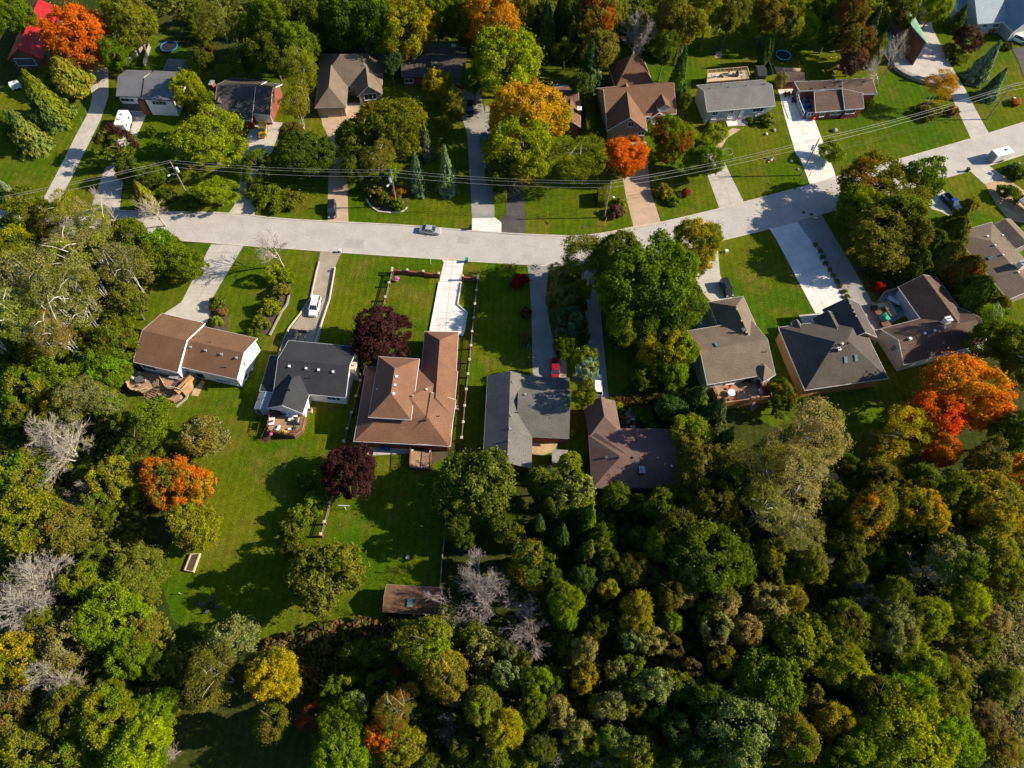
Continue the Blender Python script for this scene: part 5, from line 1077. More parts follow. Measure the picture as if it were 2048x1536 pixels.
for x in (-1.7, 2.4):
    for y in (-.95, .95): mb = MB(); mb.tube((x, y-.14, .42), (x, y+.14, .42), .42, n=16); mb.build('wheel', 'rubber', r, True)
p = W('h', 785, 625, .8); r = thing('dump_trailer', 'brown open box trailer between truck and striped table', 'trailer', (p.x, p.y, 0), rz); mb = MB()
mb.box((0, 0, .75), (3.4, 1.4, .1)); [mb.box((0, s_*.7, 1.05), (3.4, .06, .6)) for s_ in (-1, 1)]; [mb.box((s_*1.7, 0, 1.05), (.06, 1.4, .6)) for s_ in (-1, 1)]; mb.box((0, 0, 1.25), (.06, 1.4, .5)); mb.build('box', 'light_wood', r, True)
for y in (-.8, .8): mb = MB(); mb.tube((0, y-.1, .34), (0, y+.1, .34), .34, n=14); mb.build('wheel', 'rubber', r, True)
# stone patio by the mauve house
pave('patio', 'stone_gravel', .03, (1660, 990), (1745, 1000), (1745, 1110), (1662, 1125), k='E')
table('E', 1720, 1002, 0, 0, (1.0, 1.0), 'c_teal', 'round teal table on the stone patio', True); chair('E', 1682, 998, 0, 0, 'c_tan', 'tan chair left of the round teal table'); chair('E', 1700, 1040, 0, 1.6, 'c_tan', 'tan chair below the round teal table'); sofa('E', 1730, 1045, 0, 3.1, 1.3, 'c_grey', 'grey bench on the stone patio'); grill('E', 1725, 1108, 0, 1.5, 'grey barbecue at the bottom of the stone patio', 'c_grey')
# trampolines, swing, pen, sitting ring, planter
def trampoline(k, X, Y, rr, mt, label):
    p = W(k, X, Y, .8); r = thing('trampoline', label, 'trampoline', (p.x, p.y, 0)); mb = MB(); mb.tube((0, 0, .78), (0, 0, .8), rr*.86, n=32); mb.build('mat', 'c_black', r, True)
    mb = MB(); mb.torus((0, 0, .82), rr*.93, .13*rr/2, 36, 6); mb.build('pad', mt, r, True, smooth=True)
    for i in range(6): a_ = i*math.pi/3; mb = MB(); mb.tube((math.cos(a_)*rr, math.sin(a_)*rr, 0), (math.cos(a_)*rr, math.sin(a_)*rr, 2.3 if i % 2 else .8), .03, n=6); mb.build('leg', 'steel', r, True)
trampoline('C', 640, 322, 2.05, 'c_sky', 'round trampoline with light blue rim on the bungalow side lawn'); trampoline('A', 988, 272, 2.2, 'c_blue', 'round trampoline with dark blue rim behind the white walled house')
p = W('C', 930, 345); r = thing('swing_set', 'metal swing set on the shaded back lawn', 'swing set', (p.x, p.y, 0), .25); h_ = 2.4
mb = MB(); mb.tube((-2, 0, h_), (2, 0, h_), .06, n=8); mb.build('beam', 'c_grey', r, True)
for x in (-2, 2):
    for y in (-1.1, 1.1): mb = MB(); mb.tube((x, y, 0), (x, 0, h_), .05, n=6); mb.build('leg', 'c_grey', r, True)
for x in (-.8, .8):
    mb = MB(); mb.box((x, 0, .5), (.45, .2, .04)); mb.tube((x-.2, 0, .5), (x-.2, 0, h_), .015, n=4); mb.tube((x+.2, 0, .5), (x+.2, 0, h_), .015, n=4); mb.build('swing', 'c_yellow', r, True)
p = W('C', 965, 420); r = thing('play_tower', 'play tower with yellow slide beside the swing set', 'play tower', (p.x, p.y, 0), .1)
for x in (-1, 1):
    for y in (-1, 1): mb = MB(); mb.box((x, y, 1.6), (.12, .12, 3.2)); mb.build('post', 'brown_wood', r, True)
mb = MB(); mb.box((0, 0, 1.4), (2.1, 2.1, .1)); mb.build('platform', 'brown_wood', r, True); mb = MB(); mb.solid([Vector((-1.2, -1.2, 2.9)), Vector((1.2, -1.2, 2.9)), Vector((1.2, 0, 3.6)), Vector((-1.2, 0, 3.6))], .06); mb.solid([Vector((-1.2, 1.2, 2.9)), Vector((-1.2, 0, 3.6)), Vector((1.2, 0, 3.6)), Vector((1.2, 1.2, 2.9))], .06); mb.build('canopy', 'c_dkgrey', r, True)
mb = MB(); mb.box((-2.1, .2, .75), (2.6, .55, .06), 0, ('Y', -.55)); mb.box((-2.1, .48, .85), (2.6, .05, .2), 0, ('Y', -.55)); mb.box((-2.1, -.08, .85), (2.6, .05, .2), 0, ('Y', -.55)); mb.build('slide', 'c_yellow', r, True)
run('dog_pen', 'weathered fence pen behind the white walled house', 'fence', 'A', [(745, 395), (790, 335), (865, 275), (882, 280), (848, 390)], 1.3, .1, 'weathered')
run('wire_fence', 'thin dark fence line between the two back lawns', 'fence', 'd', [(740, 60), (800, 170), (870, 340), (895, 430), (925, 520)], 1.2, .08, 'c_dkgrey')
p = W('C', 250, 318); r = thing('fire_pit', 'small fire pit with dark chairs on the bungalow back lawn', 'fire pit', (p.x, p.y, 0)); mb = MB(); mb.torus((0, 0, .18), .5, .16, 18, 6); mb.build('ring', 'stone', r, True)
chair('C', 235, 318, 0, 0, 'c_black', 'black chair left of the small fire pit'); chair('C', 248, 300, 0, 4.7, 'c_black', 'black chair behind the small fire pit')
for i, (X, Y, a_, lb) in enumerate(((1168, 598, 0, 'left'), (1218, 575, 4.7, 'upper'), (1245, 612, 3.1, 'right'), (1192, 640, 1.5, 'lower'))): chair('G', X, Y, 0, a_, 'c_dkgrey', 'dark wooden chair on the %s side of the lawn fire ring' % lb)
p = W('G', 1210, 605); mb = MB(); mb.torus((p.x, p.y, .15), .5, .15, 18, 6); tag(mb.build('fire_ring', 'c_black', smooth=True), 'dark fire ring amid four chairs in the tree shadow', 'fire ring')
P_ = [W('G', X, Y) for X, Y in ((1100, 315), (1150, 310), (1112, 415), (1064, 405))]; r = thing('raised_planter', 'long narrow timber planter on the lower lawn', 'planter', tuple(P_[3])); mb = MB(); strip(mb, P_+P_[:1], .12, .12, 0, .5); mb.build('frame', 'light_wood', r); mb = MB(); mb.prism(P_, 0, .38); mb.build('soil', 'soil', r)
p = W('H', 52, 55); r = thing('clothes_pole', 'white T shaped clothes pole on the lower lawn', 'clothes pole', (p.x, p.y, 0)); mb = MB(); mb.tube((0, 0, 0), (0, 0, 2.1), .06); mb.build('shaft', 'c_white', r, True); mb = MB(); mb.box((0, 0, 2.1), (2.0, .08, .08)); mb.build('bar', 'c_white', r, True)
p = W('f', 690, 205); r = thing('basketball_hoop', 'dark basketball hoop at the black roofed garage', 'basketball hoop', (p.x, p.y, 0)); mb = MB(); mb.tube((0, 0, 0), (0, .3, 3.0), .07); mb.build('post', 'c_black', r, True); mb = MB(); mb.box((0, .6, 3.2), (1.7, .06, 1.1)); mb.build('backboard', 'c_black', r, True); mb = MB(); mb.torus((0, .95, 3.0), .23, .02, 16, 4); mb.build('ring', 'c_orange', r, True)
p = W('q', 80, 900, .4); r = thing('picnic_bench', 'pale slatted bench on the curved concrete drive', 'bench', (p.x, p.y, 0)); mb = MB(); [mb.box((0, -.5+i*.25, .75), (1.6, .2, .05)) for i in range(5)]; mb.build('tabletop', 'light_wood', r, True); [(mb := MB(), mb.box((s_*.6, 0, .37), (.1, 1.0, .72)), mb.build('leg', 'light_wood', r, True)) for s_ in (-1, 1)]
p = W('c', 1505, 705, 1.2); sofa('c', 1505, 710, 1.15, -1.6, 1.9, 'c_red', 'bright red cushioned bench on the porch of the brown gabled house')
p = W('c', 385, 395, 1.0); r = thing('swimming_pool', 'white framed above ground pool behind the small brown house', 'pool', (p.x, p.y, 0), .02); mb = MB(); [mb.box((s_*2.7, 0, .6), (.12, 3.0, 1.2)) for s_ in (-1, 1)]; [mb.box((0, s_*1.5, .6), (5.4, .12, 1.2)) for s_ in (-1, 1)]; mb.build('frame', 'c_white', r, True); mb = MB(); mb.box((0, 0, .55), (5.2, 2.9, 1.0)); mb.build('cover', 'c_sky', r, True)
# ---------------------------------------------------------------- trees
def leaf_mesh(name, c, n, size, rnd, mt, asp=.62, extra=None):
    """one rhombic leaf spray per centre c with normal n"""
    N = len(c); rs = np.random.RandomState(N % 9973)
    n = n/np.maximum(np.linalg.norm(n, axis=1, keepdims=True), 1e-6)
    t = rs.normal(size=(N, 3)); t -= (t*n).sum(1, keepdims=True)*n; t /= np.linalg.norm(t, axis=1, keepdims=True)
    b = np.cross(n, t); s = size[:, None]
    v = np.empty((N, 4, 3)); v[:, 0] = c-t*s; v[:, 1] = c+b*s*asp+n*s*.15; v[:, 2] = c+t*s; v[:, 3] = c-b*s*asp+n*s*.15
    v = v.reshape(-1, 3); me = bpy.data.meshes.new(name)
    me.vertices.add(len(v)); me.vertices.foreach_set('co', v.astype(np.float32).ravel())
    me.loops.add(4*N); me.loops.foreach_set('vertex_index', np.arange(4*N, dtype=np.int32))
    me.polygons.add(N); me.polygons.foreach_set('loop_start', np.arange(0, 4*N, 4, dtype=np.int32)); me.polygons.foreach_set('loop_total', np.full(N, 4, np.int32))
    at = me.attributes.new('rnd', 'FLOAT', 'FACE'); at.data.foreach_set('value', rnd.astype(np.float32))
    me.materials.append(MT[mt]); me.update(calc_edges=True); return me
def rdir(rs, n):
    d = rs.normal(size=(n, 3)); return d/np.linalg.norm(d, axis=1, keepdims=True)
def crown_lobed(seed, n_lobe, n_clump, n_leaf, leaf, lobe_r=.5, clump_r=.2, spread=.55, zs=1.0, top=0.0, mt='leaf', loose=.25, low=-.55):
    """crown of radius about 1: lobes carry leaf clumps, clumps carry sprays"""
    rs = np.random.RandomState(seed)
    ld = rdir(rs, n_lobe*3); ld = ld[ld[:, 2] > low][:n_lobe]
    lc = ld*spread*rs.uniform(.65, 1.1, (len(ld), 1)); lc = np.vstack([lc, [[0, 0, .1]]]); lr = lobe_r*rs.uniform(.7, 1.15, len(lc))
    lc[:, 2] = lc[:, 2]*zs+top
    C, Dn = [], []
    tries = 0
    while len(C) < n_clump and tries < n_clump*30:
        tries += 1; i = rs.randint(len(lc)); d = rdir(rs, 1)[0]; p = lc[i]+d*lr[i]*np.array([1, 1, zs])*rs.uniform(.82, 1.08)
        dist = np.linalg.norm((p-lc)/np.array([1, 1, zs]), axis=1)/lr
        if (dist < .78).any() or p[2] < low*zs*1.1: continue
        C.append(p); Dn.append(d)
    C = np.array(C); Dn = np.array(Dn); cr = clump_r*rs.uniform(.6, 1.35, len(C)); crn = rs.uniform(0, 1, len(C))
    k = rs.choice(len(C), n_leaf, p=(cr**2)/(cr**2).sum())
    d = rdir(rs, n_leaf)+Dn[k]*.55+np.array([0, 0, .25]); d /= np.linalg.norm(d, axis=1, keepdims=True)
    pos = C[k]+d*cr[k][:, None]*rs.uniform(.55, 1.12, (n_leaf, 1))*np.array([1, 1, .85])
    st = rs.rand(n_leaf) < .16; pos[st] += rs.normal(size=(st.sum(), 3))*.07
    nn = d+rs.normal(size=(n_leaf, 3))*(.35+loose)
    r = np.clip(.5*crn[k]+.5*rs.rand(n_leaf), 0, 1)
    return leaf_mesh('crown', pos, nn, leaf*rs.uniform(.6, 1.4, n_leaf), r, mt), C
def crown_conifer(seed, n_lv, n_leaf_br, leaf, droop=.25, power=.85, mt='needle'):
    """unit cone: height 0..1, radius 1 at the skirt, whorls of drooping branches"""
    rs = np.random.RandomState(seed); P_, N_, S_, R_ = [], [], [], []
    for i in range(n_lv):
        z = .04+.93*(i/(n_lv-1))**.95; rad = (1-z)**power*rs.uniform(.85, 1.08)+.03; nb = max(4, int(6+9*(1-z)))
        for j in range(nb):
            a_ = 2*math.pi*(j+rs.rand()*.8)/nb; L = rad*rs.uniform(.6, 1.22); nl = int(n_leaf_br*(.25+L)); br = rs.rand()
            t = rs.uniform(.25, 1, nl)**.7; wd = (1-t*.75)*.16*(.4+L)
            zz = z*1.0-droop*.16*t*L*1.6+.02*rs.normal(size=nl)*.5
            off = rs.normal(size=nl)*wd; ca, sa = math.cos(a_), math.sin(a_)
            P_.append(np.stack([ca*L*t-sa*off, sa*L*t+ca*off, zz], 1)); N_.append(np.stack([np.full(nl, ca*.7), np.full(nl, sa*.7), np.full(nl, .75)], 1)+rs.normal(size=(nl, 3))*.4)
            S_.append(np.full(nl, leaf)*rs.uniform(.7, 1.3, nl)); R_.append(np.clip(.5*br+.5*rs.rand(nl)+(t-.6)*.5, 0, 1))
    return leaf_mesh('crown', np.vstack(P_), np.vstack(N_), np.concatenate(S_), np.concatenate(R_), mt, asp=.4)
def crown_cedar(seed, n_leaf, leaf):
    """narrow flame shaped crown, height 0..1, radius 1"""
    rs = np.random.RandomState(seed); z = rs.beta(1.3, 1.6, n_leaf); a_ = rs.uniform(0, 2*math.pi, n_leaf)
    prof = np.sin(np.clip((z+.12)/1.12, 0, 1)*math.pi)**.6*(1-z*.45)
    fl = 1+.14*np.sin(a_*5+z*9)+.10*np.sin(a_*9-z*23+2)+.08*np.sin(z*60+a_*3)
    r = prof*fl*rs.uniform(.78, 1.05, n_leaf); pos = np.stack([np.cos(a_)*r, np.sin(a_)*r, z], 1)
    nn = np.stack([np.cos(a_), np.sin(a_), np.full(n_leaf, .5)], 1)+rs.normal(size=(n_leaf, 3))*.45
    return leaf_mesh('crown', pos, nn, leaf*rs.uniform(.6, 1.3, n_leaf), rs.rand(n_leaf), 'needle', asp=.45)
def branch_mesh(name, segs, mt, n=4):
    """segs: (p0, p1, r0, r1) arrays -> one mesh of tapering limbs"""
    p0 = np.array([s[0] for s in segs]); p1 = np.array([s[1] for s in segs]); r0 = np.array([s[2] for s in segs]); r1 = np.array([s[3] for s in segs])
    d = p1-p0; d /= np.maximum(np.linalg.norm(d, axis=1, keepdims=True), 1e-9); up = np.where(np.abs(d[:, 2:3]) > .9, [[1., 0, 0]], [[0, 0, 1.]])
    x = np.cross(up, d); x /= np.linalg.norm(x, axis=1, keepdims=True); y = np.cross(d, x); V = []
    for k in range(n):
        a_ = 2*math.pi*k/n; V.append(p0+(x*math.cos(a_)+y*math.sin(a_))*r0[:, None])
    for k in range(n):
        a_ = 2*math.pi*k/n; V.append(p1+(x*math.cos(a_)+y*math.sin(a_))*r1[:, None])
    V = np.stack(V, 1).reshape(-1, 3); N = len(segs); me = bpy.data.meshes.new(name)
    f = np.array([[k, (k+1) % n, n+(k+1) % n, n+k] for k in range(n)]); F = (f[None]+(np.arange(N)*2*n)[:, None, None]).reshape(-1)
    me.vertices.add(len(V)); me.vertices.foreach_set('co', V.astype(np.float32).ravel()); me.loops.add(len(F)); me.loops.foreach_set('vertex_index', F.astype(np.int32))
    me.polygons.add(N*n); me.polygons.foreach_set('loop_start', np.arange(0, 4*N*n, 4, dtype=np.int32)); me.polygons.foreach_set('loop_total', np.full(N*n, 4, np.int32))
    me.polygons.foreach_set('use_smooth', [True]*(N*n))
    me.materials.append(MT[mt]); me.update(calc_edges=True); return me
def grow(seed, levels, nsub, spread, len0, r0, lean=.0, up=.25, shrink=.68, curve=.18, start=None, rmin=.012, split_lo=.25):
    rs = random.Random(seed); segs = []; tips = []
    def br(p, d, L, r, lv):
        n = 4 if lv < 2 else (3 if lv < 4 else 2); q = p; dd = d.copy(); pts = [(q.copy(), dd.copy(), r)]
        for i in range(n):
            dd = (dd+Vector((rs.gauss(0, curve), rs.gauss(0, curve), rs.gauss(0, curve)+up*.12))).normalized(); q2 = q+dd*L/n; ra = max(r*(1-.6*i/n), rmin); rb = max(r*(1-.6*(i+1)/n), rmin*.7)
            segs.append((tuple(q), tuple(q2), ra, rb)); q = q2; pts.append((q.copy(), dd.copy(), rb))
        if lv >= levels: tips.append(q); return
        for j in range(nsub[min(lv, len(nsub)-1)]):
            t = split_lo+(1-split_lo)*(j+.6*rs.random())/nsub[min(lv, len(nsub)-1)]; k = min(int(t*n), n-1); f = t*n-k
            bp = pts[k][0].lerp(pts[k+1][0], min(f, 1)); bd = pts[k][1]; ax = Vector((rs.gauss(0, 1), rs.gauss(0, 1), rs.gauss(0, 1))).cross(bd)
            if ax.length < .01: continue
            nd = (Matrix.Rotation(spread*rs.uniform(.6, 1.25), 3, ax.normalized()) @ bd).normalized()
            br(bp, nd, L*shrink*rs.uniform(.75, 1.1)*(1.05-.35*t), pts[k][2]*.42, lv+1)
    br(Vector(start or (0, 0, 0)), Vector((lean, 0, 1)).normalized(), len0, r0, 0); return segs, tips
def trunk_proto(name, mt, seed, multi=1, limbs=7, r=.075):
    """trunk plus main limbs: height 0..1.6 (crown centre at 1), crown radius 1"""
    rs = random.Random(seed); segs = []
    for m_ in range(multi):
        a0 = 2*math.pi*m_/multi+rs.random(); b = Vector((math.cos(a0)*.06, math.sin(a0)*.06, 0))*(multi > 1); p = b.copy(); tip = Vector((math.cos(a0)*.3*(multi > 1)+rs.gauss(0, .06), math.sin(a0)*.3*(multi > 1)+rs.gauss(0, .06), 1.35))
        k = 6; prev = p
        for i in range(1, k+1):
            q = b.lerp(tip, i/k)+Vector((rs.gauss(0, .02), rs.gauss(0, .02), 0)); segs.append((tuple(prev), tuple(q), r*(1-.75*(i-1)/k)/multi**.4, r*(1-.75*i/k)/multi**.4)); prev = q
            if i >= 3:
                for _ in range(max(1, limbs//multi//3)):
                    a_ = rs.uniform(0, 6.28); e = q+Vector((math.cos(a_)*rs.uniform(.5, .8), math.sin(a_)*rs.uniform(.5, .8), rs.uniform(.1, .35))); mid = q.lerp(e, .5)+Vector((0, 0, .04))
                    segs += [(tuple(q), tuple(mid), r*.4, r*.25), (tuple(mid), tuple(e), r*.25, r*.07)]
    return branch_mesh(name, segs, mt, 6)
mat('grey_twig', (.46, .40, .34), (.34, .3, .26), 2, 3, .9); mat('mauve_twig', (.38, .33, .32), (.28, .24, .23), 2, 3, .9); mat('ash_twig', (.44, .40, .33), (.32, .285, .235), 2, 3, .9)
CR = {}
def proto(k, fn):
    if k not in CR: CR[k] = fn()
    return CR[k]
BIG = [crown_lobed(11+i, 8, 330, 40000, .0245, .54, .115, .48, .92, loose=.35)[0] for i in range(3)]
MID = [crown_lobed(31+i, 6, 170, 20000, .032, .56, .145, .43, .95, loose=.4)[0] for i in range(4)]
SML = [crown_lobed(51+i, 5, 75, 9000, .045, .6, .19, .38, .95, loose=.4)[0] for i in range(4)]
BIRCH = [crown_lobed(71+i, 10, 190, 12000, .024, .42, .15, .62, 1.0, loose=.6)[0] for i in range(3)]
OAK = [crown_lobed(81+i, 11, 320, 32000, .030, .42, .095, .62, .85, loose=.1)[0] for i in range(2)]
LOC = [crown_lobed(91, 12, 260, 26000, .026, .38, .11, .66, .55, loose=.3)[0]]
SHR = [crown_lobed(101+i, 6, 40, 3000, .085, .5, .24, .5, .8, low=-.2)[0] for i in range(4)]
SPR = [crown_conifer(111+i, 34, 60, .062, power=.9) for i in range(2)]
PIN = [crown_lobed(121+i, 7, 60, 7500, .045, .45, .2, .5, 1.1, mt='needle', loose=.5)[0] for i in range(2)]
CED = [crown_cedar(131+i, 9000, .075) for i in range(2)]
TRK = [trunk_proto('trunk', 'bark', 5+i) for i in range(3)]
WTRK = [trunk_proto('trunk', 'pale_bark', 15+i, 3+i, 9, .026) for i in range(3)]
def bare_proto(seed, mt, levels=4, nsub=(7, 6, 6, 3), spread=.58, up=.35, r0=.015, len0=.66, rmin=.0009, multi=1):
    segs = []
    for q in range(multi):
        s_, _ = grow(seed+q*17, levels, nsub, spread, len0, r0, lean=rnd_(seed+q), up=up, shrink=.62, rmin=rmin, curve=.1)
        if multi > 1:
            M_ = Matrix.Rotation(q*6.28/multi+.4, 3, 'Z') @ Matrix.Rotation((.1, .42, .26, .5, .34, .18)[q % 6], 3, 'Y')
            s_ = [(tuple(M_ @ Vector(a_)), tuple(M_ @ Vector(b_)), c_, d_) for a_, b_, c_, d_ in s_]
        segs += s_
    mx = max(s[1][2] for s in segs); rr_ = np.percentile([math.hypot(s[1][0], s[1][1]) for s in segs], 97); f_ = lambda c: (c[0]/rr_, c[1]/rr_, c[2]/mx)
    segs = [(f_(a_), f_(b_), c_/rr_, d_/rr_) for a_, b_, c_, d_ in segs]
    return branch_mesh('branches', segs, mt, 3)
def rnd_(s): return random.Random(s).uniform(-.15, .15)
BARE = {('a', i): bare_proto(201+i, 'ash_twig', multi=(1, 4, 6)[i]) for i in range(3)}
BARE.update({('b', i): bare_proto(261+i, 'pale_bark', levels=3, nsub=(7, 4, 3), spread=.38, r0=.055, len0=.9, rmin=.006) for i in range(2)})
BARE.update({('m', i): bare_proto(221+i, 'mauve_twig', multi=5+i, nsub=(7, 6, 6, 3), rmin=.0011) for i in range(2)})
BARE.update({('g', i): bare_proto(241+i, 'grey_twig', levels=3, nsub=(9, 8, 6), multi=1+i, rmin=.0012) for i in range(2)})
# leaf colours (albedo)
LC = dict(green=(.12, .165, .012), dgreen=(.085, .118, .016), bgreen=(.14, .22, .010), yg=(.20, .235, .012), yellow=(.38, .29, .014), gold=(.45, .24, .015), olive=(.18, .17, .030),
          dolive=(.13, .13, .025), sage=(.21, .225, .10), orange=(.48, .145, .015), rust=(.30, .085, .022), red=(.52, .055, .02), crimson=(.36, .02, .018), purple=(.075, .028, .035), dpurple=(.05, .02, .026),
          brown=(.17, .10, .045), buff=(.29, .265, .12), blue=(.17, .24, .21), spruce=(.09, .125, .055), dspruce=(.058, .095, .04), mauve=(.14, .09, .085), pink=(.5, .05, .26), lime=(.24, .30, .010), peach=(.5, .24, .09))
SPECIES = {'big': (BIG, TRK, .62, .50, 'broadleaf_tree'), 'mid': (MID, TRK, .6, .50, 'broadleaf_tree'), 'sml': (SML, TRK, .58, .52, 'broadleaf_tree'), 'birch': (BIRCH, WTRK, .62, .5, 'birch_tree'),
           'oak': (OAK, TRK, .6, .5, 'broadleaf_tree'), 'loc': (LOC, TRK, .68, .42, 'locust_tree'), 'pine': (PIN, TRK, .62, .5, 'pine_tree')}
NT = 0
def tree(sp, x, y, r, h, c1, c2, mix, label, group=None, cat='tree', up=0.0, nm_=None):
    """x, y: photo mark of the crown's middle; r: crown radius in photo pixels; h: height in metres"""
    global NT; NT += 1
    cr = random.Random(NT*13+5); jit = lambda c: tuple(v*cr.uniform(.88, 1.14)*k_ for v, k_ in zip(c, (1.08, 1.05, .7)))
    A_, B_ = jit(LC[c1]), jit(LC[c2]); rz = cr.uniform(0, 6.28)
    if sp not in ('shr', 'spr', 'ced'): h *= 1.18; r *= 1.1
    if sp in ('spr', 'ced'):
        p = P(x, y, h*.42); rm = r/mpp(x, y, h*.42)/1.0
        root = thing('spruce_tree' if sp == 'spr' else 'cedar_tree', label, cat, (p.x, p.y, 0), rz, group)
        me = cr.choice(SPR if sp == 'spr' else CED); z0 = .05*h
        c = bpy.data.objects.new('crown', me); COL.objects.link(c); c.parent = root; c.location = (0, 0, z0*.4); c.scale = (rm, rm, h*.98)
        t = bpy.data.objects.new('trunk', proto('ctrunk', lambda: branch_mesh('trunk', [((0, 0, 0), (0, 0, .95), .03, .004)], 'bark', 6))); COL.objects.link(t); t.parent = root; t.scale = (h*.6, h*.6, h)
    elif sp == 'shr':
        p = P(x, y, h*.45); rm = r/mpp(x, y, h*.45)
        root = thing('shrub', label, cat if cat != 'tree' else 'shrub', (p.x, p.y, 0), rz, group)
        c = bpy.data.objects.new('foliage', cr.choice(SHR)); COL.objects.link(c); c.parent = root; c.location = (0, 0, h*.3); c.scale = (rm, rm, h*.68)
    else:
        crs, trs, zc, zh, nm = SPECIES[sp]; zc_ = h*zc; p = P(x, y, zc_*1.05); rm = r/mpp(x, y, zc_*1.05)*1.02
        hh = min(h*zh, max(rm*1.25, h*.36)) if sp != 'birch' else min(h*.42, rm*.85)
        root = thing(nm_ or nm, label, cat, (p.x, p.y, 0), rz, group)
        c = bpy.data.objects.new('crown', cr.choice(crs)); COL.objects.link(c); c.parent = root; c.location = (0, 0, h-hh*.97); c.scale = (rm*cr.uniform(.9, 1.12), rm*cr.uniform(.88, 1.08), hh); c.rotation_euler = (cr.uniform(-.16, .16), cr.uniform(-.16, .16), 0)
        t = bpy.data.objects.new('trunk', cr.choice(trs)); COL.objects.link(t); t.parent = root; t.scale = (rm*.85, rm*.85, (h-hh)*.95) if sp != 'birch' else (rm*.8, rm*.8, (h-hh)*.86)
    c.color = (*A_, 1); c['tint_b'] = B_; c['tint_mix'] = mix; c['tint_up'] = up
    return root
def bare(kind, x, y, r, h, label, rz=0, cat='bare tree', pt=False):
    """x, y: mark of the trunk's foot; r: crown radius in photo pixels"""
    global NT; NT += 1
    p = P(x, y, 0); rm = r/mpp(x, y, h*.6)
    root = thing('bare_tree', label, cat, (p.x, p.y, 0), rz)
    c = bpy.data.objects.new('branches', BARE[kind]); COL.objects.link(c); c.parent = root; c.scale = (rm, rm, h); return root
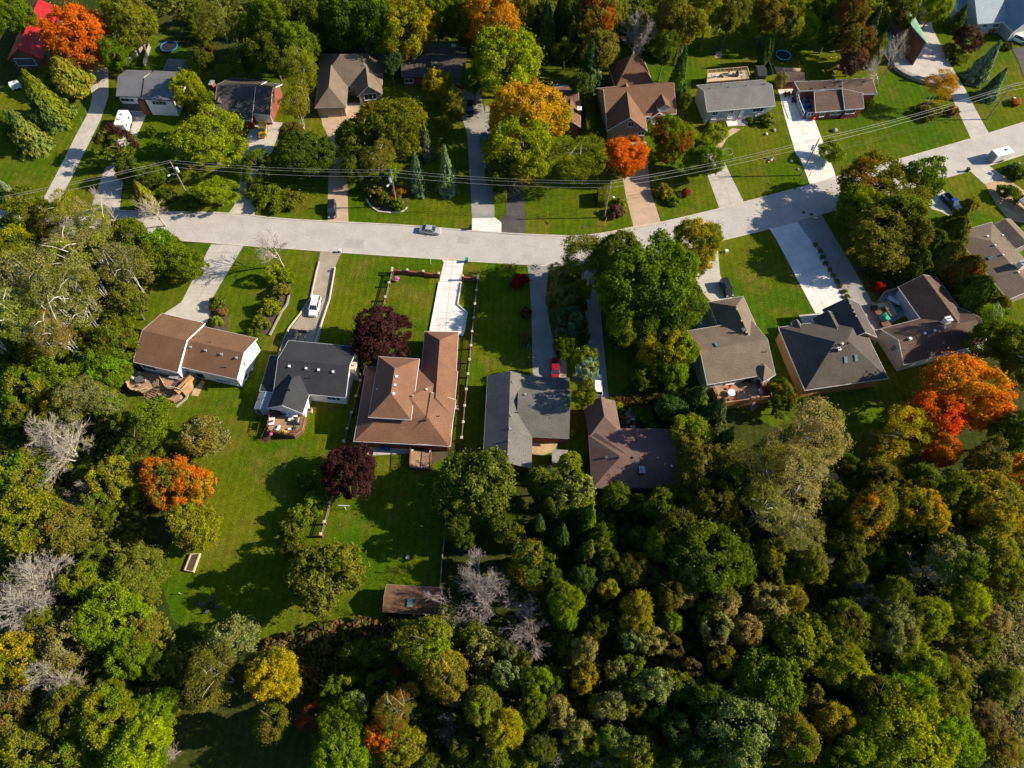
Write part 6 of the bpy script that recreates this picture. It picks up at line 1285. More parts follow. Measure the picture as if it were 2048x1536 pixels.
TREES = [
# north side, left
('mid', 22, 25, 34, 12, 'green', 'yg', .35, 'green tree in the top left corner above the red roof'),
('big', 150, 58, 64, 13, 'olive', 'orange', .5, 'big orange maple spreading over the red metal roof', .4),
('big', 256, 30, 46, 14, 'olive', 'yg', .5, 'tall yellow green tree just right of the top left orange maple'),
('mid', 222, 98, 34, 9, 'green', 'dgreen', .4, 'green tree beside the pale end of the long curved driveway'),
('ced', 136, 155, 46, 9, 'olive', 'green', .4, 'broad olive cedar below the red roof'),
('spr', 85, 200, 44, 13.5, 'spruce', 'green', .5, 'large leaning grey green spruce left of the long curved driveway'),
('spr', 51, 265, 36, 11.5, 'spruce', 'olive', .45, 'grey green spruce nearest the left edge on the front lawn'),
('mid', 12, 250, 26, 7, 'dgreen', 'green', .5, 'dark green tree cut by the left edge beside the spruce'),
('sml', 232, 288, 42, 7, 'dpurple', 'bgreen', .5, 'plum and green tree in front of the parked travel trailer', -.25),
('loc', 412, 270, 76, 10, 'lime', 'yg', .5, 'broad yellow green locust tree in front of the dormered brown house'),
('loc', 430, 378, 42, 6, 'lime', 'yg', .5, 'small yellow green locust just above the street and below the broad one'),
('mid', 375, 172, 32, 9, 'yg', 'brown', .3, 'narrow yellow green tree between the metal roof and the dormered house'),
('sml', 412, 205, 22, 6, 'bgreen', 'green', .5, 'bright green small tree against the left end of the dormered house'),
('sml', 425, 228, 16, 4, 'buff', 'brown', .5, 'buff shrub like tree at the top of the broad locust'),
('birch', 447, 60, 44, 14, 'dolive', 'olive', .5, 'tall olive tree above the dormered brown house'),
('big', 540, 40, 46, 15, 'green', 'dgreen', .4, 'deep green tree at the top edge right of the tall olive one'),
('mid', 590, 85, 38, 13, 'green', 'bgreen', .4, 'green crown just left of the tan cross hipped house top'),
('birch', 597, 148, 44, 14, 'olive', 'yg', .5, 'olive birch with pale trunk beside the tan cross hipped house'),
('birch', 592, 205, 34, 10, 'yg', 'olive', .5, 'yellow green birch with white trunk left of the tan garage'),
('mid', 545, 105, 34, 12, 'dgreen', 'green', .3, 'dark green tree right behind the dormered brown house'),
('mid', 412, 108, 28, 9, 'dgreen', 'rust', .3, 'dim reddish green tree behind the narrow yellow green one'),
('mid', 480, 118, 26, 9, 'dgreen', 'olive', .3, 'dark tree directly behind the dormered roof ridge'),
('mid', 625, 35, 38, 14, 'dolive', 'green', .5, 'olive green tree at the top above the tan cross hipped house'),
('big', 608, 300, 50, 9, 'dgreen', 'sage', .35, 'dark bushy tree left of the tan driveway'),
('mid', 585, 265, 30, 8, 'dolive', 'olive', .5, 'dim olive tree above the dark bushy one by the tan driveway'),
('mid', 510, 325, 34, 7, 'green', 'dgreen', .5, 'green tree between the yellow locust and the dark bushy tree'),
('shr', 545, 392, 36, 3.6, 'green', 'dgreen', .5, 'wide green shrub beside the street left of the black car'),
('shr', 585, 398, 24, 3, 'dolive', 'green', .5, 'olive shrub nearest the parked black car'),
('shr', 512, 380, 26, 3.5, 'green', 'dgreen', .5, 'green shrub right of the small pale driveway apron'),
('shr', 38, 398, 30, 3.6, 'green', 'dgreen', .5, 'round green shrub by the left edge below the power lines'),
('spr', 10, 375, 12, 5, 'blue', 'sage', .5, 'little blue spruce touching the left edge'),
('ced', 292, 400, 18, 9, 'olive', 'yg', .5, 'narrow poplar like tree left of the first utility pole'),
('mid', 255, 335, 28, 6, 'dgreen', 'green', .3, 'dark tree under the power lines below the plum tree'),
('mid', 300, 345, 30, 6, 'dgreen', 'green', .4, 'dark tree under the power lines left of the first pole'),
('shr', 385, 405, 20, 2.6, 'dgreen', 'green', .3, 'low dark shrub at the street left of the small locust'),
('shr', 330, 390, 22, 3, 'dgreen', 'dolive', .3, 'low dark shrub at the foot of the first pole'),
('shr', 300, 262, 12, 2.5, 'dgreen', 'green', .3, 'grey green shrub in front of the white walled house'),
# north side, middle
('big', 690, 30, 52, 15, 'dgreen', 'green', .3, 'dark tree at the top edge behind the tan cross hipped house'),
('big', 752, 38, 48, 15, 'dgreen', 'green', .4, 'dark green tree at the top between the tan and dark roofed houses'),
('big', 808, 40, 50, 15, 'green', 'yellow', .5, 'green tree with yellow patches above the low dark roofed house'),
('mid', 872, 28, 42, 14, 'green', 'bgreen', .4, 'fresh green tree at the top edge above the dark roof chimney'),
('mid', 782, 125, 20, 8, 'dspruce', 'dgreen', .3, 'narrow dark tree between the tan and the low dark roofed house'),
('mid', 925, 40, 34, 14, 'dgreen', 'olive', .4, 'dark olive crown left of the golden orange tree'),
('big', 975, 28, 52, 17, 'yg', 'gold', .72, 'golden orange tree at the top edge of the picture'),
('big', 1010, 108, 66, 16, 'yg', 'lime', .5, 'huge yellow green maple above the big orange maple'),
('mid', 948, 160, 26, 10, 'dgreen', 'green', .4, 'dark green tree between the long grey drive and the huge maple'),
('mid', 878, 165, 30, 9, 'olive', 'yellow', .5, 'yellow tinged tree in front of the low dark roofed house'),
('mid', 902, 205, 28, 8, 'olive', 'yg', .4, 'olive tree left of the long grey driveway'),
('sml', 892, 250, 20, 6, 'green', 'olive', .5, 'small rounded green tree above the two blue spruces'),
('big', 792, 248, 62, 12, 'green', 'gold', .3, 'large green maple with golden edge beside the tan driveway'),
('mid', 715, 275, 42, 9, 'dgreen', 'green', .5, 'dark green tree right of the tan driveway'),
('mid', 712, 330, 30, 7, 'dgreen', 'bgreen', .3, 'dim green tree right of the tan driveway above the second pole'),
('birch', 757, 310, 38, 9, 'olive', 'brown', .4, 'thin olive tree with pale stems above the second pole'),
('spr', 834, 350, 22, 12, 'blue', 'spruce', .45, 'blue spruce nearer the second utility pole'),
('spr', 850, 285, 18, 11, 'spruce', 'blue', .4, 'dim blue spruce tucked behind the nearer one'),
('spr', 893, 344, 24, 13, 'blue', 'sage', .5, 'bright silvery blue spruce left of the long grey driveway'),
('shr', 750, 372, 26, 4, 'olive', 'dolive', .5, 'olive shrub in the round front bed by the second pole'),
('shr', 778, 352, 20, 5, 'bgreen', 'green', .4, 'green shrub right behind the second pole'),
('shr', 795, 385, 18, 3, 'olive', 'rust', .5, 'rusty leaved shrub at the right of the round front bed'),
('shr', 798, 408, 15, 2.4, 'bgreen', 'green', .5, 'bright green shrub at the lower right of the round front bed'),
('shr', 768, 398, 18, 2.6, 'dolive', 'dgreen', .5, 'dark olive shrub low in the round front bed'),
('big', 1062, 218, 72, 14, 'yg', 'gold', .56, 'big golden orange maple in front of the small brown house', .3),
('big', 1045, 285, 74, 13, 'yg', 'gold', .3, 'large yellow green maple below the big golden orange one'),
('mid', 1000, 330, 34, 9, 'dgreen', 'green', .3, 'dark lower crown beside the long hedge'),
('birch', 1152, 305, 52, 11, 'green', 'yg', .35, 'green tree on two white trunks above the shaded lawn'),
('big', 1245, 302, 48, 8.5, 'green', 'orange', .58, 'orange maple in front of the large brown gabled house', .25),
('big', 1345, 275, 46, 9, 'green', 'rust', .42, 'dark green tree with rusty streaks beside the bungalow'),
('mid', 1410, 312, 38, 8, 'green', 'bgreen', .4, 'bright green tree below the left end of the bungalow'),
('sml', 1432, 266, 20, 5, 'lime', 'yg', .5, 'airy lime green tree beside the curved paved path'),
('spr', 1178, 140, 30, 14, 'dspruce', 'spruce', .4, 'tall dark spruce left of the large brown gabled house'),
('mid', 1160, 170, 20, 9, 'dgreen', 'bgreen', .3, 'dark green tree at the left foot of the tall dark spruce'),
('spr', 1092, 62, 28, 15, 'dspruce', 'spruce', .4, 'dark spruce right of the huge yellow green maple'),
('spr', 1120, 45, 26, 15, 'dspruce', 'green', .4, 'dark spruce second to the right of the huge maple'),
('spr', 1068, 40, 22, 15, 'spruce', 'olive', .4, 'grey green spruce against the golden orange crown at the top'),
('mid', 1040, 18, 26, 15, 'olive', 'dolive', .5, 'olive crown at the top edge right of the golden orange tree'),
('spr', 1142, 85, 22, 12, 'dspruce', 'dgreen', .4, 'small dark spruce in the middle of the spruce clump'),
('mid', 1198, 28, 40, 15, 'olive', 'rust', .42, 'rust orange tree at the top edge among spruces'),
('mid', 1202, 95, 34, 12, 'olive', 'rust', .3, 'reddish olive tree below the rust orange one'),
('mid', 1150, 20, 26, 15, 'dgreen', 'dspruce', .4, 'dark green crown at the top left of the rust orange tree'),
('spr', 1352, 70, 26, 15, 'spruce', 'dgreen', .4, 'tall dark spruce right of the bare tree at the top'),
('mid', 1348, 30, 34, 15, 'olive', 'green', .4, 'olive green crown at the top edge over the tall dark spruce'),
('spr', 1358, 150, 24, 13, 'dspruce', 'green', .4, 'dark spruce between the brown gabled house and the bungalow lawn'),
('mid', 1330, 100, 24, 12, 'dgreen', 'green', .4, 'dark green tree right of the brown house pyramid roof'),
('mid', 1368, 205, 16, 6, 'dgreen', 'green', .4, 'small green tree against the right side of the brown gabled house'),
('mid', 1375, 52, 34, 13, 'yg', 'olive', .5, 'yellow olive tree at the left end of the bungalow back lawn'),
('mid', 1420, 22, 34, 14, 'yg', 'yellow', .4, 'yellowish tree at the top edge above the bungalow back lawn'),
('mid', 1462, 30, 30, 13, 'olive', 'green', .4, 'olive tree at the top edge right of the yellowish one'),
('sml', 1500, 45, 26, 9, 'yg', 'green', .4, 'small yellow green tree at the back of the bungalow lawn'),
('mid', 1535, 25, 34, 13, 'dolive', 'olive', .5, 'dull olive tree at the top above the twin dark cedars'),
('mid', 1580, 38, 30, 10, 'olive', 'lime', .4, 'olive lime tree at the top above the light blue trampoline'),
('sml', 1622, 45, 28, 8, 'lime', 'green', .4, 'lime green low tree at the top right of the trampoline'),
('mid', 1650, 15, 32, 13, 'dgreen', 'olive', .4, 'dark tree at the top edge above the swing set'),
('mid', 1660, 60, 26, 9, 'dgreen', 'green', .4, 'dark green tree right behind the swing set'),
('mid', 1700, 25, 34, 13, 'dolive', 'rust', .36, 'rust brown tree at the top edge left of the green roof'),
('mid', 1712, 80, 30, 10, 'brown', 'dolive', .5, 'brown leaved tree right of the swing set'),
('mid', 1708, 118, 22, 7, 'mauve', 'brown', .5, 'dull red brown tree below the brown leaved one'),
('ced', 1752, 105, 16, 9, 'lime', 'green', .5, 'narrow lime green tree by the curved retaining wall'),
('spr', 1738, 60, 24, 12, 'dspruce', 'spruce', .4, 'blue green spruce behind the brown tree'),
('ced', 1528, 112, 11, 8, 'dspruce', 'dgreen', .4, 'taller of the twin dark cedars behind the bungalow'),
('ced', 1537, 108, 7, 7, 'dspruce', 'dgreen', .4, 'slimmer of the twin dark cedars behind the bungalow'),
('sml', 1561, 162, 13, 5, 'sage', 'dgreen', .4, 'grey green little tree between bungalow and driveway'),
('shr', 1536, 238, 17, 2.6, 'yg', 'green', .5, 'round clipped yellow green bush at the bungalow corner'),
('shr', 1420, 252, 11, 2, 'bgreen', 'green', .5, 'green shrub under the left bungalow window'),
('shr', 1440, 248, 10, 1.8, 'dgreen', 'rust', .4, 'reddish shrub left of the bungalow door'),
('shr', 1500, 240, 8, 1.4, 'olive', 'green', .5, 'small olive shrub right of the bungalow door'),
('shr', 1738, 206, 12, 2.2, 'lime', 'green', .4, 'lime shrub at the right end of the patio house'),
('sml', 1670, 296, 22, 4.5, 'yg', 'olive', .3, 'thin young tree on the lawn right of the white driveway'),
('birch', 1880, 172, 30, 9, 'olive', 'gold', .6, 'golden birch with a white trunk beside the upper right driveway'),
('shr', 1866, 222, 28, 3, 'dolive', 'olive', .5, 'dim olive shrubs at the foot of the golden birch'),
('shr', 1905, 222, 14, 2.4, 'brown', 'gold', .4, 'brown gold shrub right of the golden birch'),
('spr', 1970, 128, 25, 11, 'spruce', 'blue', .55, 'large blue green spruce in the upper right lawn'),
('spr', 1989, 171, 20, 8.6, 'spruce', 'blue', .55, 'smaller blue green spruce behind the right hand utility pole'),
('mid', 1940, 72, 28, 6, 'dpurple', 'mauve', .5, 'dark purple tree in front of the blue grey roofed house'),
('spr', 1918, 38, 20, 7, 'dspruce', 'green', .4, 'dark spruce at the left end of the blue grey roofed house'),
('shr', 1918, 112, 22, 2.6, 'olive', 'green', .5, 'olive shrub on the lawn below the dark purple tree'),
('shr', 1900, 95, 12, 2.2, 'lime', 'olive', .5, 'yellow green shrub beside the upper right driveway'),
('shr', 2030, 203, 12, 1.8, 'peach', 'rust', .5, 'peach coloured flowering shrub near the right edge'),
('shr', 2016, 92, 10, 2, 'brown', 'dolive', .5, 'small brown shrub at the end of the black driveway'),
('shr', 1983, 58, 9, 1.8, 'yellow', 'pink', .3, 'yellow flowering shrub in front of the blue grey roofed house'),
('mid', 1800, 15, 30, 12, 'dgreen', 'brown', .4, 'dark brownish tree at the top left of the mint green roof'),
('mid', 1870, 12, 24, 9, 'yg', 'green', .4, 'green tree at the top right of the parked box trailer'),
('shr', 1330, 380, 20, 3, 'olive', 'lime', .4, 'olive shrub in the bed right of the second tan driveway'),
('shr', 1345, 398, 15, 2, 'dgreen', 'lime', .5, 'green ground shrub in the same bed as the brown ball shrub'),
('shr', 1373, 384, 10, 1.8, 'brown', 'rust', .5, 'brown ball shaped shrub near the road right of the tan drive'),
('shr', 1354, 392, 12, 1.6, 'dpurple', 'dgreen', .5, 'dark purple ground shrub beside the brown ball shrub'),
('shr', 1233, 421, 18, 2.4, 'purple', 'mauve', .5, 'dusky purple shrub beside the third utility pole'),
('shr', 1242, 403, 12, 1.8, 'lime', 'sage', .5, 'pale lime shrub above the dusky purple one'),
('shr', 1300, 255, 14, 2, 'dgreen', 'green', .5, 'green shrub by the porch steps of the brown gabled house'),
# south side, centre
('oak', 760, 660, 56, 8, 'dpurple', 'purple', .5, 'dark purple maple beside the white front path and fenced lawn'),
('oak', 703, 936, 58, 8, 'purple', 'dpurple', .5, 'dark purple maple at the back corner of the rust brown house'),
('oak', 960, 962, 74, 11, 'dgreen', 'olive', .5, 'big dark chestnut like tree behind the L shaped grey house'),
('oak', 655, 1158, 74, 11, 'dgreen', 'olive', .5, 'big dark green tree on the lower lawn with pale tipped leaves'),
('shr', 600, 1030, 30, 4, 'green', 'olive', .4, 'green shrub clump above the big lower lawn tree'),
('shr', 628, 1005, 26, 4, 'bgreen', 'green', .4, 'brighter shrub nearest the lattice fence'),
('shr', 580, 1060, 24, 3, 'dgreen', 'brown', .4, 'brownish shrub on the lawn left of the lattice fence'),
('shr', 612, 965, 20, 3, 'dgreen', 'green', .4, 'dark shrub on the lawn left of the lower dark purple maple'),
('sml', 588, 1095, 26, 5, 'dgreen', 'olive', .4, 'small dark tree at the upper left of the big lower lawn tree'),
('oak', 1092, 965, 36, 8, 'green', 'olive', .4, 'dark green tree right of the big chestnut like one'),
('pine', 1150, 985, 42, 11, 'green', 'sage', .5, 'grey green pine left of the mauve roofed house'),
('mid', 1115, 1010, 36, 10, 'dgreen', 'dspruce', .3, 'very dark tree below the chestnut like one on its right'),
('sml', 1140, 925, 24, 7, 'lime', 'green', .4, 'lime tinged small tree between the grey and mauve houses'),
('spr', 1173, 1040, 32, 13, 'dspruce', 'green', .5, 'dark spruce below the left corner of the mauve roofed house'),
('spr', 1172, 1108, 30, 13, 'spruce', 'olive', .4, 'grey green spruce in line below the mauve roofed house'),
('oak', 1062, 1125, 42, 10, 'dgreen', 'yellow', .45, 'tree with yellow tipped leaves right of the mauve bare trees'),
('spr', 1120, 1075, 26, 12, 'dspruce', 'dgreen', .4, 'darkest spruce between the chestnut like tree and the spruce row'),
('big', 1131, 1205, 32, 11, 'bgreen', 'lime', .4, 'bright green tree right of the two mauve bare trees'),
('mid', 1132, 1242, 24, 9, 'bgreen', 'green', .4, 'bright green crown below its taller bright neighbour'),
('pine', 1168, 722, 26, 9, 'green', 'yg', .4, 'upper evergreen column beside the white pickup'),
('pine', 1172, 748, 22, 9, 'blue', 'sage', .4, 'silvery middle evergreen column beside the white pickup'),
('pine', 1170, 790, 28, 9, 'green', 'yg', .4, 'lower evergreen column beside the mauve garage roof'),
('pine', 1138, 640, 30, 8, 'dspruce', 'blue', .4, 'blue green pine between the two grey driveways'),
('mid', 1128, 690, 24, 6, 'dgreen', 'green', .4, 'dark tree between the grey driveways near the red car'),
('mid', 1125, 590, 28, 7, 'dolive', 'sage', .5, 'dull olive tree at the upper left between the grey driveways'),
('birch', 1112, 555, 22, 7, 'olive', 'sage', .4, 'thin sage tree near the street between the grey driveways'),
('sml', 1160, 580, 22, 6, 'yg', 'lime', .5, 'yellow green small tree between the grey driveways'),
('sml', 1150, 612, 20, 5, 'dgreen', 'yellow', .3, 'dark small tree with yellow specks between the grey driveways'),
('shr', 1135, 545, 18, 3, 'dgreen', 'green', .4, 'dark shrub at the street end between the grey driveways'),
('birch', 1178, 512, 56, 12, 'olive', 'green', .5, 'pale leaved tree overhanging the street in the centre'),
('big', 1300, 555, 88, 17, 'green', 'dgreen', .4, 'largest dark green crown in the middle grove below the street'),
('big', 1240, 520, 48, 14, 'dolive', 'green', .5, 'olive green tree at the street side of the middle grove'),
('big', 1352, 545, 52, 15, 'green', 'yg', .4, 'green tree at the right side of the middle grove'),
('big', 1400, 488, 46, 12, 'green', 'yellow', .48, 'yellow green tree overhanging the road at the middle grove'),
('mid', 1265, 590, 40, 13, 'green', 'olive', .4, 'green tree at the left side of the middle grove'),
('mid', 1248, 655, 34, 10, 'green', 'yg', .5, 'round green tree low on the left of the middle grove'),
('big', 1335, 690, 50, 9, 'green', 'yellow', .5, 'yellow green tree at the bottom of the middle grove'),
('mid', 1362, 618, 46, 13, 'green', 'dgreen', .5, 'green tree beside the tan house garage wing'),
('mid', 1300, 645, 36, 11, 'dgreen', 'green', .5, 'shaded tree in the hollow of the middle grove'),
('mid', 1345, 738, 34, 7, 'green', 'bgreen', .5, 'green tree left of the back corner of the tan deck house'),
('mid', 1370, 700, 26, 9, 'yg', 'green', .4, 'yellow green narrow tree touching the tan deck house'),
('mid', 1290, 745, 30, 5, 'dgreen', 'green', .4, 'dark tree at the edge of the shaded garden lawn'),
# south side, right
('spr', 1392, 800, 38, 8.5, 'dspruce', 'dgreen', .5, 'dark spruce at the lower left of the sunny deck'),
('spr', 1428, 830, 36, 11, 'dspruce', 'spruce', .5, 'dark spruce nearest the sunny deck'),
('mid', 1350, 815, 34, 6.5, 'dgreen', 'dspruce', .5, 'dark tree above the right end of the mauve roof'),
('mid', 1378, 868, 46, 9, 'olive', 'yg', .5, 'yellow green tree at the right end of the mauve roof'),
('mid', 1395, 935, 48, 10, 'dolive', 'olive', .5, 'dull olive tree below right of the mauve roof'),
('spr', 1447, 885, 30, 11, 'dspruce', 'green', .4, 'slim dark spruce between the deck house and the buff tree'),
('sml', 1572, 782, 28, 6, 'green', 'rust', .35, 'bushy tree between the sunny deck and the dark hip roof'),
('sml', 1565, 812, 20, 5, 'dgreen', 'green', .4, 'small dark tree just below the bushy one by the deck'),
('birch', 1608, 868, 66, 14, 'olive', 'buff', .6, 'big buff olive tree at the bottom of the shaded back yard'),
('birch', 1520, 935, 60, 13, 'dolive', 'olive', .6, 'wide dull olive tree left of the big buff one'),
('birch', 1585, 965, 62, 14, 'olive', 'buff', .55, 'buff olive tree directly below the biggest buff one'),
('big', 1935, 765, 82, 12, 'gold', 'orange', .5, 'huge orange maple behind the umber roofed house'),
('big', 1875, 830, 58, 11, 'orange', 'red', .42, 'fiery red orange maple in the middle of the maple group'),
('mid', 1885, 905, 40, 10, 'orange', 'crimson', .36, 'crimson tinted maple at the bottom of the maple group'),
('birch', 1800, 868, 54, 10, 'yg', 'yellow', .55, 'yellow green birch left of the fiery maples'),
('mid', 1748, 890, 26, 8, 'dolive', 'olive', .5, 'dim olive tree at the left edge of the maple group'),
('mid', 2005, 672, 48, 12, 'green', 'dgreen', .5, 'green tree above the huge orange maple at the right edge'),
('birch', 1975, 650, 30, 11, 'green', 'yg', .5, 'light green birch at the end of the umber roof ridge'),
('mid', 2035, 740, 34, 11, 'dgreen', 'olive', .4, 'dark tree at the right edge beside the huge orange maple'),
('ced', 1858, 498, 40, 9, 'dolive', 'dgreen', .5, 'first dark cedar of the row above the umber roof'),
('ced', 1895, 520, 40, 9, 'dolive', 'olive', .5, 'second dark cedar of the row above the umber roof'),
('ced', 1930, 548, 40, 9, 'dolive', 'rust', .42, 'rusty dark cedar in the middle of the cedar row'),
('ced', 1950, 588, 38, 9, 'dgreen', 'olive', .4, 'fourth cedar of the row beside the long tan roof'),
('ced', 1985, 625, 36, 8, 'olive', 'green', .5, 'lowest cedar of the row near the long tan roof corner'),
('ced', 1905, 470, 32, 9, 'dgreen', 'olive', .45, 'cedar between the parked pickup and the long tan roof'),
('ced', 1830, 530, 34, 8, 'dgreen', 'dspruce', .4, 'shaded cedar at the driveway side of the cedar row'),
('spr', 1925, 428, 20, 7, 'green', 'olive', .5, 'leaning narrow evergreen in front of the blue topped pickup'),
('big', 1765, 460, 62, 11, 'dolive', 'olive', .5, 'large dull olive tree below the big red tinged maple'),
('mid', 1820, 460, 40, 12, 'dgreen', 'brown', .4, 'dark brownish tree right of the large dull olive one'),
('big', 1768, 370, 84, 10.5, 'green', 'rust', .26, 'big green maple with a red tinged top over the road', .12),
('big', 1728, 405, 50, 10, 'green', 'yg', .45, 'yellow green lower left crown of the roadside maples'),
('pine', 1852, 352, 36, 12, 'bgreen', 'green', .5, 'soft green pine at the right of the roadside maples'),
('mid', 1800, 425, 44, 12, 'green', 'olive', .4, 'green crown between the roadside maple and the dull olive tree'),
('shr', 2035, 345, 22, 3, 'dgreen', 'green', .4, 'dark shrub at the right edge below the black car'),
('shr', 2020, 385, 22, 3.4, 'dgreen', 'green', .4, 'dark shrub beside the sandy driveway'),
('shr', 1945, 405, 14, 2, 'yg', 'olive', .5, 'yellow olive shrub on the lawn right of the pickup'),
('shr', 1758, 572, 12, 2, 'crimson', 'dpurple', .4, 'dark red shrub beside the walled yard full of gear'),
('shr', 1800, 545, 16, 2, 'dgreen', 'green', .3, 'dark shrub above the walled yard full of gear'),
('shr', 1039, 562, 18, 2, 'crimson', 'wine', .5, 'round bright red bush beside the first grey driveway'),
('shr', 1048, 625, 14, 2, 'wine', 'dolive', .5, 'dim red bush further down the first grey driveway'),
('shr', 1050, 675, 13, 2, 'dolive', 'brown', .4, 'faint brown bush beside the first grey driveway'),
('shr', 1140, 865, 9, 1.5, 'lime', 'green', .4, 'lime bush at the corner of the L shaped grey house'),
('shr', 1235, 815, 14, 2, 'lime', 'dgreen', .3, 'light green ground plant beside the mauve garage roof'),
('shr', 1285, 830, 22, 2, 'dgreen', 'wine', .3, 'dark garden shrub right of the stone patio'),
('shr', 1310, 858, 20, 2.4, 'dgreen', 'dspruce', .4, 'dark garden shrub above the mauve roof'),
('shr', 780, 862, 1, .4, 'green', 'green', .4, ''),
('shr', 434, 606, 18, 2.6, 'dolive', 'green', .5, 'dome shaped dark shrub at the garage of the split level house'),
('shr', 435, 640, 13, 1.8, 'lime', 'yg', .6, 'lime yellow bush left of the lawn at the split level house'),
('shr', 442, 622, 12, 1.6, 'pinkish', 'green', .5, 'pinkish flowering shrub between dome shrub and lime bush'),
('shr', 565, 552, 22, 3.2, 'green', 'yg', .4, 'topmost shrub of the row along the gravel drive'),
('shr', 560, 582, 20, 3, 'olive', 'green', .4, 'second shrub of the row along the gravel drive'),
('shr', 540, 612, 22, 3, 'green', 'yg', .5, 'third shrub of the row along the gravel drive'),
('shr', 522, 642, 20, 2.6, 'green', 'olive', .4, 'fourth shrub of the row along the gravel drive'),
('shr', 508, 668, 18, 2.2, 'dgreen', 'green', .4, 'lowest shrub of the row along the gravel drive'),
('sml', 545, 545, 18, 4, 'yg', 'lime', .5, 'yellow green small tree at the foot of the bare street tree'),
# left woods
('mid', 62, 432, 44, 9, 'green', 'olive', .5, 'olive green tree at the lower end of the long curved driveway'),
('birch', 125, 425, 44, 11, 'yg', 'sage', .5, 'sage birch right of the lower end of the long driveway'),
('birch', 205, 455, 44, 13, 'yg', 'sage', .5, 'buff birch beside the bare tree over the street'),
('mid', 262, 470, 44, 10, 'green', 'dgreen', .5, 'green tree at the left end of the visible street'),
('mid', 312, 500, 46, 9, 'green', 'bgreen', .5, 'bright green tree left of the split level driveway'),
('mid', 358, 520, 40, 8, 'bgreen', 'green', .5, 'bright green tree nearest the split level driveway'),
('mid', 22, 492, 40, 10, 'green', 'yellow', .4, 'yellow flecked tree at the left edge level with the street'),
('birch', 155, 520, 58, 16, 'yg', 'sage', .5, 'first buff birch of the left woods from the top'),
('birch', 248, 535, 48, 12, 'olive', 'sage', .5, 'pale birch in the left woods nearest the split level house'),
('birch', 70, 565, 62, 17, 'olive', 'sage', .55, 'wide buff birch near the left edge of the birch woods'),
('birch', 150, 610, 56, 17, 'olive', 'sage', .5, 'birch with a long white trunk in the middle of the birch woods'),
('birch', 48, 650, 56, 16, 'yg', 'sage', .5, 'low left birch of the birch woods'),
('birch', 122, 672, 46, 15, 'sage', 'olive', .5, 'lowest buff birch above the bright green thicket'),
('mid', 258, 600, 36, 9, 'dgreen', 'olive', .5, 'dark tree close to the split level house roof corner'),
('mid', 232, 690, 42, 9, 'green', 'dolive', .5, 'green tree left of the timber deck'),
('mid', 205, 740, 40, 8, 'green', 'bgreen', .5, 'bright green tree left of and below the timber deck'),
('mid', 108, 745, 44, 9, 'bgreen', 'green', .5, 'bright green tree in the left thicket'),
('mid', 38, 770, 42, 10, 'green', 'olive', .5, 'green tree at the left edge above the big bare tree'),
('sml', 90, 785, 28, 6, 'yg', 'yellow', .55, 'yellow tree in the left thicket'),
('birch', 160, 800, 48, 10, 'sage', 'olive', .5, 'sage tree beside the yellow one in the left thicket'),
('mid', 215, 810, 34, 7, 'green', 'sage', .5, 'grey green tree at the lawn edge below the timber deck'),
('loc', 305, 832, 46, 8, 'bgreen', 'green', .4, 'feathery green tree on the lawn below the timber deck'),
('loc', 275, 890, 50, 8, 'dgreen', 'bgreen', .35, 'dark feathery tree above the orange brown tree'),
('mid', 402, 876, 46, 8, 'olive', 'sage', .5, 'dense olive willow at the left side of the lawn'),
('big', 330, 955, 50, 9, 'olive', 'orange', .5, 'orange brown tree at the left side of the lawn'),
('sml', 396, 968, 34, 7, 'gold', 'orange', .45, 'golden orange small tree touching the orange brown one'),
('mid', 385, 1055, 50, 8, 'olive', 'yg', .55, 'rounded olive tree above the narrow planter'),
('mid', 228, 955, 46, 9, 'olive', 'yg', .5, 'yellow olive tree left of the orange brown one'),
('mid', 38, 950, 50, 10, 'green', 'olive', .5, 'olive green tree at the left edge below the big bare tree'),
('big', 70, 1040, 70, 12, 'green', 'yg', .5, 'broad green tree at the left edge above the lower bare tree'),
('mid', 138, 1062, 44, 11, 'olive', 'rust', .32, 'rust flecked tree at the right of the broad green left one'),
('big', 262, 1150, 58, 7, 'green', 'olive', .55, 'dense hedge like green tree bordering the lower lawn'),
('mid', 165, 1165, 42, 8, 'yg', 'green', .5, 'yellow green tree right of the lower bare tree'),
('big', 215, 1232, 58, 9, 'bgreen', 'yg', .5, 'bright green tree left of the lower lawn'),
('mid', 285, 1262, 40, 7, 'green', 'olive', .5, 'green tree at the corner of the lower lawn'),
('mid', 262, 1312, 42, 8, 'bgreen', 'green', .5, 'fresh green tree between two bare trees and the dark thicket'),
('mid', 118, 1290, 46, 9, 'olive', 'sage', .5, 'sage olive tree between the two lower bare trees'),
('mid', 30, 1310, 50, 10, 'green', 'yellow', .5, 'yellow flecked green tree at the left edge between bare trees'),
('mid', 25, 1415, 40, 9, 'brown', 'olive', .5, 'brownish tree at the left edge near the bottom'),
('big', 135, 1428, 52, 10, 'olive', 'green', .5, 'olive green tree below the lowest bare tree'),
('big', 215, 1440, 62, 11, 'bgreen', 'yg', .5, 'large bright green tree at the lower left'),
('big', 262, 1508, 60, 11, 'bgreen', 'lime', .5, 'large lime green tree at the bottom edge lower left'),
('mid', 55, 1492, 46, 9, 'yg', 'olive', .5, 'yellow green tree near the bottom left corner'),
('mid', 150, 1518, 46, 9, 'green', 'olive', .5, 'olive tinted tree at the bottom edge third from the corner'),
('mid', 312, 1425, 38, 8, 'bgreen', 'yg', .5, 'bright green tree at the edge of the dark hollow'),
('mid', 320, 1335, 36, 6, 'dgreen', 'dolive', .4, 'dark tree at the top of the dark hollow'),
# bottom middle woods
('mid', 462, 1282, 42, 7, 'sage', 'sage', .5, 'silvery sage willow at the bottom of the lower lawn'),
